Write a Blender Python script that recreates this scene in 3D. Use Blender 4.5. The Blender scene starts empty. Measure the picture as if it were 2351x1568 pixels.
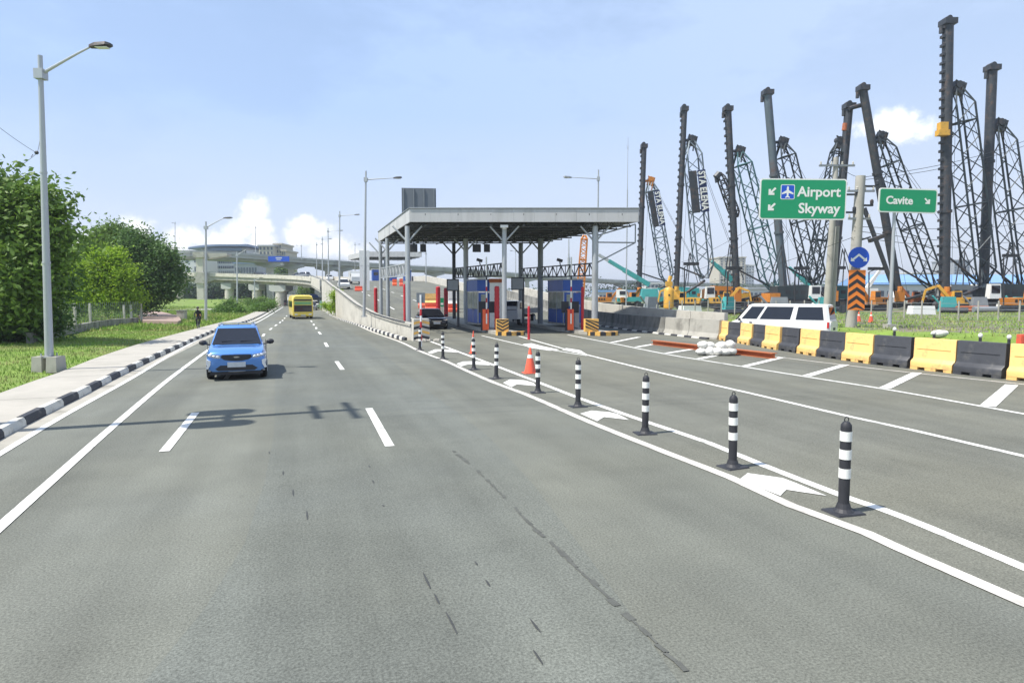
import bpy, bmesh, math, random
import numpy as np
from mathutils import Vector, Matrix
random.seed(7); rng = np.random.default_rng(7)
S = bpy.context.scene
COL = S.collection
# ------------------------------------------------------------------ camera
F = 1500.0; PITCH = math.atan(104/F); CAMZ = 2.5
cam_d = bpy.data.cameras.new('camera'); cam = bpy.data.objects.new('camera', cam_d); COL.objects.link(cam)
cam.location = (0, 0, CAMZ); cam.rotation_euler = (math.pi/2 - PITCH, 0, 0)
cam_d.sensor_width = 36; cam_d.lens = 36*F/2351; cam_d.clip_start = 0.1; cam_d.clip_end = 9000
S.camera = cam
S.view_settings.view_transform = 'Standard'; S.view_settings.look = 'None'
S.view_settings.exposure = 0.5; S.view_settings.gamma = 1; S.view_settings.use_curve_mapping = False
# ------------------------------------------------------------------ sun + sky
SUN_EL = math.radians(60); SUN_DIR = Vector((-0.93*math.cos(SUN_EL), -0.367*math.cos(SUN_EL), math.sin(SUN_EL)))
sd = bpy.data.lights.new('sun', 'SUN'); sd.energy = 4.6; sd.angle = math.radians(0.6); sd.color = (1.0, 0.955, 0.88)
sun = bpy.data.objects.new('sun', sd); COL.objects.link(sun); sun.location = (-60, -30, 90)
sun.rotation_euler = SUN_DIR.to_track_quat('Z', 'Y').to_euler()
W_ = bpy.data.worlds.new('World'); S.world = W_; W_.use_nodes = True
nt = W_.node_tree; nt.nodes.clear(); N = nt.nodes; Lk = nt.links
def ray(px, py):
    x = (px-1175.5)/F; u = (784-py)/F
    return Vector((x, math.cos(PITCH)+u*math.sin(PITCH), -math.sin(PITCH)+u*math.cos(PITCH)))
def G(px, py, z=0.0):
    d = ray(px, py); t = (z-CAMZ)/d.z
    return Vector((d.x*t, d.y*t, z))
def at(px, py, Y):
    d = ray(px, py); t = Y/d.y
    return Vector((d.x*t, Y, CAMZ+d.z*t))
def wm(op, a, b=None, c=None):
    n = N.new('ShaderNodeMath'); n.operation = op
    for i, v in enumerate((a, b, c)):
        if v is None: continue
        if isinstance(v, (int, float)): n.inputs[i].default_value = v
        else: Lk.new(v, n.inputs[i])
    return n.outputs[0]
def wmix(f, a, b):
    n = N.new('ShaderNodeMix'); n.data_type = 'RGBA'
    for sock, v in ((n.inputs[0], f), (n.inputs[6], a), (n.inputs[7], b)):
        if isinstance(v, (int, float)): sock.default_value = v
        elif isinstance(v, tuple): sock.default_value = (*v, 1)
        else: Lk.new(v, sock)
    return n.outputs[2]
def wmap(v, a, b, c, d, smooth=True):
    n = N.new('ShaderNodeMapRange'); n.interpolation_type = 'SMOOTHSTEP' if smooth else 'LINEAR'
    Lk.new(v, n.inputs[0])
    for i, q in enumerate((a, b, c, d)): n.inputs[i+1].default_value = q
    return n.outputs[0]
sky = N.new('ShaderNodeTexSky'); sky.sky_type = 'NISHITA'; sky.sun_disc = False
sky.sun_elevation = SUN_EL; sky.sun_rotation = math.atan2(SUN_DIR.x, SUN_DIR.y)
sky.air_density = 1.1; sky.dust_density = 1.4; sky.ozone_density = 1.6; sky.altitude = 0
tc = N.new('ShaderNodeTexCoord'); sx = N.new('ShaderNodeSeparateXYZ'); Lk.new(tc.outputs['Generated'], sx.inputs[0])
az = wm('ARCTAN2', sx.outputs[0], sx.outputs[1]); el = wm('ARCSINE', sx.outputs[2])
def wnoise(scale, detail, rough, stretch=(1, 1, 1)):
    mp = N.new('ShaderNodeMapping'); Lk.new(tc.outputs['Generated'], mp.inputs[0]); mp.inputs['Scale'].default_value = stretch
    n = N.new('ShaderNodeTexNoise'); Lk.new(mp.outputs[0], n.inputs[0]); n.inputs['Scale'].default_value = scale
    n.inputs['Detail'].default_value = detail; n.inputs['Roughness'].default_value = rough
    return n.outputs[0]
n_fine = wnoise(55, 6, 0.6); n_mid = wnoise(16, 5, 0.55); n_thin = wnoise(2.2, 6, 0.6, (1, 1, 2.6)); n_band = wnoise(5, 4, .5)
field = None
# cumulus heads: (px, py, radius x, radius y) turned into compass direction and elevation
for (px, py, rx, ry) in [(585, 480, 30, 30), (578, 505, 30, 28), (596, 525, 34, 26), (545, 532, 42, 26), (600, 560, 50, 35), (520, 560, 60, 35),
                         (450, 545, 36, 30), (418, 552, 40, 34), (400, 580, 70, 34), (310, 530, 40, 26), (290, 560, 60, 30), (200, 560, 55, 30),
                         (700, 515, 38, 28), (735, 530, 36, 26), (690, 545, 50, 30), (760, 570, 65, 32), (820, 585, 60, 28),
                         (2050, 278, 55, 26), (2090, 300, 60, 26), (2010, 290, 40, 20)]:
    d = ray(px, py).normalized(); a0 = math.atan2(d.x, d.y); e0 = math.asin(d.z)
    q = wm('SQRT', wm('ADD', wm('POWER', wm('MULTIPLY', wm('SUBTRACT', az, a0), F/rx/1.15), 2.0), wm('POWER', wm('MULTIPLY', wm('SUBTRACT', el, e0), F/ry/1.1), 2.0)))
    b = wm('SUBTRACT', 1.0, q)
    field = b if field is None else wm('MAXIMUM', field, b)
# horizon band of cumulus the whole way round
band = wm('SUBTRACT', wm('SUBTRACT', wm('MULTIPLY', n_mid, 2.6), 1.35), wm('MULTIPLY', wm('ABSOLUTE', wm('SUBTRACT', el, 0.05)), 9.0))
inframe = wmap(wm('ABSOLUTE', az), 0.6, 0.8, 1.0, 0.0)
band = wm('SUBTRACT', band, wm('MULTIPLY', inframe, 1.5))
field = wm('MAXIMUM', field, band)
dens = wm('ADD', field, wm('MULTIPLY', wm('SUBTRACT', n_fine, 0.5), 1.5))
dens = wm('ADD', dens, wm('MULTIPLY', wm('SUBTRACT', n_mid, 0.5), 0.9))
a_cum = wmap(dens, -0.10, 0.85, 0.0, 1.0)
a_cum = wm('MULTIPLY', a_cum, wmap(el, 0.012, 0.07, 0.35, 0.95))
shade = wmap(wm('ADD', dens, wm('MULTIPLY', el, 6.0)), 0.3, 1.5, 0.0, 1.0)
c_cum = wmix(shade, (0.86, 0.88, 0.93), (1.22, 1.22, 1.22))
skyS = N.new('ShaderNodeVectorMath'); skyS.operation = 'SCALE'; Lk.new(sky.outputs[0], skyS.inputs[0]); skyS.inputs['Scale'].default_value = 0.135
thin = wm('MULTIPLY', wmap(n_thin, 0.40, 0.68, 0.0, 1.0), 0.5)
veil = wm('ADD', thin, wmap(el, 0.0, 0.8, 0.92, 0.28, False))
veil = wm('MINIMUM', wm('ADD', veil, wmap(az, -0.3, 0.75, 0.0, 0.1)), 0.94)
vcol = wmix(wmap(el, 0.0, 0.26, 0.0, 1.0, False), (0.745, 0.80, 0.90), (0.455, 0.625, 0.95))
vcol = wmix(wmap(az, -0.35, 0.6, 0.0, 0.75), vcol, wmix(wmap(el, 0.0, 0.3, 0.0, 1.0, False), (0.71, 0.75, 0.83), (0.56, 0.69, 0.92)))
c0 = wmix(veil, skyS.outputs[0], vcol)
c1 = wmix(a_cum, c0, c_cum)
bg = N.new('ShaderNodeBackground'); Lk.new(c1, bg.inputs[0]); bg.inputs[1].default_value = 0.83
wo = N.new('ShaderNodeOutputWorld'); Lk.new(bg.outputs[0], wo.inputs[0])
# ------------------------------------------------------------------ materials
def mat(name, col, rough=0.6, metal=0.0, var=0.12, vs=3.0, bump=0.0, bs=40.0, spec=0.5, coat=0.0, dirt=None, ds=0.6, dth=(0.52, 0.7), stretch=(1, 1, 1), bd=0.01):
    m = bpy.data.materials.new(name); m.use_nodes = True; t = m.node_tree; n = t.nodes; l = t.links; p = n['Principled BSDF']
    p.inputs['Roughness'].default_value = rough; p.inputs['Metallic'].default_value = metal
    p.inputs['Specular IOR Level'].default_value = spec; p.inputs['Coat Weight'].default_value = coat
    tcn = n.new('ShaderNodeTexCoord'); mp = n.new('ShaderNodeMapping'); l.new(tcn.outputs['Object'], mp.inputs[0]); mp.inputs['Scale'].default_value = stretch
    nz = n.new('ShaderNodeTexNoise'); l.new(mp.outputs[0], nz.inputs[0]); nz.inputs['Scale'].default_value = vs; nz.inputs['Detail'].default_value = 6; nz.inputs['Roughness'].default_value = .6
    mr = n.new('ShaderNodeMapRange'); l.new(nz.outputs[0], mr.inputs[0])
    mr.inputs[1].default_value = .25; mr.inputs[2].default_value = .75; mr.inputs[3].default_value = 1-var; mr.inputs[4].default_value = 1+var
    mx = n.new('ShaderNodeVectorMath'); mx.operation = 'SCALE'; mx.inputs[0].default_value = col; l.new(mr.outputs[0], mx.inputs['Scale'])
    out = mx.outputs[0]
    if dirt:
        nd = n.new('ShaderNodeTexNoise'); l.new(mp.outputs[0], nd.inputs[0]); nd.inputs['Scale'].default_value = ds; nd.inputs['Detail'].default_value = 8; nd.inputs['Roughness'].default_value = .65
        rr = n.new('ShaderNodeMapRange'); l.new(nd.outputs[0], rr.inputs[0]); rr.inputs[1].default_value = dth[0]; rr.inputs[2].default_value = dth[1]
        mm = n.new('ShaderNodeMix'); mm.data_type = 'RGBA'; l.new(rr.outputs[0], mm.inputs[0]); l.new(out, mm.inputs[6]); mm.inputs[7].default_value = (*dirt, 1)
        out = mm.outputs[2]
    l.new(out, p.inputs['Base Color'])
    if bump:
        nb = n.new('ShaderNodeTexNoise'); l.new(tcn.outputs['Object'], nb.inputs[0]); nb.inputs['Scale'].default_value = bs; nb.inputs['Detail'].default_value = 4
        bu = n.new('ShaderNodeBump'); bu.inputs['Strength'].default_value = bump; bu.inputs['Distance'].default_value = bd; l.new(nb.outputs[0], bu.inputs['Height']); l.new(bu.outputs[0], p.inputs['Normal'])
    return m
def asphalt(name, base, cracks=True):
    m = mat(name, base, .88, var=.10, vs=.35, bump=.5, bs=90, spec=.3, bd=.006)
    t = m.node_tree; n = t.nodes; l = t.links; p = n['Principled BSDF']
    src = p.inputs['Base Color'].links[0].from_socket
    tcn = [x for x in n if x.type == 'TEX_COORD'][0]
    def noise(scale, det, st=(1, 1, 1)):
        mp = n.new('ShaderNodeMapping'); l.new(tcn.outputs['Object'], mp.inputs[0]); mp.vector_type = 'TEXTURE'; mp.inputs['Scale'].default_value = tuple(1/q for q in st); mp.inputs['Rotation'].default_value = (0, 0, math.radians(18.5))
        q = n.new('ShaderNodeTexNoise'); l.new(mp.outputs[0], q.inputs[0]); q.inputs['Scale'].default_value = scale; q.inputs['Detail'].default_value = det; q.inputs['Roughness'].default_value = .6
        return q.outputs[0]
    def rng_(v, a, b, c, d):
        r = n.new('ShaderNodeMapRange'); l.new(v, r.inputs[0])
        for i, q in enumerate((a, b, c, d)): r.inputs[i+1].default_value = q
        return r.outputs[0]
    def mul(a, b):
        r = n.new('ShaderNodeMath'); r.operation = 'MULTIPLY'; l.new(a, r.inputs[0]); l.new(b, r.inputs[1]); return r.outputs[0]
    grain = rng_(noise(46, 3), .30, .70, .66, 1.36)
    fine = rng_(noise(120, 2), .3, .7, .80, 1.2)
    streak = rng_(noise(.9, 4, (1, .07, 1)), .3, .7, .85, 1.13)       # long wear tracks along the lanes
    spots = rng_(noise(3.5, 6), .66, .76, 1.0, .70)                   # oil spots
    wheel = rng_(noise(.55, 3, (1, .02, 1)), .35, .65, .90, 1.08)
    blot = rng_(noise(.8, 6), .35, .65, .93, 1.07)
    f = mul(mul(mul(grain, fine), mul(streak, spots)), mul(wheel, blot))
    sc = n.new('ShaderNodeVectorMath'); sc.operation = 'SCALE'; l.new(src, sc.inputs[0]); l.new(f, sc.inputs['Scale'])
    big = rng_(noise(.13, 3), .4, .62, 0, 1)
    mm = n.new('ShaderNodeMix'); mm.data_type = 'RGBA'; mm.blend_type = 'MULTIPLY'; l.new(big, mm.inputs[0]); l.new(sc.outputs[0], mm.inputs[6]); mm.inputs[7].default_value = (1.04, 1.02, .97, 1)
    l.new(mm.outputs[2], p.inputs['Base Color'])
    return m
M = {}
M['asphalt'] = asphalt('asphalt_main', (.139, .145, .124))
M['asphalt2'] = asphalt('asphalt_toll', (.140, .142, .118))
M['patch'] = asphalt('asphalt_newer', (.131, .140, .124))
M['tar'] = mat('tar', (.045, .047, .045), .7, var=.3, vs=8)
M['paint'] = mat('road_paint', (.74, .73, .68), .65, var=.10, vs=9, dirt=(.25, .25, .225), ds=3.4, dth=(.52, .74))
M['paint_old'] = mat('old_road_paint', (.62, .59, .53), .7, var=.10, vs=5, dirt=(.33, .31, .28), ds=2.2, dth=(.46, .72))
M['walk'] = mat('sidewalk_concrete', (.40, .375, .325), .9, var=.10, vs=1.4, bump=.3, bs=30, dirt=(.27, .26, .22), ds=.7, dth=(.5, .75))
M['gutter'] = mat('gutter_concrete', (.37, .35, .30), .9, var=.12, vs=2, dirt=(.2, .19, .16), ds=1.1)
M['kerb_w'] = mat('kerb_white', (.60, .585, .53), .8, var=.10, vs=6, dirt=(.25, .24, .2), ds=2.4, dth=(.52, .72))
M['kerb_b'] = mat('kerb_black', (.035, .037, .045), .7, var=.3, vs=7, dirt=(.16, .155, .14), ds=3, dth=(.56, .74))
M['conc'] = mat('concrete', (.40, .385, .335), .88, var=.13, vs=.9, bump=.25, bs=22, dirt=(.23, .22, .19), ds=.8)
M['conc_l'] = mat('concrete_light', (.55, .525, .455), .88, var=.10, vs=.8, bump=.2, bs=22, dirt=(.33, .31, .26), ds=.9, dth=(.5, .75))
M['conc_d'] = mat('concrete_stained', (.25, .245, .22), .9, var=.22, vs=1.5, bump=.3, bs=18, dirt=(.09, .09, .08), ds=1.2, dth=(.45, .68), stretch=(1, 1, .4))
M['far_conc'] = mat('flyover_concrete', (.42, .435, .405), .9, var=.10, vs=.25, dirt=(.24, .24, .22), ds=.15)
M['galv'] = mat('galvanised_steel', (.46, .48, .49), .45, .35, var=.10, vs=2, dirt=(.30, .29, .27), ds=1.5, dth=(.58, .8), stretch=(1, 1, .3))
M['steel_g'] = mat('grey_steel', (.25, .27, .28), .5, .2, var=.12, vs=2)
M['steel_m'] = mat('blue_grey_steel', (.10, .13, .15), .5, .2, var=.2, vs=1, dirt=(.12, .08, .07), ds=.5)
M['truss'] = mat('dark_truss', (.075, .08, .078), .6, .1, var=.2, vs=1)
M['seam'] = mat('road_seam', (.085, .088, .078), .9, var=.3, vs=6)
M['steel_d'] = mat('dark_steel', (.050, .055, .062), .5, .3, var=.25, vs=2, dirt=(.13, .09, .07), ds=1.6)
M['black'] = mat('black_rubber', (.028, .029, .034), .6, var=.2, vs=5)
M['white'] = mat('white_paint', (.80, .80, .77), .4, var=.03, vs=3)
M['refl'] = mat('reflective_white', (.82, .82, .76), .35, var=.05, vs=8)
M['yellow'] = mat('yellow_plastic', (.88, .56, .19), .45, var=.08, vs=2.4, dirt=(.50, .31, .14), ds=2.6, dth=(.52, .72))
M['blackpl'] = mat('black_plastic', (.050, .052, .058), .5, var=.2, vs=3, dirt=(.14, .135, .12), ds=2.2, dth=(.55, .78))
M['oyellow'] = mat('yellow_paint', (.82, .47, .11), .6, var=.1, vs=4, dirt=(.4, .25, .1), ds=3)
M['orange'] = mat('orange_plastic', (.87, .13, .035), .45, var=.08, vs=3)
M['cone'] = mat('cone_orange', (.85, .12, .06), .5, var=.12, vs=5, dirt=(.45, .12, .08), ds=4)
M['red'] = mat('red_paint', (.52, .02, .03), .5, var=.12, vs=4, dirt=(.35, .05, .05), ds=3)
M['bluep'] = mat('booth_blue', (.02, .095, .42), .35, var=.10, vs=3)
M['fascia'] = mat('light_grey_cladding', (.52, .52, .51), .5, var=.04, vs=.5, dirt=(.40, .40, .385), ds=1.1, dth=(.48, .72), stretch=(1, 1, .12))
M['soffit'] = mat('roof_soffit', (.13, .13, .125), .7, var=.15, vs=1)
M['board'] = mat('board_back', (.17, .19, .21), .6, .2, var=.08, vs=1)
M['green'] = mat('sign_green', (.006, .30, .125), .4, var=.04, vs=3)
M['sblue'] = mat('sign_blue', (.01, .09, .55), .4, var=.04, vs=3)
M['orange_s'] = mat('sign_orange', (.90, .24, .03), .45, var=.06, vs=4)
M['glass'] = mat('dark_glass', (.014, .016, .022), .03, 0, var=.1, vs=1, spec=.7)
M['bglass'] = mat('booth_glass', (.34, .36, .30), .1, 0, var=.35, vs=2.2, spec=.7)
M['chrome'] = mat('chrome', (.6, .6, .6), .15, 1, var=.02)
M['lamp'] = mat('headlamp', (.75, .77, .8), .12, .3, var=.15, vs=20)
M['redlamp'] = mat('tail_lamp', (.55, .02, .02), .2, var=.05)
M['tyre'] = mat('tyre', (.02, .02, .021), .8, var=.15, vs=6)
M['carblue'] = mat('blue_car_paint', (.10, .275, .68), .25, .3, var=.02, coat=.8)
M['carwhite'] = mat('white_car_paint', (.80, .80, .76), .3, var=.02, coat=.6)
M['carblack'] = mat('black_car_paint', (.012, .014, .022), .2, .2, var=.05, coat=.9)
M['cargrey'] = mat('grey_car_paint', (.22, .23, .25), .3, .3, var=.05, coat=.5)
M['busyellow'] = mat('bus_yellow', (.83, .64, .10), .35, var=.04, coat=.4)
M['plate'] = mat('number_plate', (.55, .58, .60), .5, var=.1, vs=20)
M['machine_o'] = mat('machine_orange', (.62, .22, .03), .55, var=.2, vs=1.2, dirt=(.28, .13, .06), ds=1.2, dth=(.52, .74))
M['machine_y'] = mat('machine_yellow', (.70, .38, .05), .5, var=.12, vs=1.2, dirt=(.25, .16, .07), ds=1.2)
M['teal'] = mat('teal_paint', (.06, .36, .35), .5, var=.12, vs=1, dirt=(.07, .2, .2), ds=1)
M['lat_g'] = mat('lattice_grey', (.14, .18, .21), .55, .1, var=.2, vs=.6)
M['lat_t'] = mat('lattice_teal', (.05, .13, .14), .55, .1, var=.25, vs=.5)
M['lat_d'] = mat('lattice_dark', (.030, .042, .048), .55, .1, var=.25, vs=.5)
M['rust'] = mat('rusty_steel', (.42, .125, .045), .8, var=.2, vs=3, dirt=(.24, .09, .05), ds=3)
M['bag'] = mat('white_sack', (.66, .65, .60), .8, var=.12, vs=6, bump=.5, bs=14, bd=.03, dirt=(.42, .40, .36), ds=3)
M['grass'] = mat('grass_ground', (.155, .235, .035), .95, var=.35, vs=.8, bump=.6, bs=12, bd=.05, dirt=(.17, .16, .07), ds=.22, dth=(.52, .68))
M['blade'] = mat('grass_blade', (.21, .35, .045), .8, var=.4, vs=1.3, dirt=(.33, .31, .12), ds=.35, dth=(.45, .62))
M['site'] = mat('site_ground', (.17, .15, .11), .95, var=.3, vs=.5, bump=.5, bs=6, bd=.08, dirt=(.10, .16, .04), ds=.18, dth=(.45, .6))
M['red_soil'] = mat('reddish_paving', (.33, .24, .20), .9, var=.12, vs=1)
M['bark'] = mat('bark', (.10, .075, .05), .9, var=.3, vs=6, bump=.5, bs=12, bd=.03)
M['wire'] = mat('cable', (.03, .03, .032), .6)
M['skin'] = mat('skin', (.30, .17, .11), .6, var=.05)
M['cloth_b'] = mat('dark_clothes', (.018, .018, .022), .9, var=.2, vs=8)
M['cloth_o'] = mat('orange_clothes', (.80, .36, .16), .8, var=.1, vs=8)
M['b_beige'] = mat('beige_facade', (.50, .46, .37), .8, var=.06, vs=.1)
M['b_white'] = mat('pale_facade', (.60, .61, .60), .8, var=.05, vs=.1)
M['b_grey'] = mat('grey_facade', (.36, .38, .40), .8, var=.06, vs=.1)
M['b_roof'] = mat('blue_grey_roof', (.13, .19, .30), .6, var=.08, vs=.1)
M['b_blue'] = mat('blue_roof', (.20, .35, .58), .6, var=.1, vs=.1)
M['b_win'] = mat('far_window', (.07, .09, .12), .3, var=.2, vs=.3)
M['teal_net'] = mat('green_net', (.05, .22, .19), .8, var=.2, vs=2)
def leafmat(name, col, tr=.3, var=.3):
    m = mat(name, col, .55, var=var, vs=.9, spec=.35)
    t = m.node_tree; n = t.nodes; l = t.links; p = n['Principled BSDF']; o = n['Material Output']
    src = p.inputs['Base Color'].links[0].from_socket
    tl = n.new('ShaderNodeBsdfTranslucent'); l.new(src, tl.inputs[0]); mx = n.new('ShaderNodeMixShader'); mx.inputs[0].default_value = tr
    l.new(p.outputs[0], mx.inputs[1]); l.new(tl.outputs[0], mx.inputs[2]); l.new(mx.outputs[0], o.inputs[0])
    return m
M['leaf_d'] = leafmat('leaf_dark', (.105, .190, .048), .28, .4)
M['leaf_m'] = leafmat('leaf_mid', (.150, .245, .045), .3, .4)
M['leaf_y'] = leafmat('leaf_bright', (.28, .42, .03), .42, .3)
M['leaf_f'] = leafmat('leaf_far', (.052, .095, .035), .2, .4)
M['bush'] = leafmat('bush_leaf', (.13, .24, .04), .3, .4)
# ------------------------------------------------------------------ mesh builder
def ident(): return Matrix.Identity(4)
class MB:
    def __init__(s): s.v = []; s.f = []
    def add(s, vs, fs):
        o = len(s.v); s.v += [tuple(p) for p in vs]; s.f += [tuple(i+o for i in f) for f in fs]; return s
    def box(s, c, d, rz=0, taper=1.0, rx=0, ry=0):
        R = Matrix.Rotation(rz, 3, 'Z') @ Matrix.Rotation(ry, 3, 'Y') @ Matrix.Rotation(rx, 3, 'X'); c = Vector(c); vs = []
        for z in (-1, 1):
            k = taper if z > 0 else 1
            for x, y in ((-1, -1), (1, -1), (1, 1), (-1, 1)): vs.append(c+R @ Vector((x*d[0]/2*k, y*d[1]/2*k, z*d[2]/2)))
        return s.add(vs, [(0, 3, 2, 1), (4, 5, 6, 7), (0, 1, 5, 4), (1, 2, 6, 5), (2, 3, 7, 6), (3, 0, 4, 7)])
    def tube(s, p0, p1, r0, r1=None, n=8, cap=True):
        r1 = r0 if r1 is None else r1; p0 = Vector(p0); p1 = Vector(p1); d = (p1-p0)
        if d.length < 1e-6: return s
        q = d.normalized().to_track_quat('Z', 'Y').to_matrix(); vs = []
        for p, r in ((p0, r0), (p1, r1)):
            for i in range(n):
                a = 2*math.pi*(i+.5)/n; vs.append(p+q @ Vector((r*math.cos(a), r*math.sin(a), 0)))
        fs = [(i, (i+1) % n, n+(i+1) % n, n+i) for i in range(n)]
        if cap: fs += [tuple(range(n-1, -1, -1)), tuple(range(n, 2*n))]
        return s.add(vs, fs)
    def path(s, pts, r, n=6):
        for a, b in zip(pts[:-1], pts[1:]): s.tube(a, b, r, r, n)
        return s
    def lathe(s, prof, c=(0, 0, 0), n=14):
        c = Vector(c); vs = []; fs = []
        for r, z in prof:
            for i in range(n):
                a = 2*math.pi*i/n; vs.append(c+Vector((r*math.cos(a), r*math.sin(a), z)))
        for k in range(len(prof)-1):
            for i in range(n): fs.append((k*n+i, k*n+(i+1) % n, (k+1)*n+(i+1) % n, (k+1)*n+i))
        fs += [tuple(range(n-1, -1, -1)), tuple(range((len(prof)-1)*n, len(prof)*n))]
        return s.add(vs, fs)
    def prism(s, poly, z0, z1):
        n = len(poly); z = lambda p, q: q if len(p) < 3 else p[2]+q
        vs = [(p[0], p[1], z(p, z0)) for p in poly]+[(p[0], p[1], z(p, z1)) for p in poly]
        return s.add(vs, [tuple(range(n-1, -1, -1)), tuple(range(n, 2*n))]+[(i, (i+1) % n, n+(i+1) % n, n+i) for i in range(n)])
    def extr(s, poly, p0, ax, ay, az_, depth):
        """outline in the plane (ax, ay) through p0, pushed along az_ by depth"""
        p0 = Vector(p0); n = len(poly)
        vs = [p0+ax*p[0]+ay*p[1] for p in poly]; vs += [v+az_*depth for v in vs]
        return s.add(vs, [tuple(range(n-1, -1, -1)), tuple(range(n, 2*n))]+[(i, (i+1) % n, n+(i+1) % n, n+i) for i in range(n)])
    def sheet(s, A, B):
        n = len(A)
        return s.add(list(A)+list(B), [(i, n+i, n+i+1, i+1) for i in range(n-1)])
    def loft(s, rings, cap=True, closed=True):
        n = len(rings[0]); vs = [p for r in rings for p in r]; fs = []
        for k in range(len(rings)-1):
            for i in range(n if closed else n-1): fs.append((k*n+i, k*n+(i+1) % n, (k+1)*n+(i+1) % n, (k+1)*n+i))
        if cap: fs += [tuple(range(n-1, -1, -1)), tuple(range((len(rings)-1)*n, len(rings)*n))]
        return s.add(vs, fs)
    def sphere(s, c, r, n=8, m=5):
        c = Vector(c); r = r if hasattr(r, '__len__') else (r, r, r); rings = []
        for j in range(m+1):
            t = math.pi*(j/m*.96+.02)
            rings.append([c+Vector((r[0]*math.sin(t)*math.cos(2*math.pi*i/n), r[1]*math.sin(t)*math.sin(2*math.pi*i/n), -r[2]*math.cos(t))) for i in range(n)])
        return s.loft(rings)
    def build(s, name, m, parent=None, smooth=False, world=False, fix=True):
        me = bpy.data.meshes.new(name); vs = s.v
        if parent is not None and world:
            inv = parent.matrix_basis.inverted()
            vs = [tuple(inv @ Vector(p)) for p in vs]
        me.from_pydata(vs, [], s.f); me.materials.append(m)
        if fix:
            b = bmesh.new(); b.from_mesh(me); bmesh.ops.recalc_face_normals(b, faces=b.faces); b.to_mesh(me); b.free()
        if smooth:
            me.polygons.foreach_set('use_smooth', [True]*len(me.polygons))
            try: me.set_sharp_from_angle(angle=math.radians(38))
            except Exception: pass
        o = bpy.data.objects.new(name, me); COL.objects.link(o)
        if parent is not None: o.parent = parent
        return o
def tag(o, label, cat, group=None):
    o['label'] = label; o['category'] = cat
    if group: o['group'] = group
    return o
def thing(name, label, cat, loc=(0, 0, 0), rz=0, group=None):
    o = bpy.data.objects.new(name, None); COL.objects.link(o); o.empty_display_size = .3
    o.location = loc; o.rotation_euler = (0, 0, rz); tag(o, label, cat, group)
    o.matrix_basis = Matrix.Translation(Vector(loc)) @ Matrix.Rotation(rz, 4, 'Z')
    return o
def struct(o): o['kind'] = 'structure'; return o
def stuff(o): o['kind'] = 'stuff'; return o
KIDS = {}
def copy_tree(o, loc=None, rz=None, label=None, parent=None):
    c = o.copy(); COL.objects.link(c); c.parent = parent
    if loc is not None: c.location = loc
    if rz is not None: c.rotation_euler = (0, 0, rz)
    if label: c['label'] = label
    for ch in [q for q in ALLK(o)]: copy_tree(ch, parent=c)
    return c
def ALLK(o): return [q for q in bpy.data.objects if q.parent == o]
def text_mesh(txt, size, m, name='lettering', bold=.0, spacing=1.0, align='LEFT'):
    c = bpy.data.curves.new('t', 'FONT'); c.body = txt; c.size = size; c.offset = bold; c.extrude = .004; c.align_x = align; c.space_character = spacing; c.resolution_u = 3
    o = bpy.data.objects.new('t', c); COL.objects.link(o); bpy.context.view_layer.update()
    me = bpy.data.meshes.new_from_object(o.evaluated_get(bpy.context.evaluated_depsgraph_get()))
    bpy.data.objects.remove(o); bpy.data.curves.remove(c)
    me.materials.clear(); me.materials.append(m); me.name = name
    return bpy.data.objects.new(name, me)
def ipt(ys, pts):
    pts = sorted(pts, key=lambda p: p[1]); Y = [p[1] for p in pts]; X = [p[0] for p in pts]
    return np.interp(ys, Y, X)
def smooth_poly(pts, step=1.0):
    """Catmull-Rom through the points, resampled"""
    P = [Vector(p) for p in pts]; P = [2*P[0]-P[1]]+P+[2*P[-1]-P[-2]]; out = []
    for i in range(1, len(P)-2):
        a, b, c, d = P[i-1:i+3]; n = max(2, int((c-b).length/step))
        for k in range(n):
            t = k/n; out.append(.5*((2*b)+(c-a)*t+(2*a-5*b+4*c-d)*t*t+(-a+3*b-3*c+d)*t**3))
    out.append(P[-2]); return out
def offs(pts, d):
    out = []
    for i, p in enumerate(pts):
        a = pts[max(0, i-1)]; b = pts[min(len(pts)-1, i+1)]; t = (b-a); t.z = 0; t.normalize()
        out.append(Vector((p.x+t.y*d, p.y-t.x*d, p.z)))
    return out
def ribbon(mb, pts, w, z):
    A = offs(pts, -w/2); B = offs(pts, w/2)
    mb.sheet([Vector((p.x, p.y, z(p) if callable(z) else z)) for p in A], [Vector((p.x, p.y, z(p) if callable(z) else z)) for p in B])
DIRV = Vector((-.32, .947, 0))
SS = [-100, 0, 42, 50, 60, 76, 114, 157, 200, 260, 400]; ZZ = [0, 0, 0, .12, .65, 1.95, 4.0, 6.1, 7.1, 7.4, 7.6]
def zr(x, y=None):
    if y is None: x, y = x.x, x.y
    return float(np.interp(-.32*x+.947*y, SS, ZZ))
# ================================================================== GROUND, ROADS
def GL(lst, z=0.0): return [G(x, y, z) for x, y in lst]
kerb_px = [(0, 1011), (37, 989), (128, 942), (195, 908), (262, 872), (344, 831), (397, 806), (500, 760), (545.7, 746), (575, 737), (604, 723), (633, 706)]
kb = GL(kerb_px); kb = [kb[0]+(kb[0]-kb[2])*(k/ (kb[0]-kb[2]).length) for k in (45, 25, 8)]+kb+[Vector((-69, 200, 0)), Vector((-133, 400, 0))]
kerb_line = smooth_poly(kb, 1.0)
walk_px = [(0, 902), (56, 881.6), (144, 852), (219, 822), (331, 786), (444, 756), (499, 742), (546, 731), (583, 716)]
wk = GL(walk_px, .15); wk = [wk[0]+(wk[0]-wk[3])*(k/(wk[0]-wk[3]).length) for k in (45, 20)]+wk+[Vector((-58, 153, .15)), Vector((-74, 205, .15)), Vector((-138, 400, .15))]
walk_line = smooth_poly(wk, 1.0)
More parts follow.
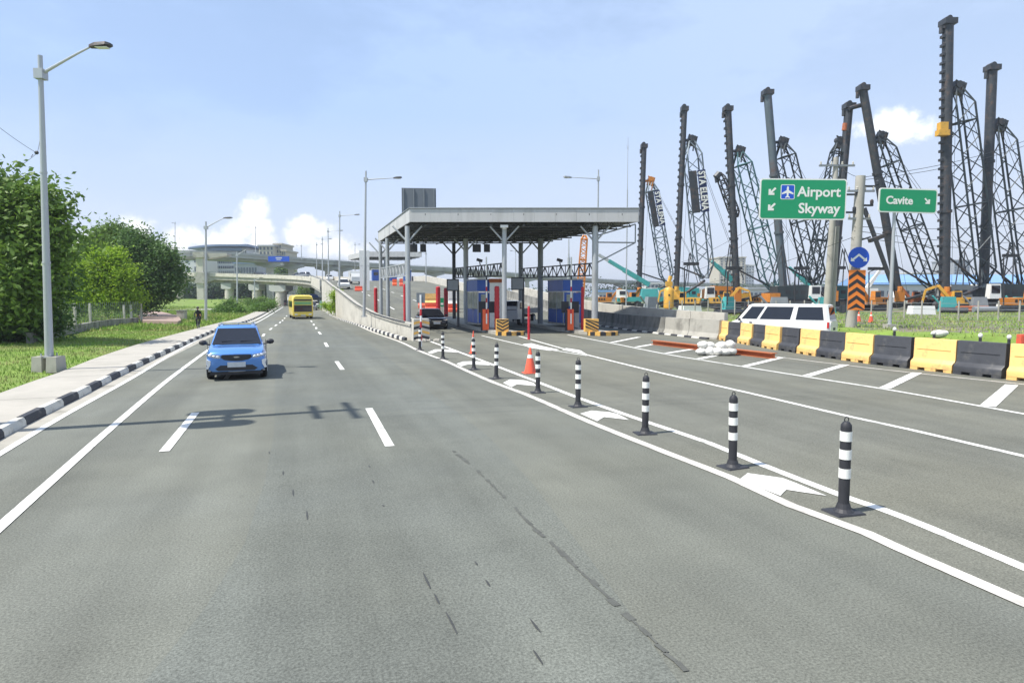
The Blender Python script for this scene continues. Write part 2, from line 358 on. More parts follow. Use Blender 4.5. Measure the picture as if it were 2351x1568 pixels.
edge_px = [(2351, 1385), (1990, 1225), (1818, 1162), (1677, 1097), (1530, 1040), (1361, 972.5), (1282.8, 938.6), (1204.7, 904.8), (1134, 878.8), (1074, 852.7), (1022, 829), (962.6, 806), (918, 785), (857, 763), (811, 743), (776, 732), (752.7, 720)]
eg = GL(edge_px); _d = (eg[0]-eg[2]).normalized(); eg = [eg[0]+_d*45, eg[0]+_d*20, eg[0]+_d*7]+eg+[Vector((-46, 152, 0)), Vector((-60, 200, 0)), Vector((-124, 400, 0))]
edge_line = smooth_poly(eg, 1.0)
def at_y(line, ys): return ipt(ys, [(p.x, p.y) for p in line])
YS = np.concatenate([np.arange(-38, 100, 2.0), np.arange(100, 396, 6.0)])
LX = at_y(kerb_line, YS); RX = at_y(edge_line, YS); WX = at_y(walk_line, YS)
mb = MB(); A = [Vector((a, y, 0)) for a, y in zip(LX, YS)]; B = [Vector((b+.12, y, 0)) for b, y in zip(RX, YS)]
mb.sheet(A, B); struct(mb.build('road', M['asphalt'], fix=False))
# terrain
fine_x = np.arange(-110, 60, 1.0); fine_y = np.arange(-20, 215, 1.0)
gx = np.concatenate([[-3000, -1500, -700, -350, -200, -150, -125], fine_x, [65, 75, 90, 120, 180, 300, 700, 1500, 3000]])
gy = np.concatenate([[-3000, -800, -200, -60, -30], fine_y, [220, 235, 260, 300, 380, 500, 800, 1500, 3000]])
GX, GY = np.meshgrid(gx, gy)
Wl = at_y(walk_line, gy)[:, None]
def sst(t): t = np.clip(t, 0, 1); return t*t*(3-2*t)
rise = 1.5*sst((GY-115)/60)
dL = GX-Wl
zl = .11+rise*sst((-dL-1.5)/12)
noise = .10*np.sin(GX*.31+1.3*np.sin(GY*.17))*np.cos(GY*.23+GX*.11)*sst((-dL-4)/6)
GZ = np.where(dL < -1.0, zl+noise, np.where(dL < .8, .11-(dL+1)/1.8*.2, -.09))
# mound behind the van road
def mound_d(x, y):
    pl = [(13.4, 60), (14.6, 48), (16.2, 42), (19.6, 34), (22.5, 28), (28, 21), (34, 12)]
    return x-ipt(y, pl)
md = mound_d(GX, np.clip(GY, 12, 60))
zm = .62*sst(md/2.2)+.06*np.sin(GX*.7)*np.sin(GY*.53)*sst((md-1)/3)
right = (GX > Wl+6)
GZ = np.where(right & (md > 0), zm-.09*(1-sst(md/1.0)), GZ)
behind = right & (GY > 60) & (md <= 0)
GZ = np.where(behind, -.09, GZ)
far = (GY > 260)
GZ = np.where(far, np.where(GX < Wl+6, GZ, np.maximum(GZ, -.09)), GZ)
nx, ny = len(gx), len(gy)
verts = np.stack([GX.ravel(), GY.ravel(), GZ.ravel()], 1)
idx = np.arange(nx*ny).reshape(ny, nx)
faces = np.stack([idx[:-1, :-1], idx[:-1, 1:], idx[1:, 1:], idx[1:, :-1]], -1).reshape(-1, 4)
me = bpy.data.meshes.new('ground'); me.from_pydata(verts.tolist(), [], faces.tolist()); me.materials.append(M['grass']); me.materials.append(M['site'])
cx = verts[faces].mean(1); mdf = mound_d(cx[:, 0], np.clip(cx[:, 1], 12, 60))
wf = at_y(walk_line, cx[:, 1])
site = ((mdf > 5+3*np.sin(cx[:, 1]*.3)) | ((cx[:, 0] > wf+8) & (mdf < 0))) & (cx[:, 0] > wf+6)
me.polygons.foreach_set('material_index', site.astype(int)); me.polygons.foreach_set('use_smooth', [True]*len(me.polygons))
o = bpy.data.objects.new('ground', me); COL.objects.link(o); struct(o)
def gh(x, y):
    i = int(np.clip(np.searchsorted(gx, x)-1, 0, nx-2)); j = int(np.clip(np.searchsorted(gy, y)-1, 0, ny-2))
    u = (x-gx[i])/(gx[i+1]-gx[i]); v = (y-gy[j])/(gy[j+1]-gy[j])
    return float((GZ[j, i]*(1-u)+GZ[j, i+1]*u)*(1-v)+(GZ[j+1, i]*(1-u)+GZ[j+1, i+1]*u)*v)
# sidewalk and gutter
mb = MB(); A = [Vector((a, y, .15)) for a, y in zip(WX, YS)]; B = [Vector((b-.17, y, .15)) for b, y in zip(LX, YS)]
mb.sheet(A, B); mb.sheet([v-Vector((0, 0, .2)) for v in A], A); struct(mb.build('sidewalk', M['walk'], fix=False))
# slab joints cut as narrow grooves of darker filler, standing a hair above the slab edge
mb = MB()
sub = [p for p in kerb_line if 4 < p.y < 75]; nrm = offs(sub, -1.0)
for i in range(0, len(sub), 4):
    p = sub[i]; q = p+(nrm[i]-p).normalized()*.22; r = p+(nrm[i]-p).normalized()*(max(1.5, 2.1)); d = DIRV*.012
    wx = float(at_y(walk_line, np.array([r.y]))[0])
    r.x = max(r.x, wx+.05)
    mb.add([(q-d).xy[:]+(.1535,), (r-d).xy[:]+(.1535,), (r+d).xy[:]+(.1535,), (q+d).xy[:]+(.1535,)], [(0, 1, 2, 3)])
stuff(mb.build('sidewalk_joints', M['conc_d'], fix=False))
mb = MB(); g = [p for p in kerb_line if p.y < 200]
mb.sheet([Vector((p.x, p.y, .004)) for p in offs(g, .01)], [Vector((p.x, p.y, .004)) for p in offs(g, .42)]); struct(mb.build('gutter', M['gutter'], fix=False))
# kerb blocks, painted by turns
kroot = bpy.data.objects.new('kerb', None); COL.objects.link(kroot); struct(kroot)
def resample(line, step, y0, y1):
    L = [p for p in line if y0 <= p.y <= y1]; out = [L[0]]; acc = 0
    for a, b in zip(L[:-1], L[1:]):
        d = (b-a).length; t = step-acc
        while t <= d: out.append(a+(b-a)*(t/d)); t += step
        acc = (acc+d) % step
    return out
ks = resample(kerb_line, 1.18, 3, 150)
kmesh = []
for m_ in ('kerb_b', 'kerb_w'):
    mb = MB(); prof = [(-.17, -.05), (.0, -.05), (-.01, .10), (-.045, .168), (-.17, .168)]
    rings = [[Vector((x, y, z)) for x, z in prof] for y in (-.583, .583)]
    mb.loft(rings); o = mb.build('kerb_block', M[m_], smooth=True); kmesh.append(o.data); bpy.data.objects.remove(o)
for i, (a, b) in enumerate(zip(ks[:-1], ks[1:])):
    o = bpy.data.objects.new('kerb_block', kmesh[i % 2]); COL.objects.link(o); o.parent = kroot
    c = (a+b)/2; o.location = (c.x, c.y, random.uniform(-.006, .006)); d = b-a; o.rotation_euler = (0, 0, math.atan2(-d.x, d.y)+random.uniform(-.01, .01))
# toll plaza and ramp sheet
wall_px = [Vector((-5.6, 37.2, 0)), Vector((-19.2, 73.5, 0)), Vector((-31.2, 110, 0)), Vector((-46.8, 152, 0)), Vector((-53, 170, 0)), Vector((-66, 212, 0))]
rightw = [Vector((60, 8, 0)), Vector((32, 21, 0)), Vector((12.9, 36.5, 0)), Vector((10.7, 41.5, 0)), Vector((7.3, 54, 0)), Vector((3.6, 68, 0)), Vector((-8, 105, 0)), Vector((-19, 150, 0)), Vector((-30, 190, 0)), Vector((-36, 212, 0))]
ys = np.concatenate([np.arange(-38, 36.5, 1.5), [36.6, 37.2], np.arange(38.5, 213, 1.5)])
lx = np.where(ys < 37, at_y(edge_line, ys)-.02, ipt(ys, [(p.x, p.y) for p in wall_px]))
rx = np.where(ys < 36.4, ipt(ys, [(60, -40), (60, 8), (32, 21), (23.5, 29), (19.5, 34.2), (18.6, 36.4)]), ipt(ys, [(p.x, p.y) for p in rightw]))
NT = 10; vs = []; fs = []
for j, y in enumerate(ys):
    for i in range(NT+1):
        x = lx[j]+(rx[j]-lx[j])*i/NT; vs.append((x, y, zr(x, y)+.004))
for j in range(len(ys)-1):
    for i in range(NT): a = j*(NT+1)+i; fs.append((a, a+1, a+NT+2, a+NT+1))
mb = MB().add(vs, fs); struct(mb.build('toll_road', M['asphalt2'], fix=False))
# asphalt behind the wall where the van drives
mb = MB(); mb.sheet([Vector(p) for p in ((12.9, 36.5, -.01), (11, 42, -.01), (7.6, 54, -.01), (3.9, 68, -.01), (-2, 88, -.01))], [Vector(p) for p in ((18.9, 36.4, -.01), (16.8, 42, -.01), (14.4, 54, -.01), (12.5, 68, -.01), (9, 88, -.01))])
struct(mb.build('frontage_road', M['asphalt2'], fix=False))
# newer asphalt strip in the middle of the main road + seams
mb = MB(); pts = [G(x, y) for x, y in ((330, 1568), (560, 1250), (628, 1000), (632, 870), (640, 800), (652, 755))]; pts2 = [G(x, y) for x, y in ((1560, 1568), (1330, 1250), (1130, 1010), (960, 880), (870, 805), (800, 757))]
mb.sheet([p+Vector((0, 0, .003)) for p in smooth_poly(pts, 2)], [p+Vector((0, 0, .003)) for p in [smooth_poly(pts2, 2)[int(i*(len(smooth_poly(pts2, 2))-1)/(len(smooth_poly(pts, 2))-1))] for i in range(len(smooth_poly(pts, 2)))]])
struct(mb.build('asphalt_patch', M['patch'], fix=False))
mb = MB()
for (x, y, w) in ((650, 1085, .30), (673, 1130, .4), (705, 1182, .42), (979, 1330, .45), (1003, 1375, .30), (1035, 1425, .5), (1228, 1434, .3), (1120, 1338, .2), (848, 1070, .18), (857, 1105, .22), (618, 1038, .2), (1236, 1508, .25), (880, 1160, .12), (1093, 1292, .12)):
    p = G(x, y, .009); d = DIRV.normalized(); s_ = Vector((d.y, -d.x, 0)); n_ = 7; ring = []
    for k in range(n_):
        a = 2*math.pi*k/n_; r = random.uniform(.7, 1.1); ring.append(p+d*(w*.42*r*math.cos(a))+s_*(.011*r*math.sin(a)))
    mb.add(ring, [tuple(range(n_))])
sb = MB()
for line in ([(1180, 1165), (1230, 1215), (1310, 1290), (1400, 1375), (1490, 1460), (1600, 1565)], [(1040, 1035), (1100, 1085), (1165, 1150)]):
    P_ = smooth_poly([G(x, y) for x, y in line], .12)
    for k in range(0, len(P_)-2):
        if random.random() < .8:
            a, b = P_[k], P_[k+1]; ribbon(sb, [a+Vector((random.uniform(-.02, .02), 0, 0)), b], random.uniform(.02, .07), .008)
stuff(sb.build('road_seam', M['seam'], fix=False))
tar = stuff(mb.build('tar_marks', M['tar'], fix=False))
# painted lines
mark = thing('x', '', ''); bpy.data.objects.remove(mark)
mroot = bpy.data.objects.new('road_markings', None); COL.objects.link(mroot); struct(mroot)
def z_main(p): return .010
def z_toll(p): return zr(p)+.010
def line(name, px, w, z=z_main, m='paint', ext=None, world=None):
    pts = world or [G(x, y) for x, y in px]
    if ext: pts = [pts[0]+(pts[0]-pts[1]).normalized()*ext]+pts
    mb = MB(); ribbon(mb, smooth_poly(pts, 1.0), w, z); o = mb.build(name, M[m], mroot, fix=False); return o
line('edge_line', [(0, 1042.5), (150, 953), (316, 861), (406, 806.6), (487, 764), (540, 748), (575, 738), (604, 726), (639, 705)], .13, ext=9)
line('lane_line', [(0, 1210), (130, 1094), (265.6, 974), (390.6, 869), (487.5, 797), (530, 768), (580, 745), (611, 729), (650, 705)], .145, ext=6)
line('edge_line', None, .17, world=[p for p in eg if -30 < p.y < 140], m='paint_old')
line('edge_line', [(2351, 1304), (2081, 1191), (1990, 1158.5), (1919.6, 1133.8), (1745, 1066), (1625, 1016.6), (1490, 971), (1334.8, 916.5), (1230.6, 876), (1152.5, 846), (1084.7, 820), (972.8, 778.5)], .155, z_toll, ext=6)
line('lane_line', [(2351, 1048), (2081, 985), (1937.9, 954), (1711, 900.7), (1505.5, 853.8), (1347.8, 815), (1282.7, 798), (1191.5, 772)], .15, z_toll, ext=8)
line('lane_line', [(1347.8, 817), (1272, 805), (1212, 795.4), (1105.6, 770.7)], .13, z_toll)
line('lane_line', [(2351, 951), (2056, 898), (1845, 864.5), (1622, 828.8), (1530, 813.6), (1412, 790), (1303, 769)], .14, z_toll, ext=8)
line('edge_line', [(2351, 883), (2111.9, 858), (1947.7, 839.6), (1777, 819), (1650, 804)], .12, z_toll, m='paint_old', ext=8)
for a, b, w in (((2267, 934), (2322.7, 884.5), .30), ((2031.4, 892), (2105.8, 856.5), .28), ((1851.6, 864), (1941.5, 837.9), .27), ((1706, 842.7), (1795.8, 820.9), .27), ((1604.8, 824.6), (1650.6, 815.4), .27), ((1530, 811.7), (1587.6, 802.5), .28), ((1461.5, 797.4), (1507, 789.6), .28), ((1404, 787), (1467, 774.4), .28)):
    mb = MB(); A_, B_ = G(*a), G(*b); ribbon(mb, [A_, B_], w, lambda p: .015); mb.build('hatch_bar', M['paint'], mroot, fix=False)
for poly in ([(1716.5, 1085.6), (1698, 1100), (1792, 1137.7), (1805, 1123.4), (1898.7, 1137.7), (1825.8, 1107.7), (1797, 1097)],
             [(1358, 942.5), (1332, 949), (1371, 966.7), (1386.7, 956.9), (1444, 963.4), (1418, 950), (1400, 946)],
             [(1170.6, 871), (1155, 878.7), (1174.5, 888.5), (1187, 882), (1232, 886), (1224, 878.5), (1205, 873)],
             [(1063, 830), (1048, 835), (1059, 841), (1075, 836), (1126, 838.5), (1110, 831), (1095, 829)],
             [(999, 802), (982, 809), (990, 812), (1006, 806.5), (1050, 809), (1047, 805), (1020, 802)],
             [(1200, 790), (1215, 798), (1262, 805), (1285, 803), (1243, 794), (1220, 788)], [(1290, 803), (1350, 815), (1332, 804), (1300, 799)]):
    mb = MB(); mb.add([G(x, y, .014) for x, y in poly], [tuple(range(len(poly)))]); mb.build('chevron_mark', M['paint'], mroot, fix=False)
def dash(cx, cy, L, w=.15):
    c = G(cx, cy); k = min(range(len(kerb_line)), key=lambda i: abs(kerb_line[i].y-c.y)); d = (kerb_line[k+1]-kerb_line[k-1]).normalized()
    d2 = (edge_line[min(range(len(edge_line)), key=lambda i: abs(edge_line[i].y-c.y))+1]-edge_line[min(range(len(edge_line)), key=lambda i: abs(edge_line[i].y-c.y))-1]).normalized()
    d = (d+d2).normalized() if c.y > 30 else DIRV.normalized()
    mb = MB(); ribbon(mb, [c-d*L/2, c+d*L/2], w, .010); mb.build('lane_dash', M['paint'], mroot, fix=False)
mb = MB(); ribbon(mb, [G(377, 1037), G(449, 948)], .155, .010); mb.build('lane_dash', M['paint'], mroot, fix=False)
mb = MB(); ribbon(mb, [G(895, 1025), G(847, 938)], .155, .010); mb.build('lane_dash', M['paint'], mroot, fix=False)
for x, y in ((528, 858), (575, 803), (605, 769.6), (621.8, 755.5), (633.5, 747), (643, 740.5), (648.7, 736), (653.4, 731), (658, 725.5), (664, 717),
             (779, 839), (749, 791.5), (734, 765), (726, 753.5), (720.3, 745.5), (715, 738), (705, 722), (699, 713)): dash(x, y, 3.0)
for px in ([(840, 706), (886, 721)], [(1000, 716), (950, 700)], [(926, 691), (905, 685)], [(880, 716), (820, 693)]):
    a, b = G(*px[0], z=.9), G(*px[1], z=1.3); 
for off in (4.6, 9.0):
    base = [Vector((p.x+off, p.y, 0)) for p in wall_px]; rs = [p for p in smooth_poly(base, 1.0) if p.y > 56]
    for k in range(0, len(rs)-6, 10): mb = MB(); ribbon(mb, rs[k:k+4], .15, z_toll); mb.build('lane_dash', M['paint'], mroot, fix=False)
base = [Vector((p.x+1.0, p.y, 0)) for p in wall_px]; line('edge_line', None, .13, z_toll, world=[Vector((p.x, p.y, 0)) for p in base][1:])
# reflective studs
for (x, y) in ((613, 1000), (1002, 870), (1250, 1015)):
    pass
# grass: blades as one sheet of tufts
def tufts(name, n, area, h0, h1, m, w=.03):
    X = rng.uniform(area[0], area[1], n*4); Y = rng.uniform(area[2], area[3], n*4)
    keep = area[4](X, Y); X = X[keep][:n]; Y = Y[keep][:n]; n = len(X)
    Z = np.array([gh(x, y) for x, y in zip(X, Y)])-.02
    h = rng.uniform(h0, h1, n); a = rng.uniform(0, 2*math.pi, n); lean = rng.uniform(-.5, .5, (n, 2))*h[:, None]
    ww = w*rng.uniform(.6, 1.5, n); dx = np.cos(a)*ww; dy = np.sin(a)*ww
    v = np.stack([np.stack([X-dx, Y-dy, Z], 1), np.stack([X+dx, Y+dy, Z], 1), np.stack([X+lean[:, 0], Y+lean[:, 1], Z+h], 1)], 1).reshape(-1, 3)
    me = bpy.data.meshes.new(name); me.vertices.add(len(v)); me.vertices.foreach_set('co', v.ravel()); me.loops.add(len(v)); me.loops.foreach_set('vertex_index', np.arange(len(v)))
    me.polygons.add(n); me.polygons.foreach_set('loop_start', np.arange(n)*3); me.polygons.foreach_set('loop_total', np.full(n, 3)); me.update(); me.validate()
    me.materials.append(M[m]); o = bpy.data.objects.new(name, me); COL.objects.link(o); return stuff(o)
def left_ok(lo, hi): return lambda X, Y: (X < at_y(walk_line, Y)-.05+rng.uniform(-.1, .3, len(X))) & (X > at_y(walk_line, Y)-hi)
tufts('roadside_grass', 90000, (-45, -8, 8, 62, left_ok(0, 18)), .05, .15, 'blade', .016)
tufts('field_grass', 60000, (-85, -15, 45, 130, left_ok(0, 40)), .1, .32, 'blade', .045)
tufts('mound_grass', 26000, (14, 60, 22, 75, lambda X, Y: mound_d(X, np.clip(Y, 12, 60)) > .8), .06, .22, 'blade', .03)
# far path, pinkish slab
def flat(name, px, m, zoff=.03, lab=None):
    P_ = [G(x, y, .15) for x, y in px]; mb = MB(); mb.add([Vector((p.x, p.y, gh(p.x, p.y)+zoff)) for p in P_], [tuple(range(len(P_)))]); return struct(mb.build(name, M[m], fix=False))
mb = MB(); A_ = []; B_ = []
for x in range(330, 480, 8):
    p = at(x, 706.5, 104); A_.append(Vector((p.x, 104, gh(p.x, 104)+.12))); B_.append(Vector((p.x, 118, gh(p.x, 118)+.16)))
mb.sheet(A_, B_); struct(mb.build('access_path', M['conc'], fix=False))
pp = GL([(325, 716), (372, 718), (410, 727), (416, 738), (408, 741), (330, 739), (318, 728)], .3)
mb = MB(); mb.prism([Vector((p.x, p.y, 0)) for p in pp], -.1, .42); struct(mb.build('paved_platform', M['red_soil']))
# ================================================================== WALLS, RAMP, FLYOVERS
UP = Vector((0, 0, 1))
def wall_strip(mb, pts, t, zb, zt, side=1):
    """vertical wall of thickness t to the given side of a line, bottoms and tops by function"""
    A = pts; B = offs(pts, t*side); n = len(A)
    vs = [Vector((p.x, p.y, zb(p))) for p in A]+[Vector((p.x, p.y, zt(p))) for p in A]+[Vector((q.x, q.y, zt(p))) for p, q in zip(A, B)]+[Vector((q.x, q.y, zb(p))) for p, q in zip(A, B)]
    fs = []
    for k in range(3):
        for i in range(n-1): fs.append((k*n+i, k*n+i+1, (k+1)*n+i+1, (k+1)*n+i))
    fs += [(0, n, 2*n, 3*n), (n-1, 4*n-1, 3*n-1, 2*n-1)]
    fs += [(3*n+i, 3*n+i+1, i+1, i) for i in range(n-1)]
    mb.add(vs, fs)
rw = thing('retaining_wall', 'pale concrete retaining wall of the rising ramp beside the main road', 'wall', (-5.6, 37.2, 0))
wline = smooth_poly([Vector((-5.75, 37.2, 0)), Vector((-19.4, 73.5, 0)), Vector((-31.4, 110, 0)), Vector((-34.5, 118, 0))], .5)
wpan = resample(wline, 4.2, 37, 200)
for i, (a, b) in enumerate(zip(wpan[:-1], wpan[1:])):
    seg = [a+(b-a)*(.006), a+(b-a)*.5, b-(b-a)*.006]; mb = MB()
    dz = random.uniform(-.015, .015); seg = [Vector((p.x+random.uniform(-.012, .012), p.y, 0)) for p in seg]
    wall_strip(mb, seg, .34, lambda p: -.1, lambda p: max(zr(p), 0)+.78+.22*min(1, (p.y-37)/30)+dz, 1)
    o = mb.build('panel', M['conc_l'], rw, world=True)
    mb = MB(); wall_strip(mb, offs(seg, -.06), .46, lambda p: max(zr(p), 0)+.78+.22*min(1, (p.y-37)/30)+.003, lambda p: max(zr(p), 0)+.92+.22*min(1, (p.y-37)/30), 1); mb.build('coping', M['conc'] , rw, world=True)
# dark pipe rail along the coping
mb = MB(); rp = [Vector((p.x-.08, p.y, zr(p)+.98+.22*min(1, (p.y-37)/30))) for p in wline[3:]]; mb.path(rp[::4], .035); mb.build('rail', M['steel_d'], rw, world=True)
# painted kerb in front of the wall
kr2 = bpy.data.objects.new('wall_kerb', None); COL.objects.link(kr2); struct(kr2)
kk = resample(offs(wline, -.40), .8, 36, 100)
for i, (a, b) in enumerate(zip(kk[:-1], kk[1:])):
    o = bpy.data.objects.new('kerb_block', kmesh[i % 2]); COL.objects.link(o); o.parent = kr2
    c = (a+b)/2; d = b-a; o.location = (c.x, c.y, -.02); o.rotation_euler = (0, 0, math.atan2(-d.x, d.y)+math.pi); o.scale = (1, .66, 1)
# end of the wall: block with worn orange-black chevrons
we = thing('wall_end_block', 'worn chevron-painted concrete block capping the near end of the ramp wall', 'crash block', (-5.15, 36.7, 0), math.radians(18))
mb = MB(); mb.box((0, 0, .62), (.95, .75, 1.24), taper=.9); mb.build('block', M['conc_l'], we)
for k in range(4):
    for s_ in (-1, 1):
        mb = MB(); z = .2+k*.28
        mb.add([Vector((0, -.385-.001*k, z)), Vector((s_*.44, -.385-.001*k, z-.22+.1)), Vector((s_*.44, -.385-.001*k, z+.02)), Vector((0, -.385-.001*k, z+.13))], [(0, 1, 2, 3)])
        mb.build('chevron_stripe', M['oyellow'] if (k % 2) else M['black'], we, fix=False)
mb = MB()
for k in range(9): mb.sphere((random.uniform(-.1, 1.3), random.uniform(-.6, -.35), .05), (random.uniform(.07, .2), .12, random.uniform(.05, .13)), 6, 4)
tag(mb.build('rubble', M['walk'], None, world=False), 'low heap of broken concrete lumps at the foot of the wall end', 'rubble').location = (-5.2, 36.3, 0)
# right-hand concrete barrier: stained lower profile, pale taller one behind
rb = thing('concrete_barrier', 'long grey stained concrete barrier right of the toll lanes', 'barrier', (11.7, 38, 0))
rl = smooth_poly([Vector((12.0, 37.4, 0)), Vector((10.7, 41.5, 0)), Vector((7.3, 54, 0)), Vector((3.6, 68, 0)), Vector((-1.0, 84, 0))], .5)
rp = resample(rl, 3.0, 37, 90)
def jersey(mb, a, b, h, zf, w=.3):
    d = (b-a).normalized(); s_ = Vector((d.y, -d.x, 0)); prof = [(-w, -.05), (-w, .10), (-w*.6, .36), (-w*.42, h), (w*.42, h), (w*.6, .36), (w, .10), (w, -.05)]
    mb.loft([[p+s_*x+UP*(z+zf(p)) for x, z in prof] for p in (a, b)])
zz = lambda p: zr(p)
for i, (a, b) in enumerate(zip(rp[:-1], rp[1:])):
    mb = MB(); d = b-a; jersey(mb, a+d*.006, b-d*.006, 1.12+random.uniform(-.02, .02), zz); mb.build('segment', M['conc_d'] if i > 1 else M['conc'], rb, world=True)
kk = resample(offs(rl, -.62), .8, 37.6, 66)
for i, (a, b) in enumerate(zip(kk[:-1], kk[1:])):
    o = bpy.data.objects.new('kerb_block', kmesh[i % 2]); COL.objects.link(o); o.parent = kr2
    c = (a+b)/2; d = b-a; o.location = (c.x, c.y, zr(c)-.06); o.rotation_euler = (0, 0, math.atan2(-d.x, d.y)+math.pi); o.scale = (1, .66, 1)
rb2 = thing('parapet_wall', 'pale upper parapet running behind the stained grey barrier', 'wall', (12.8, 41, 0))
rl2 = offs(rl, .85); rp = [p for p in resample(rl2, 3.6, 38.5, 90)]
for a, b in zip(rp[:-1], rp[1:]):
    d = b-a; mb = MB(); wall_strip(mb, [a+d*.006, b-d*.006], .25, lambda p: -.1, lambda p: zr(p)+1.52+.22*min(1, max(0, (p.y-40)/14)), 1); mb.build('panel', M['conc_l'], rb2, world=True)
# ramp sides and bridge deck
def deck(name, label, cat, near, width, thick, par, matn='far_conc', beams=True, top=True):
    """elevated road: near = near-side edge points with z of the road surface"""
    L = smooth_poly(near, 2.5); R = offs(L, width); c0 = L[0]
    t = thing(name, label, cat, (c0.x, c0.y, 0))
    mb = MB(); n = len(L)
    mb.loft([[a+UP*0, b+UP*0, b-UP*thick, a-UP*thick] for a, b in zip(L, R)]); mb.build('deck', M[matn], t, world=True)
    for q, s_ in ((L, -1), (R, 1)):
        mb = MB(); mb.loft([[p+UP*.003, p+UP*(.003+par), p2+UP*(.003+par), p2+UP*.003] for p, p2 in zip(q, offs(q, -s_*.3))]); mb.build('parapet', M['conc_l'] if matn == 'conc' else M[matn], t, world=True)
    mb = MB(); LL = offs(L, width*.16); RR = offs(L, width*.84)
    mb.loft([[a-UP*(thick+.003), b-UP*(thick+.003), b-UP*(thick+.75), a-UP*(thick+.75)] for a, b in zip(LL, RR)]); mb.build('girder', M[matn], t, world=True)
    if par < 1.05:
        mb = MB(); e = offs(L, .15)
        for p in e[::1]: mb.tube(p+UP*par, p+UP*(par+.3), .04, n=4)
        mb.path([p+UP*(par+.3) for p in e[::2]], .05, 4); mb.build('rail', M['steel_g'], t, world=True)
    return t, L, R
def pier(label, x, y, ztop, r=1.0, capw=6.0, rz=0, sq=False, base=0.0, name='bridge_pier'):
    t = thing(name, label, 'pier', (x, y, base), rz, 'piers under the flyovers')
    mb = MB(); H = ztop-base
    if sq: mb.box((0, 0, (H-1.6)/2), (r*2, r*1.7, H-1.6))
    else: mb.tube((0, 0, 0), (0, 0, H-1.6), r, r, 16)
    mb.build('column', M['conc_l'], t, smooth=not sq)
    mb = MB(); mb.extr([(-capw/2, H), (capw/2, H), (capw/2, H-1.25 if capw < 5.2 else H-.8), (r*1.15, H-1.62), (-r*1.15, H-1.62), (-capw/2, H-1.25 if capw < 5.2 else H-.8)], (0, -r*1.05, 0), Vector((1, 0, 0)), UP, Vector((0, 1, 0)), r*2.1)
    mb.build('pier_cap', M['far_conc'], t); return t
# straight ramp: side skirts where it is too high for the retaining wall
rampL = [Vector((p.x, p.y, 0)) for p in smooth_poly([Vector((-34.5, 118, 0)), Vector((-46.8, 152, 0)), Vector((-53, 170, 0)), Vector((-66, 212, 0))], 2)]
t = thing('ramp_bridge', 'concrete approach bridge carrying the toll ramp over the main road', 'bridge', (-34.5, 118, 0))
mb = MB(); mb.loft([[Vector((p.x, p.y, zr(p)-.02)), Vector((q.x, q.y, zr(q)-.02)), Vector((q.x, q.y, zr(q)-1.3)), Vector((p.x, p.y, zr(p)-1.3))] for p, q in zip(rampL, offs(rampL, 19))]); mb.build('deck', M['conc'], t, world=True)
mb = MB(); rl_ = [p for p in rampL if p.y < 156]; wall_strip(mb, offs(rl_, -.1), .35, lambda p: zr(p)-.9, lambda p: zr(p)+1.0, 1); mb.build('parapet', M['conc_l'], t, world=True)
mb = MB(); mb.path([Vector((p.x, p.y, zr(p)+1.3)) for p in rl_], .05, 5); [mb.tube(Vector((p.x, p.y, zr(p)+.95)), Vector((p.x, p.y, zr(p)+1.3)), .04, n=4) for p in rl_]; mb.build('rail', M['steel_g'], t, world=True)
for (y) in (121, 131):
    x = float(ipt(np.array([y]), [(p.x, p.y) for p in rampL])[0]); pier('short pier under the approach bridge, %s' % ('nearer one by the green fence' if y < 125 else 'farther one by the traffic'), x+2.6, y, zr(x, y)-1.35, .7, 5.4, .3, sq=True)
# right side skirt of the ramp
t2 = thing('ramp_side_wall', 'far side concrete wall of the raised toll ramp', 'wall', (-1.0, 84, 0))
mb = MB(); sk = smooth_poly([Vector((-1.0, 84, 0)), Vector((-8, 105, 0)), Vector((-19, 150, 0)), Vector((-30, 190, 0)), Vector((-36, 212, 0))], 2); wall_strip(mb, sk, .35, lambda p: -.1, lambda p: zr(p)+1.3, 1); mb.build('panel', M['conc_l'], t2, world=True)
# lower flyover swinging left over the road
lowpts = [Vector((-44.2, 145, 5.75)), Vector((-50, 156, 6.3)), Vector((-57.5, 165, 6.8)), Vector((-68, 173, 7.3)), Vector((-83, 180.5, 7.9)), Vector((-101, 186, 8.3)), Vector((-135, 193, 8.7)), Vector((-190, 200, 9.0))]
lf, LL_, LR_ = deck('lower_flyover', 'lower curved concrete flyover bending left across the main road', 'flyover', lowpts[::-1], -9.5, .9, .95, 'conc')
# deck() places its width to the right of travel; travel is left to right here so the far side is behind
uppts = [at(x, y, Y)-UP*.95 for x, y, Y in ((-260, 572, 185), (100, 572, 190), (396.5, 574, 196), (456, 574.5, 199), (579, 581, 212), (665, 589, 232), (750, 595.5, 247), (800, 599, 257), (940, 609, 285), (1039, 614, 302), (1160, 624.5, 338), (1320, 636, 392), (1500, 646, 450), (1750, 652, 520), (2100, 655, 600), (2500, 657, 690))]
uf, UL, UR = deck('upper_flyover', 'long upper concrete flyover crossing behind the toll plaza', 'flyover', uppts, -10, .95, .8)
def on(L, x_px):
    return min(L, key=lambda p: abs(1175.5+F*p.x/p.y-x_px))
used_cat = [('tall pier right behind the apartment blocks', 615, 1.9), ('tall pier beneath the upper flyover left of the blue sign gantry lamp', 675, 1.8), ('slim tall pier left of the white pylon pair', 752, 1.6), ('slim tall pier just behind the white pylon pair', 790, 1.6)]
for lab, px, w in used_cat:
    p = on(UL, px); pier(lab, p.x-1.2, p.y+5, p.z-1.7, w*.55, 9, .15, sq=True, base=gh(p.x, p.y)-.1)
for i, px in enumerate((700, 560, 390, 300)):
    p = on(UL, px)
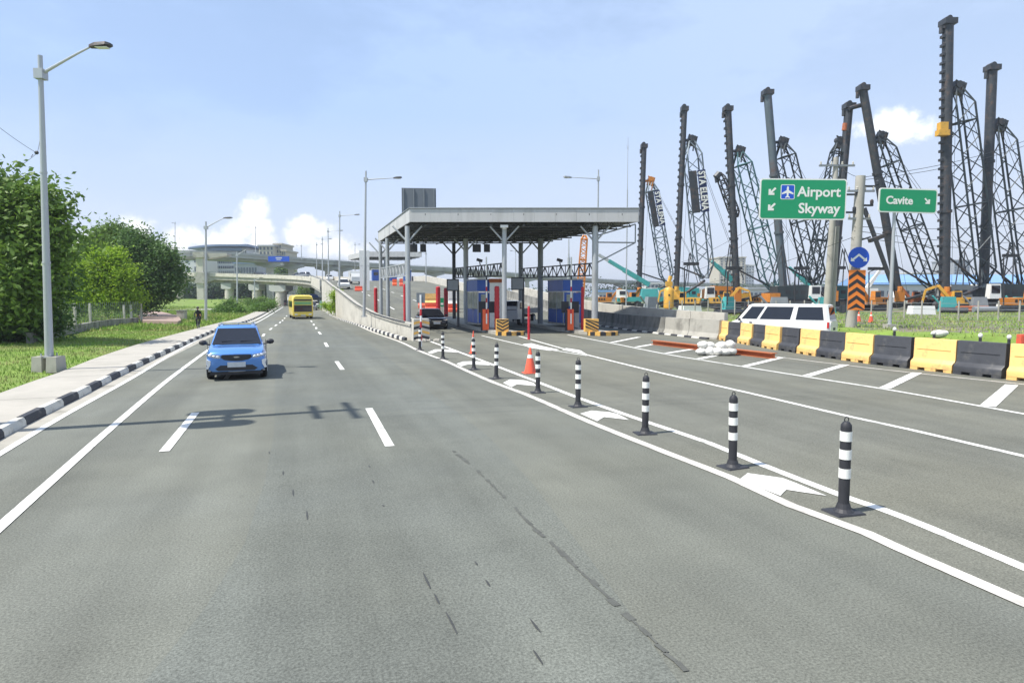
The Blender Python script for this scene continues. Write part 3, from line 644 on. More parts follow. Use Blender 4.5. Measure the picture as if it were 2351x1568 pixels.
for i, px in enumerate((905, 1000, 1105, 1210, 1315, 1425, 1560, 1680, 1800, 1935)):
    p = on(UL, px); pier('far pier of the upper flyover, number %s counting right from the second canopy' % ('one two three four five six seven eight nine ten'.split()[i]), p.x, p.y+5, p.z-1.7, 1.0, 9, .15, sq=True, base=-.1)
for lab, px in (('round-bodied pier of the lower flyover left of the underpass', 592), ('broad pier at the left mouth of the underpass', 638), ('pier of the lower flyover in front of the dark trees', 520), ('pier of the lower flyover half hidden behind the big tree', 405)):
    p = on(LL_, px); pier(lab, p.x-.2, p.y+2.2, p.z-1.65, 1.2 if px != 638 else 1.45, 3.4 if px != 638 else 5, -.3, base=gh(p.x, p.y)-.1)
# double-decked pier standing in front of both decks
Y = on(LL_, 466).y-1.6; p = at(464, 687, Y); zt = at(464, 592, Y).z; zc = at(464, 628, Y).z; z0 = gh(p.x, Y)-.1
t = thing('bridge_pier', 'tall double-decked square pier right behind the second lamp post on the left', 'pier', (p.x, Y, z0), 0, 'piers under the flyovers')
for nm, za, zb_, w, m_ in (('column', 0, zt-z0, 1.9, 'conc_l'), ('lower_cross_head', zc-z0-2.7, zc-z0+.3, 2.6, 'conc'), ('upper_cross_head', zt-z0+.003, zt-z0+1.5, 3.0, 'conc')):
    mb = MB(); mb.box((0, 0 if nm == 'column' else .3, (za+zb_)/2), (w, w if nm == 'column' else w+.5, zb_-za)); mb.build(nm, M[m_], t)
mb = MB(); mb.extr([(0, 0), (4.2, 1.6), (4.2, 2.6), (0, 2.6)], (1.3, .4, zc-z0-2.5), Vector((1, 0, 0)), UP, Vector((0, 1, 0)), 3.0); mb.build('cantilever', M['conc'], t)
mb = MB(); mb.extr([(0, 0), (5.5, .9), (5.5, 1.6), (0, 1.6)], (1.5, .4, zt-z0-.3), Vector((1, 0, 0)), UP, Vector((0, 1, 0)), 3.0); mb.build('cantilever', M['conc'], t)
# ================================================================== TOLL CANOPY
def truss(mb, a, b, h, n, r=.05, rd=.03):
    a = Vector(a); b = Vector(b); mb.tube(a, b, r, n=5); mb.tube(a+UP*h, b+UP*h, r, n=5)
    for i in range(n):
        p = a+(b-a)*(i/n); q = a+(b-a)*((i+1)/n)
        mb.tube(p, q+UP*h, rd, n=4) if i % 2 == 0 else mb.tube(p+UP*h, q, rd, n=4)
        mb.tube(p, p+UP*h, rd, n=4)
def canopy(label, FL, FR, BL, BR, zb, zt, rows, groundz, detail=True):
    c = thing('toll_canopy', label, 'toll canopy', (FL.x, FL.y, 0))
    cor = [FL, FR, BR, BL]
    for i in range(4):
        a, b = cor[i], cor[(i+1) % 4]; d = (b-a).normalized(); s_ = Vector((d.y, -d.x, 0)); L = (b-a).length; n = max(2, int(L/1.25)) if detail else 1
        if detail:
            for k in range(n):
                p = a+d*(L*k/n+.004); q = a+d*(L*(k+1)/n-.004); mb = MB(); w = random.uniform(0, .006)
                mb.add([p+s_*w+UP*zb, q+s_*w+UP*zb, q+s_*w+UP*zt, p+s_*w+UP*zt, p-s_*.08+UP*zb, q-s_*.08+UP*zb, q-s_*.08+UP*zt, p-s_*.08+UP*zt], [(0, 1, 2, 3), (7, 6, 5, 4), (0, 4, 5, 1), (3, 2, 6, 7), (0, 3, 7, 4), (1, 5, 6, 2)])
                mb.build('fascia_panel', M['fascia'], c, world=True)
            mb = MB(); mb.tube(a+s_*.02+UP*(zt+.02), b+s_*.02+UP*(zt+.02), .045, n=6); mb.build('roof_edge_trim', M['steel_g'], c, world=True)
        else:
            mb = MB(); mb.add([a+UP*zb, b+UP*zb, b+UP*zt, a+UP*zt, a-s_*.1+UP*zb, b-s_*.1+UP*zb, b-s_*.1+UP*zt, a-s_*.1+UP*zt], [(0, 1, 2, 3), (7, 6, 5, 4), (0, 4, 5, 1), (3, 2, 6, 7)]); mb.build('fascia_panel', M['fascia'], c, world=True)
    ce = (FL+FR+BL+BR)/4; inn = [p+(ce-p)*.012 for p in cor]
    mb = MB(); mb.prism([Vector((p.x, p.y, 0)) for p in inn], zb+.55, zb+.62); mb.build('roof', M['truss'], c, world=True)
    mb = MB()
    nb = 9 if detail else 4
    for k in range(nb):
        t_ = (k+.4)/nb; a = FL+(BL-FL)*t_; b = FR+(BR-FR)*t_; d = (b-a)*.01; truss(mb, a+d+UP*(zb-.22), b-d+UP*(zb-.22), .72, 22 if detail else 8, .05, .032)
    for k in range(7 if detail else 3):
        t_ = (k+.5)/(7 if detail else 3); a = FL+(FR-FL)*t_; b = BL+(BR-BL)*t_; mb.tube(a+UP*(zb+.48), b+UP*(zb+.48), .07, n=4); mb.tube(a+UP*(zb-.22), b+UP*(zb-.22), .05, n=4)
    stuff(mb.build('roof_truss', M['truss'], c, world=True))
    for (x, y, r, m_) in rows:
        mb = MB(); z0 = groundz(x, y); mb.tube((x, y, z0), (x, y, zb-.2), r, r, 12); mb.box((x, y, z0+.25), (r*3.2, r*3.2, .5)) if False else None; mb.build('column', M[m_], c, world=True, smooth=True)
        if detail:
            mb = MB()
            for s_ in (-1, 1): mb.tube((x, y, zb-1.25), (x+s_*.95, y, zb-.2), .06, n=6)
            mb.build('knee_brace', M[m_], c, world=True)
    return c
FL = at(940, 515, 42.4); FR = at(1467, 512, 42.4); BL = at(869, 558, 57.8); BR = at(1243, 555, 57.2)
for p in (FL, FR, BL, BR): p.z = 0
ZB = 7.25; ZT = at(940, 479, 42.4).z
rowsL = [(-6.82, 43, .165, 'galv'), (-9.85, 52, .15, 'galv'), (-11.2, 56, .15, 'galv')]
rowsM = [(-.5, 43, .16, 'galv'), (-3.65, 52, .2, 'galv'), (-4.95, 56, .15, 'steel_d')]
rowsR = [(5.42, 43, .19, 'galv'), (2.25, 52, .22, 'steel_g'), (.75, 56.5, .2, 'steel_g')]
can = canopy('large light grey toll canopy on round columns over the booths', FL, FR, BL, BR, ZB, ZT, rowsL+rowsM+rowsR, lambda x, y: zr(x, y))
for (a, b), m_ in (((rowsL[0], rowsL[2]), 'conc_l'), ((rowsM[0], rowsM[2]), 'steel_d'), ((rowsR[0], rowsR[2]), 'steel_d')):
    mb = MB(); truss(mb, (a[0], a[1], 3.85), (b[0], b[1], 4.05), .8, 18, .05, .04); mb.build('side_truss', M[m_ if m_ != 'conc_l' else 'galv'], can, world=True)
mb = MB(); p = (5.42, 43, 6.6)
for a, b in (((5.6, 43, 6.45), (8.1, 43.3, 7.2)), ((5.6, 43, 6.0), (8.1, 43.3, 6.0)), ((8.1, 43.3, 7.2), (8.1, 43.3, 6.0)), ((8.1, 43.3, 6.0), (5.6, 43, 4.7))): mb.tube(a, b, .045, n=5)
mb.build('side_bracket', M['steel_g'], can, world=True)
mb = MB(); mb.box((0, 0, 0), (.5, .28, .16)); mb.sphere((0, 0, -.1), (.16, .12, .1), 8, 4)
o = mb.build('ceiling_lamp', M['white'], can); o.location = Vector((-.5-FL.x, 42.7-FL.y, 7.0))
bb = thing('billboard', 'dark grey back of a billboard standing on the canopy roof', 'billboard', (at(962, 476, 52).x, 52, ZT-.6), math.radians(6))
a = at(923, 433.5, 52); b = at(1001.5, 475, 52); w = b.x-a.x; h = a.z-ZT+.3
mb = MB(); mb.box((0, 0, a.z-ZT+.6-h/2+.03), (w, .12, h)); mb.build('panel', M['board'], bb)
for x in np.linspace(-w/2+.15, w/2-.15, 4): mb = MB(); mb.box((x, -.1, a.z-ZT+.6-h/2+.03), (.07, .07, h*.98)); mb.build('post', M['steel_g'], bb)
mb = MB(); [mb.tube((x, .1, h+.3), (x, 1.2, -.2), .04, n=5) for x in (-1, 1)]; mb.build('back_stay', M['steel_d'], bb)
# second canopy up the ramp
q = lambda x, y: Vector((x, y, 0))
g2 = lambda x, y: zr(x, y)
F2 = at(833, 590, 187); zb2 = F2.z; fl, fr = q(F2.x, 187), q(at(968, 590, 187).x, 187)
can2 = canopy('far second toll canopy higher up the ramp', fl, fr, q(at(800, 590, 203).x, 203), q(at(935, 590, 203).x, 203), zb2, at(833, 581, 187).z+.4, [(fl.x+.8, 188, .25, 'steel_g'), (fl.x+6, 188, .25, 'steel_g'), (fl.x+12, 188, .25, 'steel_g'), (fl.x-2, 200, .25, 'steel_d'), (fl.x+4, 200, .25, 'steel_d')], g2, detail=False)
for i, (px, lab) in enumerate(((862, 'small far blue toll booth under the second canopy, left one'), (902, 'small far blue toll booth under the second canopy, middle one'), (935, 'small far blue toll booth under the second canopy, right one'))):
    p = at(px, 640, 180); t = thing('toll_booth', lab, 'toll booth', (p.x, 180, zr(p.x, 180)), .3, 'toll booths'); mb = MB(); mb.box((0, 0, 1.5), (1.8, 3, 3)); mb.build('wall', M['bluep'], t); mb = MB(); mb.box((0, -1.502, 1.9), (1.2, .02, .9)); mb.build('window', M['glass'], t); mb = MB(); mb.box((0, 0, 3.08), (2.2, 3.4, .16)); mb.build('roof', M['white'], t)
for px, w, lab in ((832, .95, 'tall white rectangular pylon beside the ramp lamp post'), (845.5, .5, 'narrower white pylon right of the wide one')):
    p = at(px, 649, 100); z0 = zr(p.x, 100); t = at(px, 575.6, 100); a = thing('pylon', lab, 'pylon', (p.x, 100, z0), .2); H = t.z-z0; mb = MB(); mb.box((0, 0, H*.31), (w*.8, .6, H*.62)); mb.build('lower_panel', M['white'], a); mb = MB(); mb.box((0, 0, H*.81+.01), (w*.8+.02, .62, H*.376)); mb.build('upper_panel', M['white'], a)
# ================================================================== FAR BUILDINGS
def block(label, px0, px1, ytop, Y, depth, m_, rows, cols, roofm=None, win=True, ww=.55, wh=.5, zb=0, cat='building', name='building', extra=None):
    a = at(px0, ytop, Y); b = at(px1, ytop, Y); H = a.z-zb; w = b.x-a.x
    t = thing(name, label, cat, ((a.x+b.x)/2, Y, zb)); mb = MB(); mb.box((0, depth/2, H/2), (w, depth, H)); mb.build('wall', M[m_], t)
    mb = MB(); mb.box((0, depth/2, H+.4), (w+1.2, depth+1.2, .8)); mb.build('roof', M[roofm or m_], t)
    if win:
        cw = w/cols; rh = H/rows; me = None
        for r in range(rows):
            for c in range(cols):
                if me is None: mb = MB(); mb.box((0, 0, 0), (cw*ww, .3, rh*wh)); o = mb.build('window', M['b_win'], t); me = o.data
                else: o = bpy.data.objects.new('window', me); COL.objects.link(o); o.parent = t
                o.location = (-w/2+cw*(c+.5), -.12, rh*(r+.55))
    return t
st = block('wide pale building with a dark curved roof band left behind the flyovers', 462, 566, 573, 360, 40, 'b_white', 10, 24, 'b_grey')
mb = MB(); pts = []
for k in range(13):
    t_ = k/12; x = 432+t_*136; y = 568-7*math.sin(min(1, t_*1.9)*math.pi/2); pts.append(at(x, y, 355))
mb.loft([[p-Vector(st.location), p-Vector(st.location)+Vector((0, 45, 0)), p-Vector(st.location)+Vector((0, 45, -1.0)), p-Vector(st.location)-UP*1.0] for p in pts]); mb.build('curved_roof', M['b_roof'], st)
mb = MB(); a = at(470, 569, 358); b = at(555, 576, 358); mb.add([Vector((x, 358, z))-Vector(st.location) for x, z in ((a.x, b.z), (b.x, b.z), (b.x, a.z), (a.x, a.z))], [(0, 1, 2, 3)]); mb.build('glass_band', M['b_roof'], st, fix=False)
block('plain white slab building left of the double-decked pier', 402, 458, 588, 330, 20, 'b_white', 5, 3, None, ww=.3)
block('low pale block between curved-roof building and apartments', 560, 594, 585, 350, 20, 'b_white', 7, 5)
block('beige apartment block with dark recessed bays', 594, 628, 566, 340, 18, 'b_beige', 12, 4, 'b_grey', ww=.4, wh=.6)
block('stepped beige apartment block right of its twin', 629, 646, 562, 345, 18, 'b_beige', 12, 3, 'b_beige', ww=.4, wh=.6)
block('lower step of the beige apartments', 647, 656, 577, 345, 18, 'b_beige', 9, 2, 'b_beige', ww=.4, wh=.6)
block('grey sloping-roofed hall behind the lower flyover', 538, 590, 606, 300, 25, 'b_grey', 2, 8, 'b_roof')
block('low white shed behind the far canopy', 876, 930, 645, 330, 20, 'b_white', 1, 8)
block('tall beige tower behind the third piling rig', 1652, 1712, 592, 520, 25, 'b_beige', 16, 6, None, ww=.35, wh=.4)
block('narrow beige annex beside the tall tower', 1713, 1732, 610, 525, 25, 'b_white', 12, 3, None, ww=.35, wh=.4)
block('pale tower between the two tallest rigs', 2190, 2228, 599, 480, 25, 'b_grey', 14, 4, None, ww=.35, wh=.4)
block('low pale building right of the Cavite sign post', 2095, 2150, 628, 430, 25, 'b_white', 4, 6)
block('small pale block under the flyover right of the canopy', 1485, 1530, 652, 400, 25, 'b_white', 3, 5)
block('long low shed with a bright blue roof behind the rigs', 1995, 2420, 655, 210, 18, 'b_white', 1, 22, 'b_blue', wh=.3)
for o in bpy.data.objects:
    if o.get('label') == 'long low shed with a bright blue roof behind the rigs': T = o
mb = MB(); a = at(1995, 655, 210); b = at(2420, 655, 210); L = b.x-a.x; mb.extr([(-1, 0), (10, 3.4), (21, 0)], (-L/2, 0, a.z+.3), Vector((0, 1, 0)), UP, Vector((1, 0, 0)), L); mb.build('gable_roof', M['b_blue'], T)
block('low white-roofed depot building left of the rig yard', 1375, 1480, 671, 240, 18, 'b_white', 1, 12, 'b_blue', wh=.35)
block('low white depot building behind the piling rigs', 1500, 1660, 666, 260, 18, 'b_white', 1, 14, 'b_white', wh=.35)
block('low grey-roofed depot right of the airport sign', 1720, 1890, 664, 260, 18, 'b_white', 1, 16, 'b_grey', wh=.35)
# ================================================================== VEHICLES
def bil(q, u, v): return (q[0]*(1-u)+q[1]*u)*(1-v)+(q[3]*(1-u)+q[2]*u)*v
def quad_plate(q, u0, u1, v0, v1, off, th=.012):
    n = (q[1]-q[0]).cross(q[3]-q[0]).normalized()
    c = [bil(q, u0, v0), bil(q, u1, v0), bil(q, u1, v1), bil(q, u0, v1)]
    return MB().add([p+n*off for p in c]+[p+n*(off-th) for p in c], [(0, 1, 2, 3), (7, 6, 5, 4), (0, 4, 5, 1), (1, 5, 6, 2), (2, 6, 7, 3), (3, 7, 4, 0)])
def wheel(parent, x, y, r, w):
    s_ = 1 if x > 0 else -1
    mb = MB(); prof = [(r*.62, -w/2), (r*.93, -w/2), (r, -w*.36), (r, w*.36), (r*.93, w/2), (r*.62, w/2)]
    n = 20; rings = [[Vector((z, rr*math.cos(2*math.pi*i/n), rr*math.sin(2*math.pi*i/n))) for i in range(n)] for rr, z in prof]
    mb.loft(rings); t = mb.build('wheel', M['tyre'], parent, smooth=True); t.location = (x, y, r)
    mb = MB(); mb.tube((s_*w*.40, 0, 0), (s_*(w/2+.012), 0, 0), r*.60, r*.55, 16)
    for k in range(5):
        a = 2*math.pi*k/5; mb.box((s_*(w/2+.014), math.cos(a)*r*.3, math.sin(a)*r*.3), (.02, r*.5, r*.12), rx=a)
    mb.build('rim', M['galv'], t)
def body_ring(y, hw, zb, zt, crown=.03, tuck=.9):
    h = [(0, zb), (hw*.84, zb), (hw*.97, zb+(zt-zb)*.14), (hw, zb+(zt-zb)*.45), (hw*.985, zb+(zt-zb)*.78), (hw*tuck, zt-.01), (hw*.5, zt+crown*.8), (0, zt+crown)]
    return [Vector((x, y, z)) for x, z in h]+[Vector((-x, y, z)) for x, z in reversed(h[1:-1])]
def car(name, label, paint, L=4.4, W=1.76, H=1.65, belt=1.02, hood=.92, kind='suv', group=None, loc=(0, 0, 0), rz=0, wr=.34, cat='car', detail=True, clear=.24, trim=None):
    t = thing(name, label, cat, loc, rz, group); h = W/2; f = L/2
    if kind == 'van': st = [(f, h*.80, .42, .80), (f-.06, h*.93, .30, .98), (f-.35, h*.99, clear, 1.10), (f-.7, h, clear, belt+.06), (f-1.1, h, clear, belt+.08), (-f+.3, h, clear, belt+.08), (-f+.06, h*.97, clear+.06, belt+.05), (-f, h*.92, clear+.12, belt)]
    elif kind == 'sedan': st = [(f, h*.74, .34, .62), (f-.10, h*.90, .22, .72), (f-.42, h*.985, clear, hood-.05), (f-1.05, h, clear, hood), (f-1.35, h, clear, belt-.03), (0, h, clear, belt), (-f+1.0, h, clear, belt), (-f+.35, h*.98, clear, belt-.02), (-f+.08, h*.92, clear+.06, belt-.08), (-f, h*.8, clear+.16, belt-.2)]
    else: st = [(f, h*.80, .36, .76), (f-.07, h*.92, .27, .84), (f-.30, h*.985, clear, hood-.02), (f-.85, h, clear, hood+.03), (f-1.15, h, clear, belt-.01), (0, h, clear, belt), (-f+.4, h, clear, belt), (-f+.08, h*.96, clear+.05, belt), (-f, h*.9, clear+.12, belt-.1)]
    mb = MB(); mb.loft([body_ring(y, w, a, b) for y, w, a, b in st]); body = mb.build('body', M[paint], t, smooth=True)
    if kind == 'van': yb0, yb1, yt0, yt1 = f-.42, -f+.05, f-1.15, -f+.22
    elif kind == 'sedan': yb0, yb1, yt0, yt1 = f-1.12, -f+.75, f-1.95, -f+1.35
    else: yb0, yb1, yt0, yt1 = f-1.02, -f+.12, f-1.72, -f+.42
    zb_ = belt-.02; hb = h*(.93 if kind != 'suv' else .88); ht = h*(.76 if kind != 'suv' else .70)
    ring = lambda y0, y1, hw, z, r=.12: [Vector(p) for p in ((-hw+r, y0, z), (hw-r, y0, z), (hw, y0-r, z), (hw, y1+r, z), (hw-r, y1, z), (-hw+r, y1, z), (-hw, y1+r, z), (-hw, y0-r, z))]
    mb = MB(); mb.loft([ring(yb0, yb1, hb, zb_), ring(yt0, yt1, ht, H-.07), ring(yt0-.12, yt1+.1, ht*.88, H-.015), ring(yt0-.3, yt1+.25, ht*.6, H)])
    mb.build('cabin', M[paint], t, smooth=True)
    z1 = H-.07
    ws = [Vector((hb-.12, yb0, zb_)), Vector((-hb+.12, yb0, zb_)), Vector((-ht+.12, yt0, z1)), Vector((ht-.12, yt0, z1))]
    quad_plate(ws, -.07, 1.07, .05, .93, .012).build('windscreen', M['glass'], t)
    rw_ = [Vector((-hb+.12, yb1, zb_)), Vector((hb-.12, yb1, zb_)), Vector((ht-.12, yt1, z1)), Vector((-ht+.12, yt1, z1))]
    quad_plate(rw_, .02, .98, .15, .88, .012).build('rear_window', M['glass'], t)
    for s_ in (1, -1):
        q = [Vector((s_*hb, yb0-.12, zb_)), Vector((s_*hb, yb1+.12, zb_)), Vector((s_*ht, yt1+.12, z1)), Vector((s_*ht, yt0-.12, z1))]
        if s_ > 0: q = [q[1], q[0], q[3], q[2]]
        cuts = {'van': ((.035, .215), (.25, .60), (.66, .965)), 'sedan': ((.12, .50), (.53, .9)), 'suv': ((.07, .36), (.385, .66), (.69, .93))}[kind]
        for u0, u1 in cuts:
            if s_ > 0: u0, u1 = 1-u1, 1-u0
            quad_plate(q, u0, u1, .12, .9, .010).build('window', M['glass'], t)
    for x in (-h+.10, h-.10):
        for y in (f-.78, -f+.82): wheel(t, x, y, wr, .2)
    for s_ in (1, -1):
        mb = MB(); mb.sphere((s_*(h+.13), yb0-.32, belt+.06), (.12, .07, .085), 8, 5); mb.tube((s_*(h-.08), yb0-.34, belt-.02), (s_*(h+.1), yb0-.32, belt+.03), .025, n=5); mb.build('mirror', M['black'], t, smooth=True)
    return t, f, h
def plate_on(t, pts, y, m_, name, th=.03, sy=1):
    mb = MB(); mb.extr([(p[0], p[1]) for p in pts], (0, y, 0), Vector((1, 0, 0)), UP, Vector((0, 1, 0)), th*sy); return mb.build(name, M[m_], t)
# blue crossover
p = G(549, 869); YAW = math.atan2(.32, .947)
blue, f, h = car('blue_car', 'bright blue crossover driving towards the camera in the middle lane', 'carblue', L=4.5, W=1.70, H=1.58, belt=1.0, hood=.93, loc=(p.x-.70, p.y+1.65, 0), rz=math.pi+.375, wr=.35)
yf = f-.03
mb = MB(); mb.extr([(-.43, .69), (-.34, .625), (-.15, .585), (.15, .585), (.34, .625), (.43, .69), (.40, .765), (-.40, .765)], (0, f-.06, 0), Vector((1, 0, 0)), UP, Vector((0, 1, 0)), .075); g_ = mb.build('grille', M['black'], blue)
mb = MB(); mb.extr([(-.10, .70), (-.03, .72), (.03, .72), (.10, .70), (.03, .675), (-.03, .675)], (0, f+.015, 0), Vector((1, 0, 0)), UP, Vector((0, 1, 0)), .02); mb.build('badge', M['chrome'], g_)
for s_ in (1, -1):
    mb = MB(); mb.extr([(s_*.44, .665), (s_*.60, .68), (s_*.80, .745), (s_*.83, .80), (s_*.62, .79), (s_*.45, .765)], (0, f-.26, 0), Vector((1, 0, -0)), UP, Vector((0, 1, 0)), .262)
    hl = mb.build('headlight', M['galv'], blue)
    for k in range(3): mb = MB(); mb.sphere((s_*(.51+.10*k), f+.004, .715+.02*k), (.05, .02, .032), 8, 5); mb.build('lens', M['lamp'], hl, smooth=True)
    mb = MB(); mb.extr([(s_*.70, .60), (s_*.80, .63), (s_*.83, .60), (s_*.78, .50), (s_*.84, .38), (s_*.78, .36), (s_*.71, .48)], (0, f-.16, 0), Vector((1, 0, 0)), UP, Vector((0, 1, 0)), .165); mb.build('running_light', M['white'], blue)
mb = MB(); mb.extr([(-.50, .30), (.50, .30), (.58, .36), (.44, .46), (-.44, .46), (-.58, .36)], (0, f-.08, 0), Vector((1, 0, 0)), UP, Vector((0, 1, 0)), .085); mb.build('lower_intake', M['black'], blue)
mb = MB(); mb.box((0, f+.02, .475), (.50, .02, .15)); mb.build('number_plate', M['plate'], blue)
mb = MB(); mb.loft([[Vector((x, f-.10-.28*abs(x/h)**3+dy, z)) for x, z, dy in ((x0, .245, 0), (x0, .285, .02), (x0, .29, -.1), (x0, .24, -.1))] for x0 in np.linspace(-h*.93, h*.93, 9)]); mb.build('skid_plate', M['galv'], blue)
mb = MB(); mb.box((0, .2, .22), (h*1.7, 3.9, .1)); mb.build('underbody', M['black'], blue)
for s_ in (1, -1): mb = MB(); mb.tube((s_*.54, .35, 1.60), (s_*.54, -1.6, 1.59), .018, n=6); mb.tube((s_*.54, .3, 1.54), (s_*.54, .35, 1.60), .018, n=5); mb.build('roof_rail', M['galv'], blue)
mb = MB(); mb.box((0, -.3, 1.582), (.85, 1.2, .012)); mb.build('sunroof', M['glass'], blue)
for s_ in (1, -1):
    mb = MB(); mb.box((s_*(h*.999+.004), -.15, .80), (.012, .012, .55)); mb.box((s_*(h*.999+.004), .85, .80), (.012, .012, .55)); mb.build('door_gap', M['black'], blue)
    mb = MB(); mb.box((s_*(h+.012), .1, .88), (.03, .16, .03)); mb.build('door_handle', M['galv'], blue)
mb = MB(); mb.path([Vector((x, f-.62, .955+.02*(1-(x/h)**2))) for x in np.linspace(-h*.62, h*.62, 7)], .006, 4); mb.build('bonnet_gap', M['black'], blue)
mb = MB(); mb.box((.18, f-1.16, 1.10), (.5, .02, .02), rz=.1); mb.box((-.35, f-1.16, 1.10), (.5, .02, .02), rz=.1); mb.build('wiper', M['black'], blue)
# black sedan in the first toll lane
p = G(1001, 757, .06)
sed, f, h = car('black_car', 'black sedan leaving the left toll lane with its headlights on', 'carblack', L=4.5, W=1.82, H=1.5, belt=.94, hood=.86, kind='sedan', loc=(p.x-.65, p.y+2.0, .08), rz=math.pi+.335, wr=.33)
for s_ in (1, -1):
    mb = MB(); mb.extr([(s_*.40, .60), (s_*.78, .66), (s_*.80, .74), (s_*.42, .68)], (0, f-.30, 0), Vector((1, 0, 0)), UP, Vector((0, 1, 0)), .26); mb.build('headlight', M['lamp'], sed)
    mb = MB(); mb.extr([(s_*.55, .30), (s_*.76, .32), (s_*.74, .40), (s_*.56, .38)], (0, f-.2, 0), Vector((1, 0, 0)), UP, Vector((0, 1, 0)), .15); mb.build('fog_light', M['lamp'], sed)
mb = MB(); mb.extr([(-.36, .62), (.36, .62), (.30, .56), (-.30, .56)], (0, f-.05, 0), Vector((1, 0, 0)), UP, Vector((0, 1, 0)), .07); mb.build('grille', M['chrome'], sed)
mb = MB(); mb.box((0, f+.03, .47), (.48, .02, .14)); mb.build('number_plate', M['plate'], sed)
mb = MB(); mb.box((0, 0, .2), (h*1.7, 4.0, .1)); mb.build('underbody', M['black'], sed)
# white van behind the plastic barriers
va = Vector((13.35, 39.4, 0)); vb = Vector((17.75, 36.0, 0)); vc = (va+vb)/2; vd = (va-vb).normalized()
van, f, h = car('white_van', 'white passenger van with dark windows passing behind the barriers', 'carwhite', L=5.6, W=1.9, H=2.08, belt=1.12, kind='van', loc=(vc.x, vc.y, -.02), rz=math.atan2(-vd.x, vd.y), wr=.34, cat='van')
for s_ in (1, -1): mb = MB(); mb.box((s_*(h-.05), -f+.12, .95), (.14, .1, .32)); mb.build('tail_light', M['redlamp'], van)
mb = MB(); mb.box((0, -f-.005, .72), (.5, .02, .14)); mb.build('number_plate', M['black'], van)
for s_ in (1, -1): mb = MB(); mb.box((s_*(h+.008), f-1.35, 1.02), (.03, .16, .04)); mb.build('door_handle', M['black'], van)
mb = MB(); mb.tube((-h-.012, f-.8, .98), (-h+.01, f-.8, .98), .12, n=14); mb.build('door_emblem', M['plate'], van)
# bus
def bus(label, loc, rz, L, W, H, m_, cat='bus', name='yellow_bus'):
    t = thing(name, label, cat, loc, rz); h = W/2; f = L/2
    def ring(y, k, z0, z1): return [Vector((x*k, y, z)) for x, z in ((-h+.12, z0), (h-.12, z0), (h, z0+.15), (h, z1-.35), (h-.1, z1-.1), (h-.35, z1), (-h+.35, z1), (-h+.1, z1-.1), (-h, z1-.35), (-h, z0+.15))]
    mb = MB(); mb.loft([ring(f, .93, .38, H-.12), ring(f-.15, .99, .28, H-.03), ring(f-.5, 1, .25, H), ring(-f+.2, 1, .25, H), ring(-f, .95, .35, H-.08)]); mb.build('body', M[m_], t, smooth=True)
    mb = MB(); mb.box((0, f+.01, H*.44), (W*.86, .03, H*.27)); mb.build('windscreen', M['glass'], t)
    mb = MB(); mb.box((0, f+.01, H*.665), (W*.82, .03, H*.13)); mb.build('green_visor', M['leaf_band'], t)
    mb = MB(); mb.box((0, f-.02, H*.79), (W*.86, .06, H*.07)); mb.build('destination_board', M['black'], t)
    for s_ in (1, -1):
        for k in range(5): mb = MB(); mb.box((s_*(h+.004), f-.9-k*(L-1.6)/5-.3, H*.62), (.02, (L-1.6)/5-.15, H*.26)); mb.build('window', M['glass'], t)
        mb = MB(); mb.box((s_*(W*.34), f+.02, .52), (.3, .05, .14)); mb.build('headlight', M['lamp'], t)
        mb = MB(); mb.box((s_*(h+.12), f+.12, H*.6), (.1, .06, .3)); mb.tube((s_*(h-.1), f, H*.7), (s_*(h+.12), f+.12, H*.7), .02, n=4); mb.build('mirror', M['black'], t)
        for y in (f-1.2, -f+1.5): wheel(t, s_*(h-.14), y, .42, .26)
    mb = MB(); mb.box((0, f+.012, .42), (.5, .03, .14)); mb.build('number_plate', M['plate'], t)
    return t
M['leaf_band'] = mat('green_visor', (.20, .42, .16), .4, var=.1)
p = G(693, 733); bus('yellow and green bus coming along the main road under the flyover', (p.x-1.25, p.y+3.5, 0), math.pi+YAW+.06, 7.2, 2.15, 2.62, 'busyellow')
# small traffic beyond the bus and on the ramps
far = [('white_car', 'white car with its tailgate up on the ramp beside the lamp post', 'carwhite', 789, 667, 104, None, 'suv', math.pi+YAW),
       ('dark_car', 'dark car on the lower flyover, right of its twin-car pair above the underpass', 'cargrey', 696, 630, 172, 7.2, 'suv', 1.0),
       ('dark_car', 'black car leading on the lower flyover just left of the grey one', 'carblack', 684, 630, 175, 7.2, 'sedan', 1.0),
       ('dark_car', 'black car far left on the lower flyover by the slim lamp post', 'carblack', 599, 627, 183, 7.7, 'sedan', 1.2),
       ('dark_car', 'second small black car on the far left of the lower flyover', 'carblack', 590, 627, 184, 7.8, 'sedan', 1.2),
       ('white_car', 'white car on the ramp far beyond, between the slim lamp posts', 'carwhite', 756, 640, 165, 6.3, 'suv', math.pi+YAW),
       ('silver_car', 'silver car following right behind the yellow bus', 'cargrey', 716, 700, 118, 0, 'sedan', math.pi+YAW),
       ('white_car', 'white car in the queue right of the bus by the green fence', 'carwhite', 722, 692, 135, 0, 'suv', math.pi+YAW),
       ('dark_car', 'dark car deep under the flyover beyond the bus', 'carblack', 714, 689, 160, 0, 'suv', math.pi+YAW)]
for nm, lab, pm, px, py, Y, z, kd, rz in far:
    p = at(px, py, Y); z = zr(p.x, Y)+.01 if z is None else z
    car(nm, lab, pm, L=4.4, W=1.75, H=1.62 if kd == 'suv' else 1.46, belt=1.0 if kd == 'suv' else .92, kind=kd, loc=(p.x, Y, z), rz=rz)
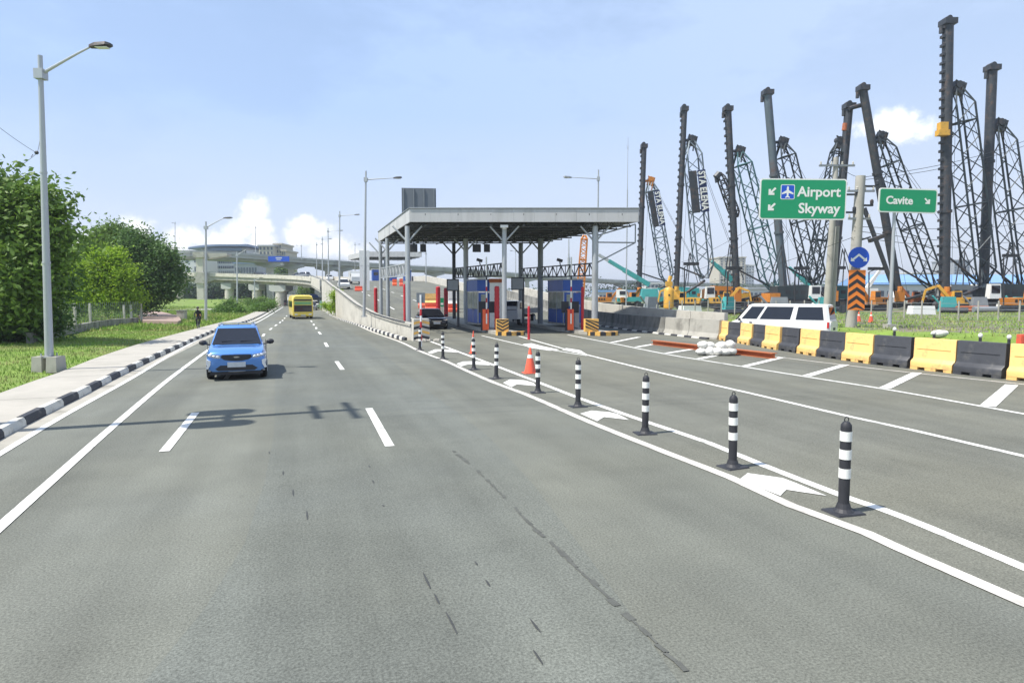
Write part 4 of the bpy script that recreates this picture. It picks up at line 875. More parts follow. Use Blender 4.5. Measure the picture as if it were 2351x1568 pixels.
def lorry(label, loc, rz, L, W, H, cabm, boxm, name='truck', flat_=False):
    t = thing(name, label, 'truck', loc, rz); f = L/2; h = W/2
    mb = MB(); mb.loft([[Vector(q) for q in ((-h, y, .5), (h, y, .5), (h*k, y, z1), (-h*k, y, z1))] for y, k, z1 in ((f, .92, 1.3), (f-.25, .95, 2.0 if H > 2.2 else 1.9), (f-1.5, .96, 2.1 if H > 2.2 else 1.95))]); mb.build('cab', M[cabm], t)
    mb = MB(); mb.add([Vector(q) for q in ((-h*.85, f+.012, 1.22), (h*.85, f+.012, 1.22), (h*.84, f-.23, 1.92), (-h*.84, f-.23, 1.92))], [(0, 1, 2, 3)]); mb.build('windscreen', M['glass'], t)
    for s_ in (1, -1): mb = MB(); mb.box((s_*(h-.01), f-.85, 1.55), (.06, .7, .5)); mb.build('window', M['glass'], t)
    mb = MB()
    if flat_:
        mb.box((0, -.8, .95), (W, L-1.7, .12)); mb.box((-h+.03, -.8, 1.15), (.05, L-1.7, .35)); mb.box((h-.03, -.8, 1.15), (.05, L-1.7, .35)); mb.build('flat_bed', M[boxm], t)
    else: mb.box((0, -.8, .9+(H-.9)/2), (W, L-1.75, H-.9)); mb.build('cargo_box', M[boxm], t)
    mb = MB(); mb.box((0, -.2, .68), (W*.5, L-.6, .2)); mb.build('chassis', M['black'], t)
    for s_ in (1, -1):
        for y in (f-.8, -f+1.2): wheel(t, s_*(h-.14), y, .42, .24)
    return t
p = at(660, 690, 190); lorry('white box truck in the shade under the lower flyover', (p.x, 190, .02), math.pi+YAW, 7, 2.4, 3.0, 'white', 'carwhite')
p = at(816, 653, 128); lorry('white truck with an orange cone barrier beside it high on the ramp', (p.x, 128, zr(p.x, 128)+.01), math.pi+YAW, 6, 2.1, 2.5, 'carwhite', 'carwhite')
p = at(735, 685, 150); lorry('dark blue truck partly hidden behind the bus', (-50.6, 168, .02), math.pi+YAW, 7, 2.3, 3.0, 'cargrey', 'bluep')
p = at(1196, 735, 53.5); lorry('blue-grey flatbed truck passing through the right toll lane', (-.6+1.1, 54.2, zr(0, 54)+.01), -.33+math.pi, 5.6, 1.9, 2.0, 'carwhite', 'board', flat_=True)
# ================================================================== PEOPLE
def skin_body(name, joints, edges, m_, parent, sub=2):
    me = bpy.data.meshes.new(name); me.from_pydata([j[0] for j in joints], edges, []); me.materials.append(m_)
    o = bpy.data.objects.new(name, me); COL.objects.link(o); o.parent = parent
    sk = o.modifiers.new('s', 'SKIN'); lay = me.skin_vertices[0] if me.skin_vertices else None
    if lay is None:
        bpy.context.view_layer.update()
        b = bmesh.new(); b.from_mesh(me); ly = b.verts.layers.skin.verify(); b.to_mesh(me); b.free(); lay = me.skin_vertices[0]
    for i, j in enumerate(joints): lay.data[i].radius = (j[1], j[1]*(j[2] if len(j) > 2 else 1)); lay.data[i].use_root = (i == 0)
    s2 = o.modifiers.new('d', 'SUBSURF'); s2.levels = sub; s2.render_levels = sub
    bpy.context.view_layer.update()
    me2 = bpy.data.meshes.new_from_object(o.evaluated_get(bpy.context.evaluated_depsgraph_get())); o.modifiers.clear(); o.data = me2; me2.name = name
    me2.polygons.foreach_set('use_smooth', [True]*len(me2.polygons)); return o
def rider(label, loc, rz, sc, top, low):
    t = thing('person', label, 'person', loc, rz); t.scale = (sc, sc, sc); s = t
    J = [((0, -.25, .92), .14, 1.1), ((0, -.12, 1.15), .14, 1.0), ((0, .06, 1.40), .17, .8), ((0, .12, 1.52), .06), ((0, .16, 1.62), .075),
         ((.20, .05, 1.40), .065), ((.27, .22, 1.16), .05), ((.26, .44, 1.02), .038), ((.26, .50, 1.0), .035), ((-.20, .05, 1.40), .065), ((-.27, .22, 1.16), .05), ((-.26, .44, 1.02), .038), ((-.26, .50, 1.0), .035),
         ((.11, -.2, .88), .10), ((.14, .16, .74), .075), ((.12, .04, .34), .05), ((.12, .08, .24), .045), ((.12, .18, .22), .035),
         ((-.11, -.2, .88), .10), ((-.14, .12, .88), .075), ((-.12, -.02, .56), .05), ((-.12, .02, .46), .045), ((-.12, .12, .44), .035)]
    E = [(0, 1), (1, 2), (2, 3), (3, 4), (2, 5), (5, 6), (6, 7), (7, 8), (2, 9), (9, 10), (10, 11), (11, 12), (0, 13), (13, 14), (14, 15), (15, 16), (16, 17), (0, 18), (18, 19), (19, 20), (20, 21), (21, 22)]
    skin_body('body', J, E, M[low], t)
    mb = MB(); mb.sphere((0, .18, 1.70), (.085, .10, .12), 12, 8); hd = mb.build('head', M['skin'], t, smooth=True)
    mb = MB(); mb.sphere((0, .275, 1.69), (.016, .02, .022), 6, 4); mb.build('nose', M['skin'], hd)
    mb = MB(); [mb.sphere((x, .268, 1.715), (.012, .008, .007), 6, 4) for x in (-.035, .035)]; mb.build('eyes', M['black'], hd)
    mb = MB(); mb.sphere((0, .16, 1.755), (.115, .14, .10), 12, 6); mb.build('helmet', M['black'], t, smooth=True)
    mb = MB(); mb.loft([[Vector((a*.19*k, b*.13*k+y, z)) for a, b in ((math.cos(q), math.sin(q)) for q in np.linspace(0, 2*math.pi, 12, endpoint=False))] for y, z, k in ((-.25, .92, .92), (-.16, 1.08, 1.0), (-.08, 1.2, 1.02))]); mb.build('shirt' if top else 'jacket', M[top], t, smooth=True)
    return t
def bicycle(label, loc, rz, sc, motor=False):
    t = thing('motorcycle' if motor else 'bicycle', label, 'motorcycle' if motor else 'bicycle', loc, rz); t.scale = (sc, sc, sc)
    for y in (.52, -.52):
        n = 20; r = .33; mb = MB(); k = .05 if motor else .018
        rings = []
        for i in range(n+1):
            a = 2*math.pi*i/n; c = Vector((0, y+r*math.cos(a)*.96, .34+r*math.sin(a)*.96)); rr = Vector((0, math.cos(a), math.sin(a)))
            rings.append([c+rr*k*math.cos(b)+Vector((k*math.sin(b), 0, 0)) for b in np.linspace(0, 2*math.pi, 6, endpoint=False)])
        mb.loft(rings, cap=False); w = mb.build('wheel', M['tyre'], t, smooth=True)
        mb = MB(); [mb.tube((0, y, .34), (0, y+.3*math.cos(a), .34+.3*math.sin(a)), .004, n=3) for a in np.linspace(0, 2*math.pi, 12, endpoint=False)]; mb.tube((-.03, y, .34), (.03, y, .34), .03, n=8); mb.build('spokes', M['steel_g'], w)
    fr = MB(); P = dict(bb=(0, -.05, .30), st=(0, -.2, .80), hd=(0, .36, .82), hb=(0, .40, .66), re=(0, -.52, .34), fo=(0, .52, .34))
    for a, b in (('bb', 'st'), ('st', 'hd'), ('bb', 'hb'), ('bb', 're'), ('st', 're'), ('hd', 'hb'), ('hb', 'fo')): fr.tube(P[a], P[b], .022 if not motor else .05, n=6)
    fr.build('frame', M['steel_d'], t)
    mb = MB(); mb.tube((-.28, .42, .98), (.28, .42, .98), .016, n=6); mb.tube((0, .36, .82), (0, .42, .98), .018, n=6); mb.build('handlebar', M['black'], t)
    mb = MB(); mb.loft([[Vector((x*k, y, z)) for x, z in ((-.1, .86), (.1, .86), (.06, .81), (-.06, .81))] for y, k in ((-.36, 1), (-.2, .7), (-.05, .25))]); mb.build('saddle', M['black'], t)
    for s_ in (1, -1): mb = MB(); mb.tube((0, -.05, .30), (s_*.10, .05, .22 if s_ > 0 else .40), .012, n=5); mb.box((s_*.13, .08, .20 if s_ > 0 else .42), (.09, .09, .02)); mb.build('pedal', M['black'], t)
    if motor: mb = MB(); mb.sphere((0, .12, .72), (.14, .28, .14), 8, 5); mb.build('fuel_tank', M['red'], t); mb = MB(); mb.box((0, -.02, .42), (.24, .34, .3)); mb.build('engine', M['steel_d'], t)
    return t
p = G(456, 754, .15); bicycle('bicycle ridden on the sidewalk towards the camera', p, math.pi+YAW, .86); rider('person in dark clothes and an orange shirt riding a bicycle on the sidewalk', p, math.pi+YAW, .86, 'cloth_o', 'cloth_b')
p = G(654.5, 704.5, 0); bicycle('small motorcycle near the road edge left of the bus', p, math.pi+YAW, 1, True); rider('person in black riding a motorcycle left of the bus', p, math.pi+YAW, 1.0, 'cloth_b', 'cloth_b')
# ================================================================== STREET LAMPS
def lamp_post(label, px0, py0, px1, py1, Y, arm, head, z0=None, r=.11, base=False, m_='galv', double=None):
    """pole from foot pixel to top pixel at depth Y; arm/head given in metres (reach, rise)"""
    b = at(px0, py0, Y); tp = at(px1, py1, Y)
    if z0 is None: z0 = gh(b.x, Y)
    t = thing('street_lamp', label, 'street lamp', (b.x, Y, z0), 0, 'street lamps along the road')
    T = Vector((tp.x-b.x, 0, tp.z-z0)); mb = MB(); n = 6
    for k in range(n): mb.tube(T*(k/n), T*((k+1)/n), r*(1-.45*k/n), r*(1-.45*(k+1)/n), 12, cap=(k in (0, n-1)))
    for k in (.32, .62): mb.tube(T*k-UP*.03, T*k+UP*.03, r*(1.12-.45*k), n=12)
    mb.build('pole', M[m_], t, smooth=True)
    A0 = T*.955-UP*.15; s_ = 1 if arm[0] > 0 else -1
    P_ = [A0+Vector((arm[0]*k, arm[2] if len(arm) > 2 else 0, arm[1]*(k**.8)))*1 for k in (0,)]+[A0+Vector((arm[0]*k, 0, arm[1]*(1-(1-k)**1.06))) for k in (.25, .5, .75, 1)]
    mb = MB()
    for i in range(len(P_)-1): mb.tube(P_[i], P_[i+1], r*.42*(1-.12*i), r*.42*(1-.12*(i+1)), 8)
    mb.box(A0, (r*2.2, r*2.2, .3)); mb.build('arm', M[m_], t, smooth=True)
    e = P_[-1]; L = head
    mb = MB(); mb.loft([[e+Vector((s_*x, y, z+.06*x/L)) for y, z in ((-w, -.04), (w, -.04), (w*.8, hh), (-w*.8, hh))] for x, w, hh in ((-.05, .07, .04), (L*.25, .15, .07), (L*.8, .16, .06), (L, .09, .02))]); h_ = mb.build('lamp_head', M['steel_d'] if r > .1 else M['steel_g'], t)
    mb = MB(); mb.box(e+Vector((s_*L*.55, 0, -.045)), (L*.6, .22, .015)); mb.build('lens', M['refl'], h_)
    mb = MB(); mb.box((0, 0, .02), (.4, .4, .04)); [mb.tube((x, y, .02), (x, y, .14), .02, n=5) for x in (-.15, .15) for y in (-.15, .15)]; mb.build('base_plate', M[m_], t)
    return t
b = G(115, 853, .11); bY = b.y+.25
zt_ = at(113, 817, bY).z
L0 = lamp_post('tall galvanised street lamp nearest the camera, on twin concrete blocks in the grass', 113, 817, 92, 128, bY, (1.62, .85), .62, z0=zt_-.05, r=.125)
for x, lab in ((-.22, 'left concrete block at the foot of the nearest lamp post'), (.24, 'right concrete block at the foot of the nearest lamp post')):
    c = at(115, 853, bY); t = thing('concrete_block', lab, 'concrete block', (c.x+x, bY-.05, .08), .06*x, 'concrete blocks at the lamp foot')
    mb = MB(); mb.box((0, 0, (zt_-.1)/2+.0), (.34, .5, zt_-.08), taper=.9); o = mb.build('block', M['conc'], t)
lamp_post('second street lamp on the left, beside the cyclist', 472.7, 738.5, 472.7, 509, 63, (1.75, .9), .8, r=.14)
lamp_post('third street lamp on the left, by the bush', 544.6, 712, 544, 577.7, 108, (1.6, .9), .8, r=.15)
lamp_post('fourth street lamp on the left, in front of the lower flyover', 585, 704, 584, 640, 146, (1.2, .6), .8, r=.16)
lamp_post('fifth street lamp on the left, slim and pale by the underpass piers', 606.5, 690, 606.5, 628, 176, (1.2, .6), .8, r=.16)
lamp_post('sixth slim street lamp, right at the left mouth of the underpass', 627, 688, 627, 630, 196, (.8, .6), .8, r=.16)
lamp_post('tall ramp lamp whose foot stands on the retaining wall coping', 835.5, 699, 840, 393, 50.5, (2.15, .12), .6, z0=.9, r=.12)
lamp_post('tall lamp behind the canopy roof with its arm pointing left', 1370, 700, 1374, 390, 51, (-2.1, .1), .6, z0=.2, r=.10)
lamp_post('ramp lamp left of the canopy with a bright arm pointing right', 779, 662, 780, 485, 96, (2.2, .15), .7, z0=3.0, r=.14)
lamp_post('slim ramp lamp just left of the one with the bright arm', 754.6, 652, 753, 524, 132, (2.2, .15), .8, z0=4.8, r=.15)
lamp_post('thin ramp lamp above the curve of the lower flyover', 740, 636, 740, 544, 165, (1.6, .15), .8, z0=6.2, r=.15)
lamp_post('thin distant lamp right of the blue sign gantry', 727, 640, 727, 557, 190, (1.2, .15), .8, z0=6.8, r=.15)
lamp_post('lamp on the upper flyover above the blue sign gantry', 692, 590, 691.7, 562, 236, (-1.2, .1), .8, z0=15.5, r=.15)
lamp_post('tall lamp on the upper flyover, far left against the cloud', 401.9, 574, 401.9, 509, 198, (-.5, .1), .5, z0=16.2, r=.14)
lamp_post('tall lamp on the upper flyover above the apartment blocks', 586.5, 582, 586.5, 519, 214, (.3, .1), .5, z0=15.8, r=.14)
lamp_post('lamp rising behind the second canopy', 815, 640, 815, 557, 205, (1, .1), .7, z0=7, r=.14)
lamp_post('thin lamp far behind the toll booths, left of the black column', 978, 670, 978, 575, 150, (-1, .1), .7, z0=0, r=.16)
lamp_post('thin lamp far behind the toll booths, on the left of the canopy columns', 1184, 650, 1184, 570, 190, (-1, .1), .7, z0=0, r=.16)
for px, y0, y1, Y, lab in ((1442, 600, 316, 62, 'thin white lightning mast right of the lamp with the left arm'), (208, 640, 500, 150, 'thin distant mast above the left trees'), (1306, 650, 548, 160, 'pale tall mast seen under the canopy between the right columns')):
    p = at(px, y1, Y); t = thing('mast', lab, 'mast', (p.x, Y, 0)); mb = MB(); r = .06 if Y < 100 else (.35 if px == 1306 else .1); mb.tube((0, 0, 0), (0, 0, p.z*.72), r, n=8); mb.tube((0, 0, p.z*.72), (0, 0, p.z), r*.6, r*.3, n=8); mb.build('pole', M['galv'], t)
    if px == 1442: mb = MB(); mb.tube((0, 0, p.z*.93), (.12, 0, p.z*.96), .015, n=4); mb.tube((0, 0, p.z*.93), (-.12, 0, p.z*.96), .015, n=4); mb.build('lightning_rod', M['galv'], t)
# ================================================================== DELINEATOR POSTS
DP = [(1936, 1177), (1682, 1073), (1481, 996), (1327, 934), (1235, 902), (1139, 869.5), (1088, 849), (1017, 824.5), (964, 804)]
ordn = ['nearest the camera, beside the first white chevron mark', 'second from the camera', 'third from the camera', 'fourth from the camera, with a scuffed foot', 'fifth from the camera, right of the traffic cone', 'sixth from the camera', 'seventh from the camera, in front of the slim cone', 'eighth from the camera', 'farthest of the row, by the red-and-white pole']
dproto = None
for (x, y), lab in zip(DP, ordn):
    p = G(x, y); L = 'black and white striped delineator post, '+lab; rz = .36+random.uniform(-.2, .2)
    if dproto is None:
        t = dproto = thing('delineator_post', L, 'bollard', p, rz, 'striped delineator posts along the gore')
        mb = MB(); mb.lathe([(.064, .02), (.060, .12), (.060, 1.0), (.058, 1.03), (.035, 1.065), (.012, 1.072)], n=16); mb.build('post', M['black'], t, smooth=True)
        for z in (.47, .69, .90): mb = MB(); mb.lathe([(.0655, z-.055), (.0655, z+.055)], n=16); mb.build('reflective_band', M['refl'], t, smooth=True)
        mb = MB(); mb.box((0, 0, .012), (.38, .30, .024), taper=.93); mb.lathe([(.115, .024), (.085, .06), (.066, .12)], n=16); mb.build('rubber_base', M['black'], t)
        mb = MB(); ring = [Vector((.03*math.cos(a), 0, 1.09+.03*math.sin(a))) for a in np.linspace(0, 2*math.pi, 9)]; mb.path(ring, .006, 5); mb.build('ring_handle', M['black'], t)
    else: o = copy_tree(dproto, p, rz, L); o.rotation_euler = (random.uniform(-.02, .02), random.uniform(-.025, .025), rz)
# ================================================================== PLASTIC BARRIERS
bar_px = [Vector((12.1, 38.0, 0)), Vector((12.35, 34, 0)), Vector((12.55, 30.2, 0)), Vector((13.35, 24.5, 0)), Vector((14.95, 19.9, 0)), Vector((16.9, 16.0, 0)), Vector((18.5, 13.2, 0))]
bl = smooth_poly(bar_px, .05); bp = resample([Vector((p.x, -p.y, 0)) for p in bl], 1.56, -40, 40)
bp = [Vector((p.x, -p.y, 0)) for p in bp]
prot = {}
ords = 'first second third fourth fifth sixth seventh eighth ninth tenth eleventh twelfth thirteenth fourteenth fifteenth sixteenth seventeenth eighteenth'.split()
for i, (a, b) in enumerate(zip(bp[:-1], bp[1:])):
    k = 'yellow' if i % 2 == 0 else 'black'; c = (a+b)/2; d = b-a; rz = math.atan2(d.y, d.x)
    lab = '%s plastic road barrier with stepped foot, the %s in the row from the concrete wall' % (k, ords[i])
    rz += random.uniform(-.045, .045); c = c+Vector((random.uniform(-.03, .03), random.uniform(-.03, .03), 0))
    if k not in prot:
        t = thing('plastic_barrier', lab, 'barrier', c, rz, 'yellow and black plastic barriers in a row'); Lh = .745
        prof = [(-.27, .10), (-.27, .24), (-.25, .30), (-.145, .37), (-.12, .42), (-.10, 1.04), (-.085, 1.08), (.085, 1.08), (.10, 1.04), (.12, .42), (.145, .37), (.25, .30), (.27, .24), (.27, .10)]
        mb = MB(); mb.loft([[Vector((x, y*kk, z)) for y, z in prof] for x, kk in ((-Lh, .93), (-Lh+.03, 1), (Lh-.03, 1), (Lh, .93))]); mb.build('shell', M['yellow' if k == 'yellow' else 'blackpl'], t, smooth=True)
        for x0, x1 in ((-Lh, -.46), (-.20, .20), (.46, Lh)): mb = MB(); mb.box(((x0+x1)/2, 0, .051), (x1-x0-.01, .53, .102), taper=1.0); mb.build('foot', M['yellow' if k == 'yellow' else 'blackpl'], t)
        mb = MB(); mb.box((-.02, -.115, .72), (1.2, .02, .02)) ; mb.build('moulded_rib', M['yellow' if k == 'yellow' else 'blackpl'], t)
        prot[k] = t
    else: copy_tree(prot[k], c, rz, lab)
# ================================================================== CONES, RED POLES
def cone(label, p, h, r, m_='cone', lean=0):
    t = thing('traffic_cone', label, 'traffic cone', p, .3, 'orange cones'); mb = MB(); mb.lathe([(r, .03), (r*.16, h*.97), (r*.1, h)], n=16); o = mb.build('cone', M[m_], t, smooth=True)
    mb = MB(); mb.lathe([(r*.48+.004, h*.60), (r*.37+.004, h*.73)], n=16); mb.build('reflective_band', M['refl'], t, smooth=True)
    mb = MB(); mb.box((0, 0, .016), (r*2.3, r*2.3, .03)); mb.build('base', M[m_], t); t.rotation_euler = (lean, lean*.6, .3); return t
cone('orange traffic cone standing between the fourth and fifth striped posts', G(1217, 857), .84, .19)
cone('slim tall orange cone behind the seventh striped post', G(1085, 812), 1.0, .12, lean=.05)
for (x, y, lab) in ((1970, 772, 'small red cone behind the barriers, left of the Cavite sign post'), (1998, 775, 'small red cone just right of the other one behind the barriers')):
    p = G(x, y, .1); cone(lab, Vector((p.x*1.25, p.y*1.25, gh(p.x*1.25, p.y*1.25))), .75, .17)
def red_pole(label, px, py0, py1, Y, w, m_='red', z0=None):
    b = at(px, py1, Y); tp = at(px, py0, Y); z0 = zr(b.x, Y) if z0 is None else z0
    t = thing('red_bollard', label, 'bollard', (b.x, Y, z0), .3, 'red guard posts of the toll lanes'); H = tp.z-z0; r = w/2
    mb = MB(); prof = [(r*1.3, 0), (r*1.3, .05), (r, .08)]
    n = max(3, int(H/.3))
    for k in range(n): prof += [(r, .1+(H-.2)*k/n), (r*1.09, .1+(H-.2)*(k+.45)/n), (r, .1+(H-.2)*(k+.9)/n)]
    prof += [(r, H-.06), (r*.6, H)]; mb.lathe(prof, n=12); mb.build('post', M[m_], t, smooth=True)
    return t
red_pole('slim pink-red pole standing alone in front of the right toll lane', 1214, 703, 780, 37.6, .14, z0=0)
red_pole('stout red corrugated post left of the first chevron block', 1141, 657, 758, 44.5, .34)
red_pole('slim red post left of the second chevron block', 1337, 659, 757, 44.5, .20)
red_pole('red post on the plaza by the farthest left canopy column', 863, 661, 703, 58, .30)
red_pole('red post beside the front left canopy column', 930, 652, 719, 46, .22)
red_pole('red post in the plaza behind the sedan, left one of a pair', 1006, 658, 703, 62, .42)
red_pole('red post in the plaza behind the sedan, right one of a pair', 1024, 661, 709, 58, .36)
# red and white pole with small sign by the wall end
b = G(967, 796); t = thing('marker_pole', 'thin red and white pole with a small dark sign at the wall end', 'pole', b); H = at(967, 705, b.y).z+.6
mb = MB(); mb.tube((0, 0, 0), (0, 0, H), .05, n=10); mb.build('pole', M['white'], t)
for k in range(3): mb = MB(); mb.tube((0, 0, .3+k*.62), (0, 0, .62+k*.62), .054, n=10); mb.build('red_band', M['red'], t)
mb = MB(); mb.box((0, .02, H-.15), (.42, .04, .5)); mb.build('sign_plate', M['board'], t)
# ================================================================== TOLL ISLANDS AND BOOTHS
def island(label, nose, row, w=1.5):
    """kerbed island from the nose at the front back along the column row"""
    a = Vector((row[0][0], row[0][1], 0)); d = (Vector((row[2][0], row[2][1], 0))-a).normalized(); s_ = Vector((d.y, -d.x, 0)); L = 17.5
    t = thing('toll_island', label, 'kerbed island', (a.x, a.y, 0)); P0 = a-d*1.2
    mb = MB(); n = 8
    mb.loft([[P0+d*(L*k/n)+s_*x+UP*(z+zr(P0+d*(L*k/n))) for x, z in ((-w/2, -.1), (w/2, -.1), (w/2, .22), (-w/2, .22))] for k in range(n+1)]); mb.build('slab', M['conc'], t, world=True)
    # painted nose: rounded yellow and black blocks
    m = 9
    for k in range(m):
        a0 = math.pi*k/m; a1 = math.pi*(k+1)/m; R0, R1 = w/2+.22, .0; mb = MB(); C = P0+d*.05
        pt = lambda q, R: C+s_*(R*math.cos(q))-d*(R*.85*math.sin(q))
        ring = [pt(a0+.012, R0), pt(a1-.012, R0), pt(a1-.012, .25), pt(a0+.012, .25)]
        mb.prism([(p.x, p.y) for p in ring], -.02, .25); mb.build('nose_block', M['oyellow'] if k % 2 == 0 else M['black'], t, world=True)
    return t, d, s_
is1 = island('kerbed island of the left toll booth with a yellow and black striped nose', None, rowsM)
is2 = island('kerbed island of the right toll booth with a yellow and black striped nose', None, rowsR, 1.7)
d, s_ = is1[1], is1[2]
def chev_block(label, px, py, Y, w, h, diag):
    p = at(px, py, Y); t = thing('chevron_block', label, 'crash block', (p.x, Y, .24), .12); mb = MB(); mb.box((0, 0, h/2), (w, .5, h)); mb.build('block', M['oyellow'], t)
    for k in range(4):
        z = h*(.05+.27*k)
        for s in ((1, -1) if not diag else (1,)):
            if not diag: q = [(0, z), (s*w/2, z+.26*h), (s*w/2, z+.38*h), (0, z+.12*h)]
            else: q = [(-w/2, z+.30*h), (w/2, z-.22*h), (w/2, z-.09*h), (-w/2, z+.43*h)]
            q = [(x, min(max(zz_, .01), h-.01)) for x, zz_ in q]
            mb = MB(); mb.extr(q, (0, -.251, 0), Vector((1, 0, 0)), UP, Vector((0, -1, 0)), .006); mb.build('stripe', M['black'], t)
chev_block('yellow crash block with black V stripes on the left island nose', 1153, 763, 41.7, .78, .80, False)
chev_block('yellow crash block with slanted black stripes on the right island nose', 1357, 762, 41.7, .86, .82, True)
def booth(label, cx, cy, z):
    rz = math.atan2(.32, .947); t = thing('toll_booth', label, 'toll booth', (cx, cy, z), rz, 'toll booths'); W2, L2, H = .72, 1.45, 3.25
    mb = MB(); mb.box((0, 0, .06), (W2*2+.1, L2*2+.1, .12)); mb.build('plinth', M['conc'], t)
    for x, y in ((-W2, -L2), (W2, -L2), (-W2, L2), (W2, L2), (-.02, -L2), (-W2, -.2)): mb = MB(); mb.box((x, y, 1.7), (.07, .07, 3.1)); mb.build('frame_post', M['galv'], t)
    # front: door on the left half, panel on the right
    def panel(nm, m_, c, dd): mb = MB(); mb.box(c, dd); return mb.build(nm, M[m_], t)
    panel('header_panel', 'bluep', (0, -L2, 2.85), (W2*2+.12, .08, .80)); panel('header_panel', 'bluep', (-W2, 0, 2.85), (.08, L2*2-.09, .80)); panel('header_panel', 'bluep', (W2, 0, 2.85), (.08, L2*2-.09, .80)); panel('header_panel', 'bluep', (0, L2, 2.85), (W2*2+.12, .08, .80))
    panel('ledge', 'galv', (-W2-.03, 0, 2.41), (.10, L2*2, .07)); panel('ledge', 'galv', (0, -L2-.03, 2.41), (W2*2+.14, .1, .07))
    dr = panel('door', 'bluep', (-.37, -L2-.005, 1.24), (.62, .05, 2.2)); mb = MB(); mb.box((-.33, -L2-.035, 1.78), (.34, .02, .85)); mb.build('door_window', M['bglass'], dr)
    mb = MB(); mb.tube((-.60, -L2-.06, 1.15), (-.60, -L2-.06, 1.3), .015, n=5); mb.build('handle', M['chrome'], dr)
    panel('front_panel', 'bluep', (.35, -L2, 1.24), (.63, .05, 2.2))
    for y0, y1 in ((-L2+.05, -.25), (-.15, L2-.05)):
        panel('window', 'bglass', (-W2, (y0+y1)/2, 1.75), (.03, y1-y0, 1.22)); panel('side_panel', 'bluep', (-W2, (y0+y1)/2, .63), (.05, y1-y0, 1.0))
    panel('side_panel', 'bluep', (W2, 0, 1.25), (.05, L2*2-.1, 2.2)); panel('rear_panel', 'bluep', (0, L2, 1.25), (W2*2-.1, .05, 2.2))
    panel('roof', 'galv', (0, 0, 3.29), (W2*2+.2, L2*2+.2, .07))
    panel('counter', 'galv', (-W2-.12, -.2, 1.16), (.2, .9, .04))
    mb = MB(); mb.box((.3, -.3, 1.2), (.5, .5, .3)); mb.box((.35, .3, 1.6), (.4, .3, .5)); mb.build('desk_equipment', M['steel_d'], t)
    return t
bth1 = booth('blue toll booth on the left island behind the V-striped block', -2.25, 49.0, .42)
bth2 = booth('blue toll booth on the right island behind the slant-striped block', 3.95, 49.0, .42)
# booth neighbours
def cabinet(label, px0, px1, py0, py1, Y, m_, roofm, nm='cabinet'):
    a = at(px0, py0, Y); b = at(px1, py1, Y); t = thing(nm, label, nm, ((a.x+b.x)/2, Y, b.z)); H = a.z-b.z; w = b.x-a.x
    mb = MB(); mb.box((0, .5, H*.46), (w, 1.0, H*.92)); mb.build('box', M[m_], t); mb = MB(); mb.box((0, .5, H*.96+.003), (w+.1, 1.1, H*.08)); mb.build('roof', M[roofm], t); return t
cabinet('white equipment cabinet with a rust-brown top beside the left booth', 1124, 1157, 640, 752, 47.3, 'carwhite', 'rust')
cabinet('small grey switch box beside the right booth', 1320, 1330, 700, 752, 46, 'galv', 'galv')
def gate(label, px, py0, py1, Y, apx, apy):
    b = at(px, py1, Y); tp = at(px, py0, Y); z0 = .22; t = thing('barrier_gate', label, 'barrier gate', (b.x, Y, z0), .1, 'boom gates of the toll lanes'); H = tp.z-z0
    mb = MB(); mb.box((0, 0, H/2), (.42, .34, H)); mb.build('housing', M['orange'], t); mb = MB(); mb.box((-.26, .03, H/2-.05), (.12, .3, H)); mb.build('side_cover', M['black'], t)
    tt = at(apx, apy, Y); mb = MB(); mb.box(((tt.x-b.x)*.5, -.2, (tt.z-z0+H*.3)/2), (.09, .05, tt.z-z0-H*.3)); arm = mb.build('boom_arm', M['refl'], t)
    for k in range(4): z = H*.9+k*.75; mb = MB(); mb.box(((tt.x-b.x)*.5, -.203, z), (.094, .056, .3)); mb.build('red_stripe', M['red'] if k < 3 else M['black'], arm)
    return t
gate('orange boom gate with its arm raised, in front of the left booth', 1115, 710, 757, 44.2, 1118, 591)
gate('orange boom gate with its arm raised, in front of the right booth', 1309, 710, 757, 44.2, 1311, 591)
for px, lab in ((1120, 'flat black payment sign boxes behind the left boom arm'), (1310, 'flat black payment sign boxes behind the right boom arm')):
    p = at(px, 709, 45.2); t = thing('payment_terminal', lab, 'sign box', (p.x, 45.2, .22)); 
    for s in (-.38, .32): mb = MB(); mb.box((s, 0, 2.5-.98), (.5, .12, .78)); mb.build('screen', M['black'], t)
    mb = MB(); mb.tube((0, .05, 0), (0, .05, 1.5), .05, n=8); mb.build('stand', M['steel_d'], t)
for px0, px1, y0, y1, Y, lab in ((1025.6, 1053.7, 641, 668, 47.5, 'grey display board on the left hand side of the left booth'), (1173.5, 1203.7, 637, 666, 47.5, 'grey display board hung between the two booths')):
    a = at(px0, y0, Y); b = at(px1, y1, Y); t = thing('display_board', lab, 'sign', ((a.x+b.x)/2, Y, b.z)); w, h = b.x-a.x, a.z-b.z
    mb = MB(); mb.box((0, 0, h/2), (w, .14, h)); mb.build('frame', M['black'], t); mb = MB(); mb.box((0, -.075, h/2), (w*.84, .02, h*.84)); mb.build('screen', M['steel_g'], t)
    mb = MB(); mb.tube((w*.42, .1, h/2), (w*.42, .1, -b.z+.25), .09, n=10) ; mb.build('post', M['steel_d'], t)
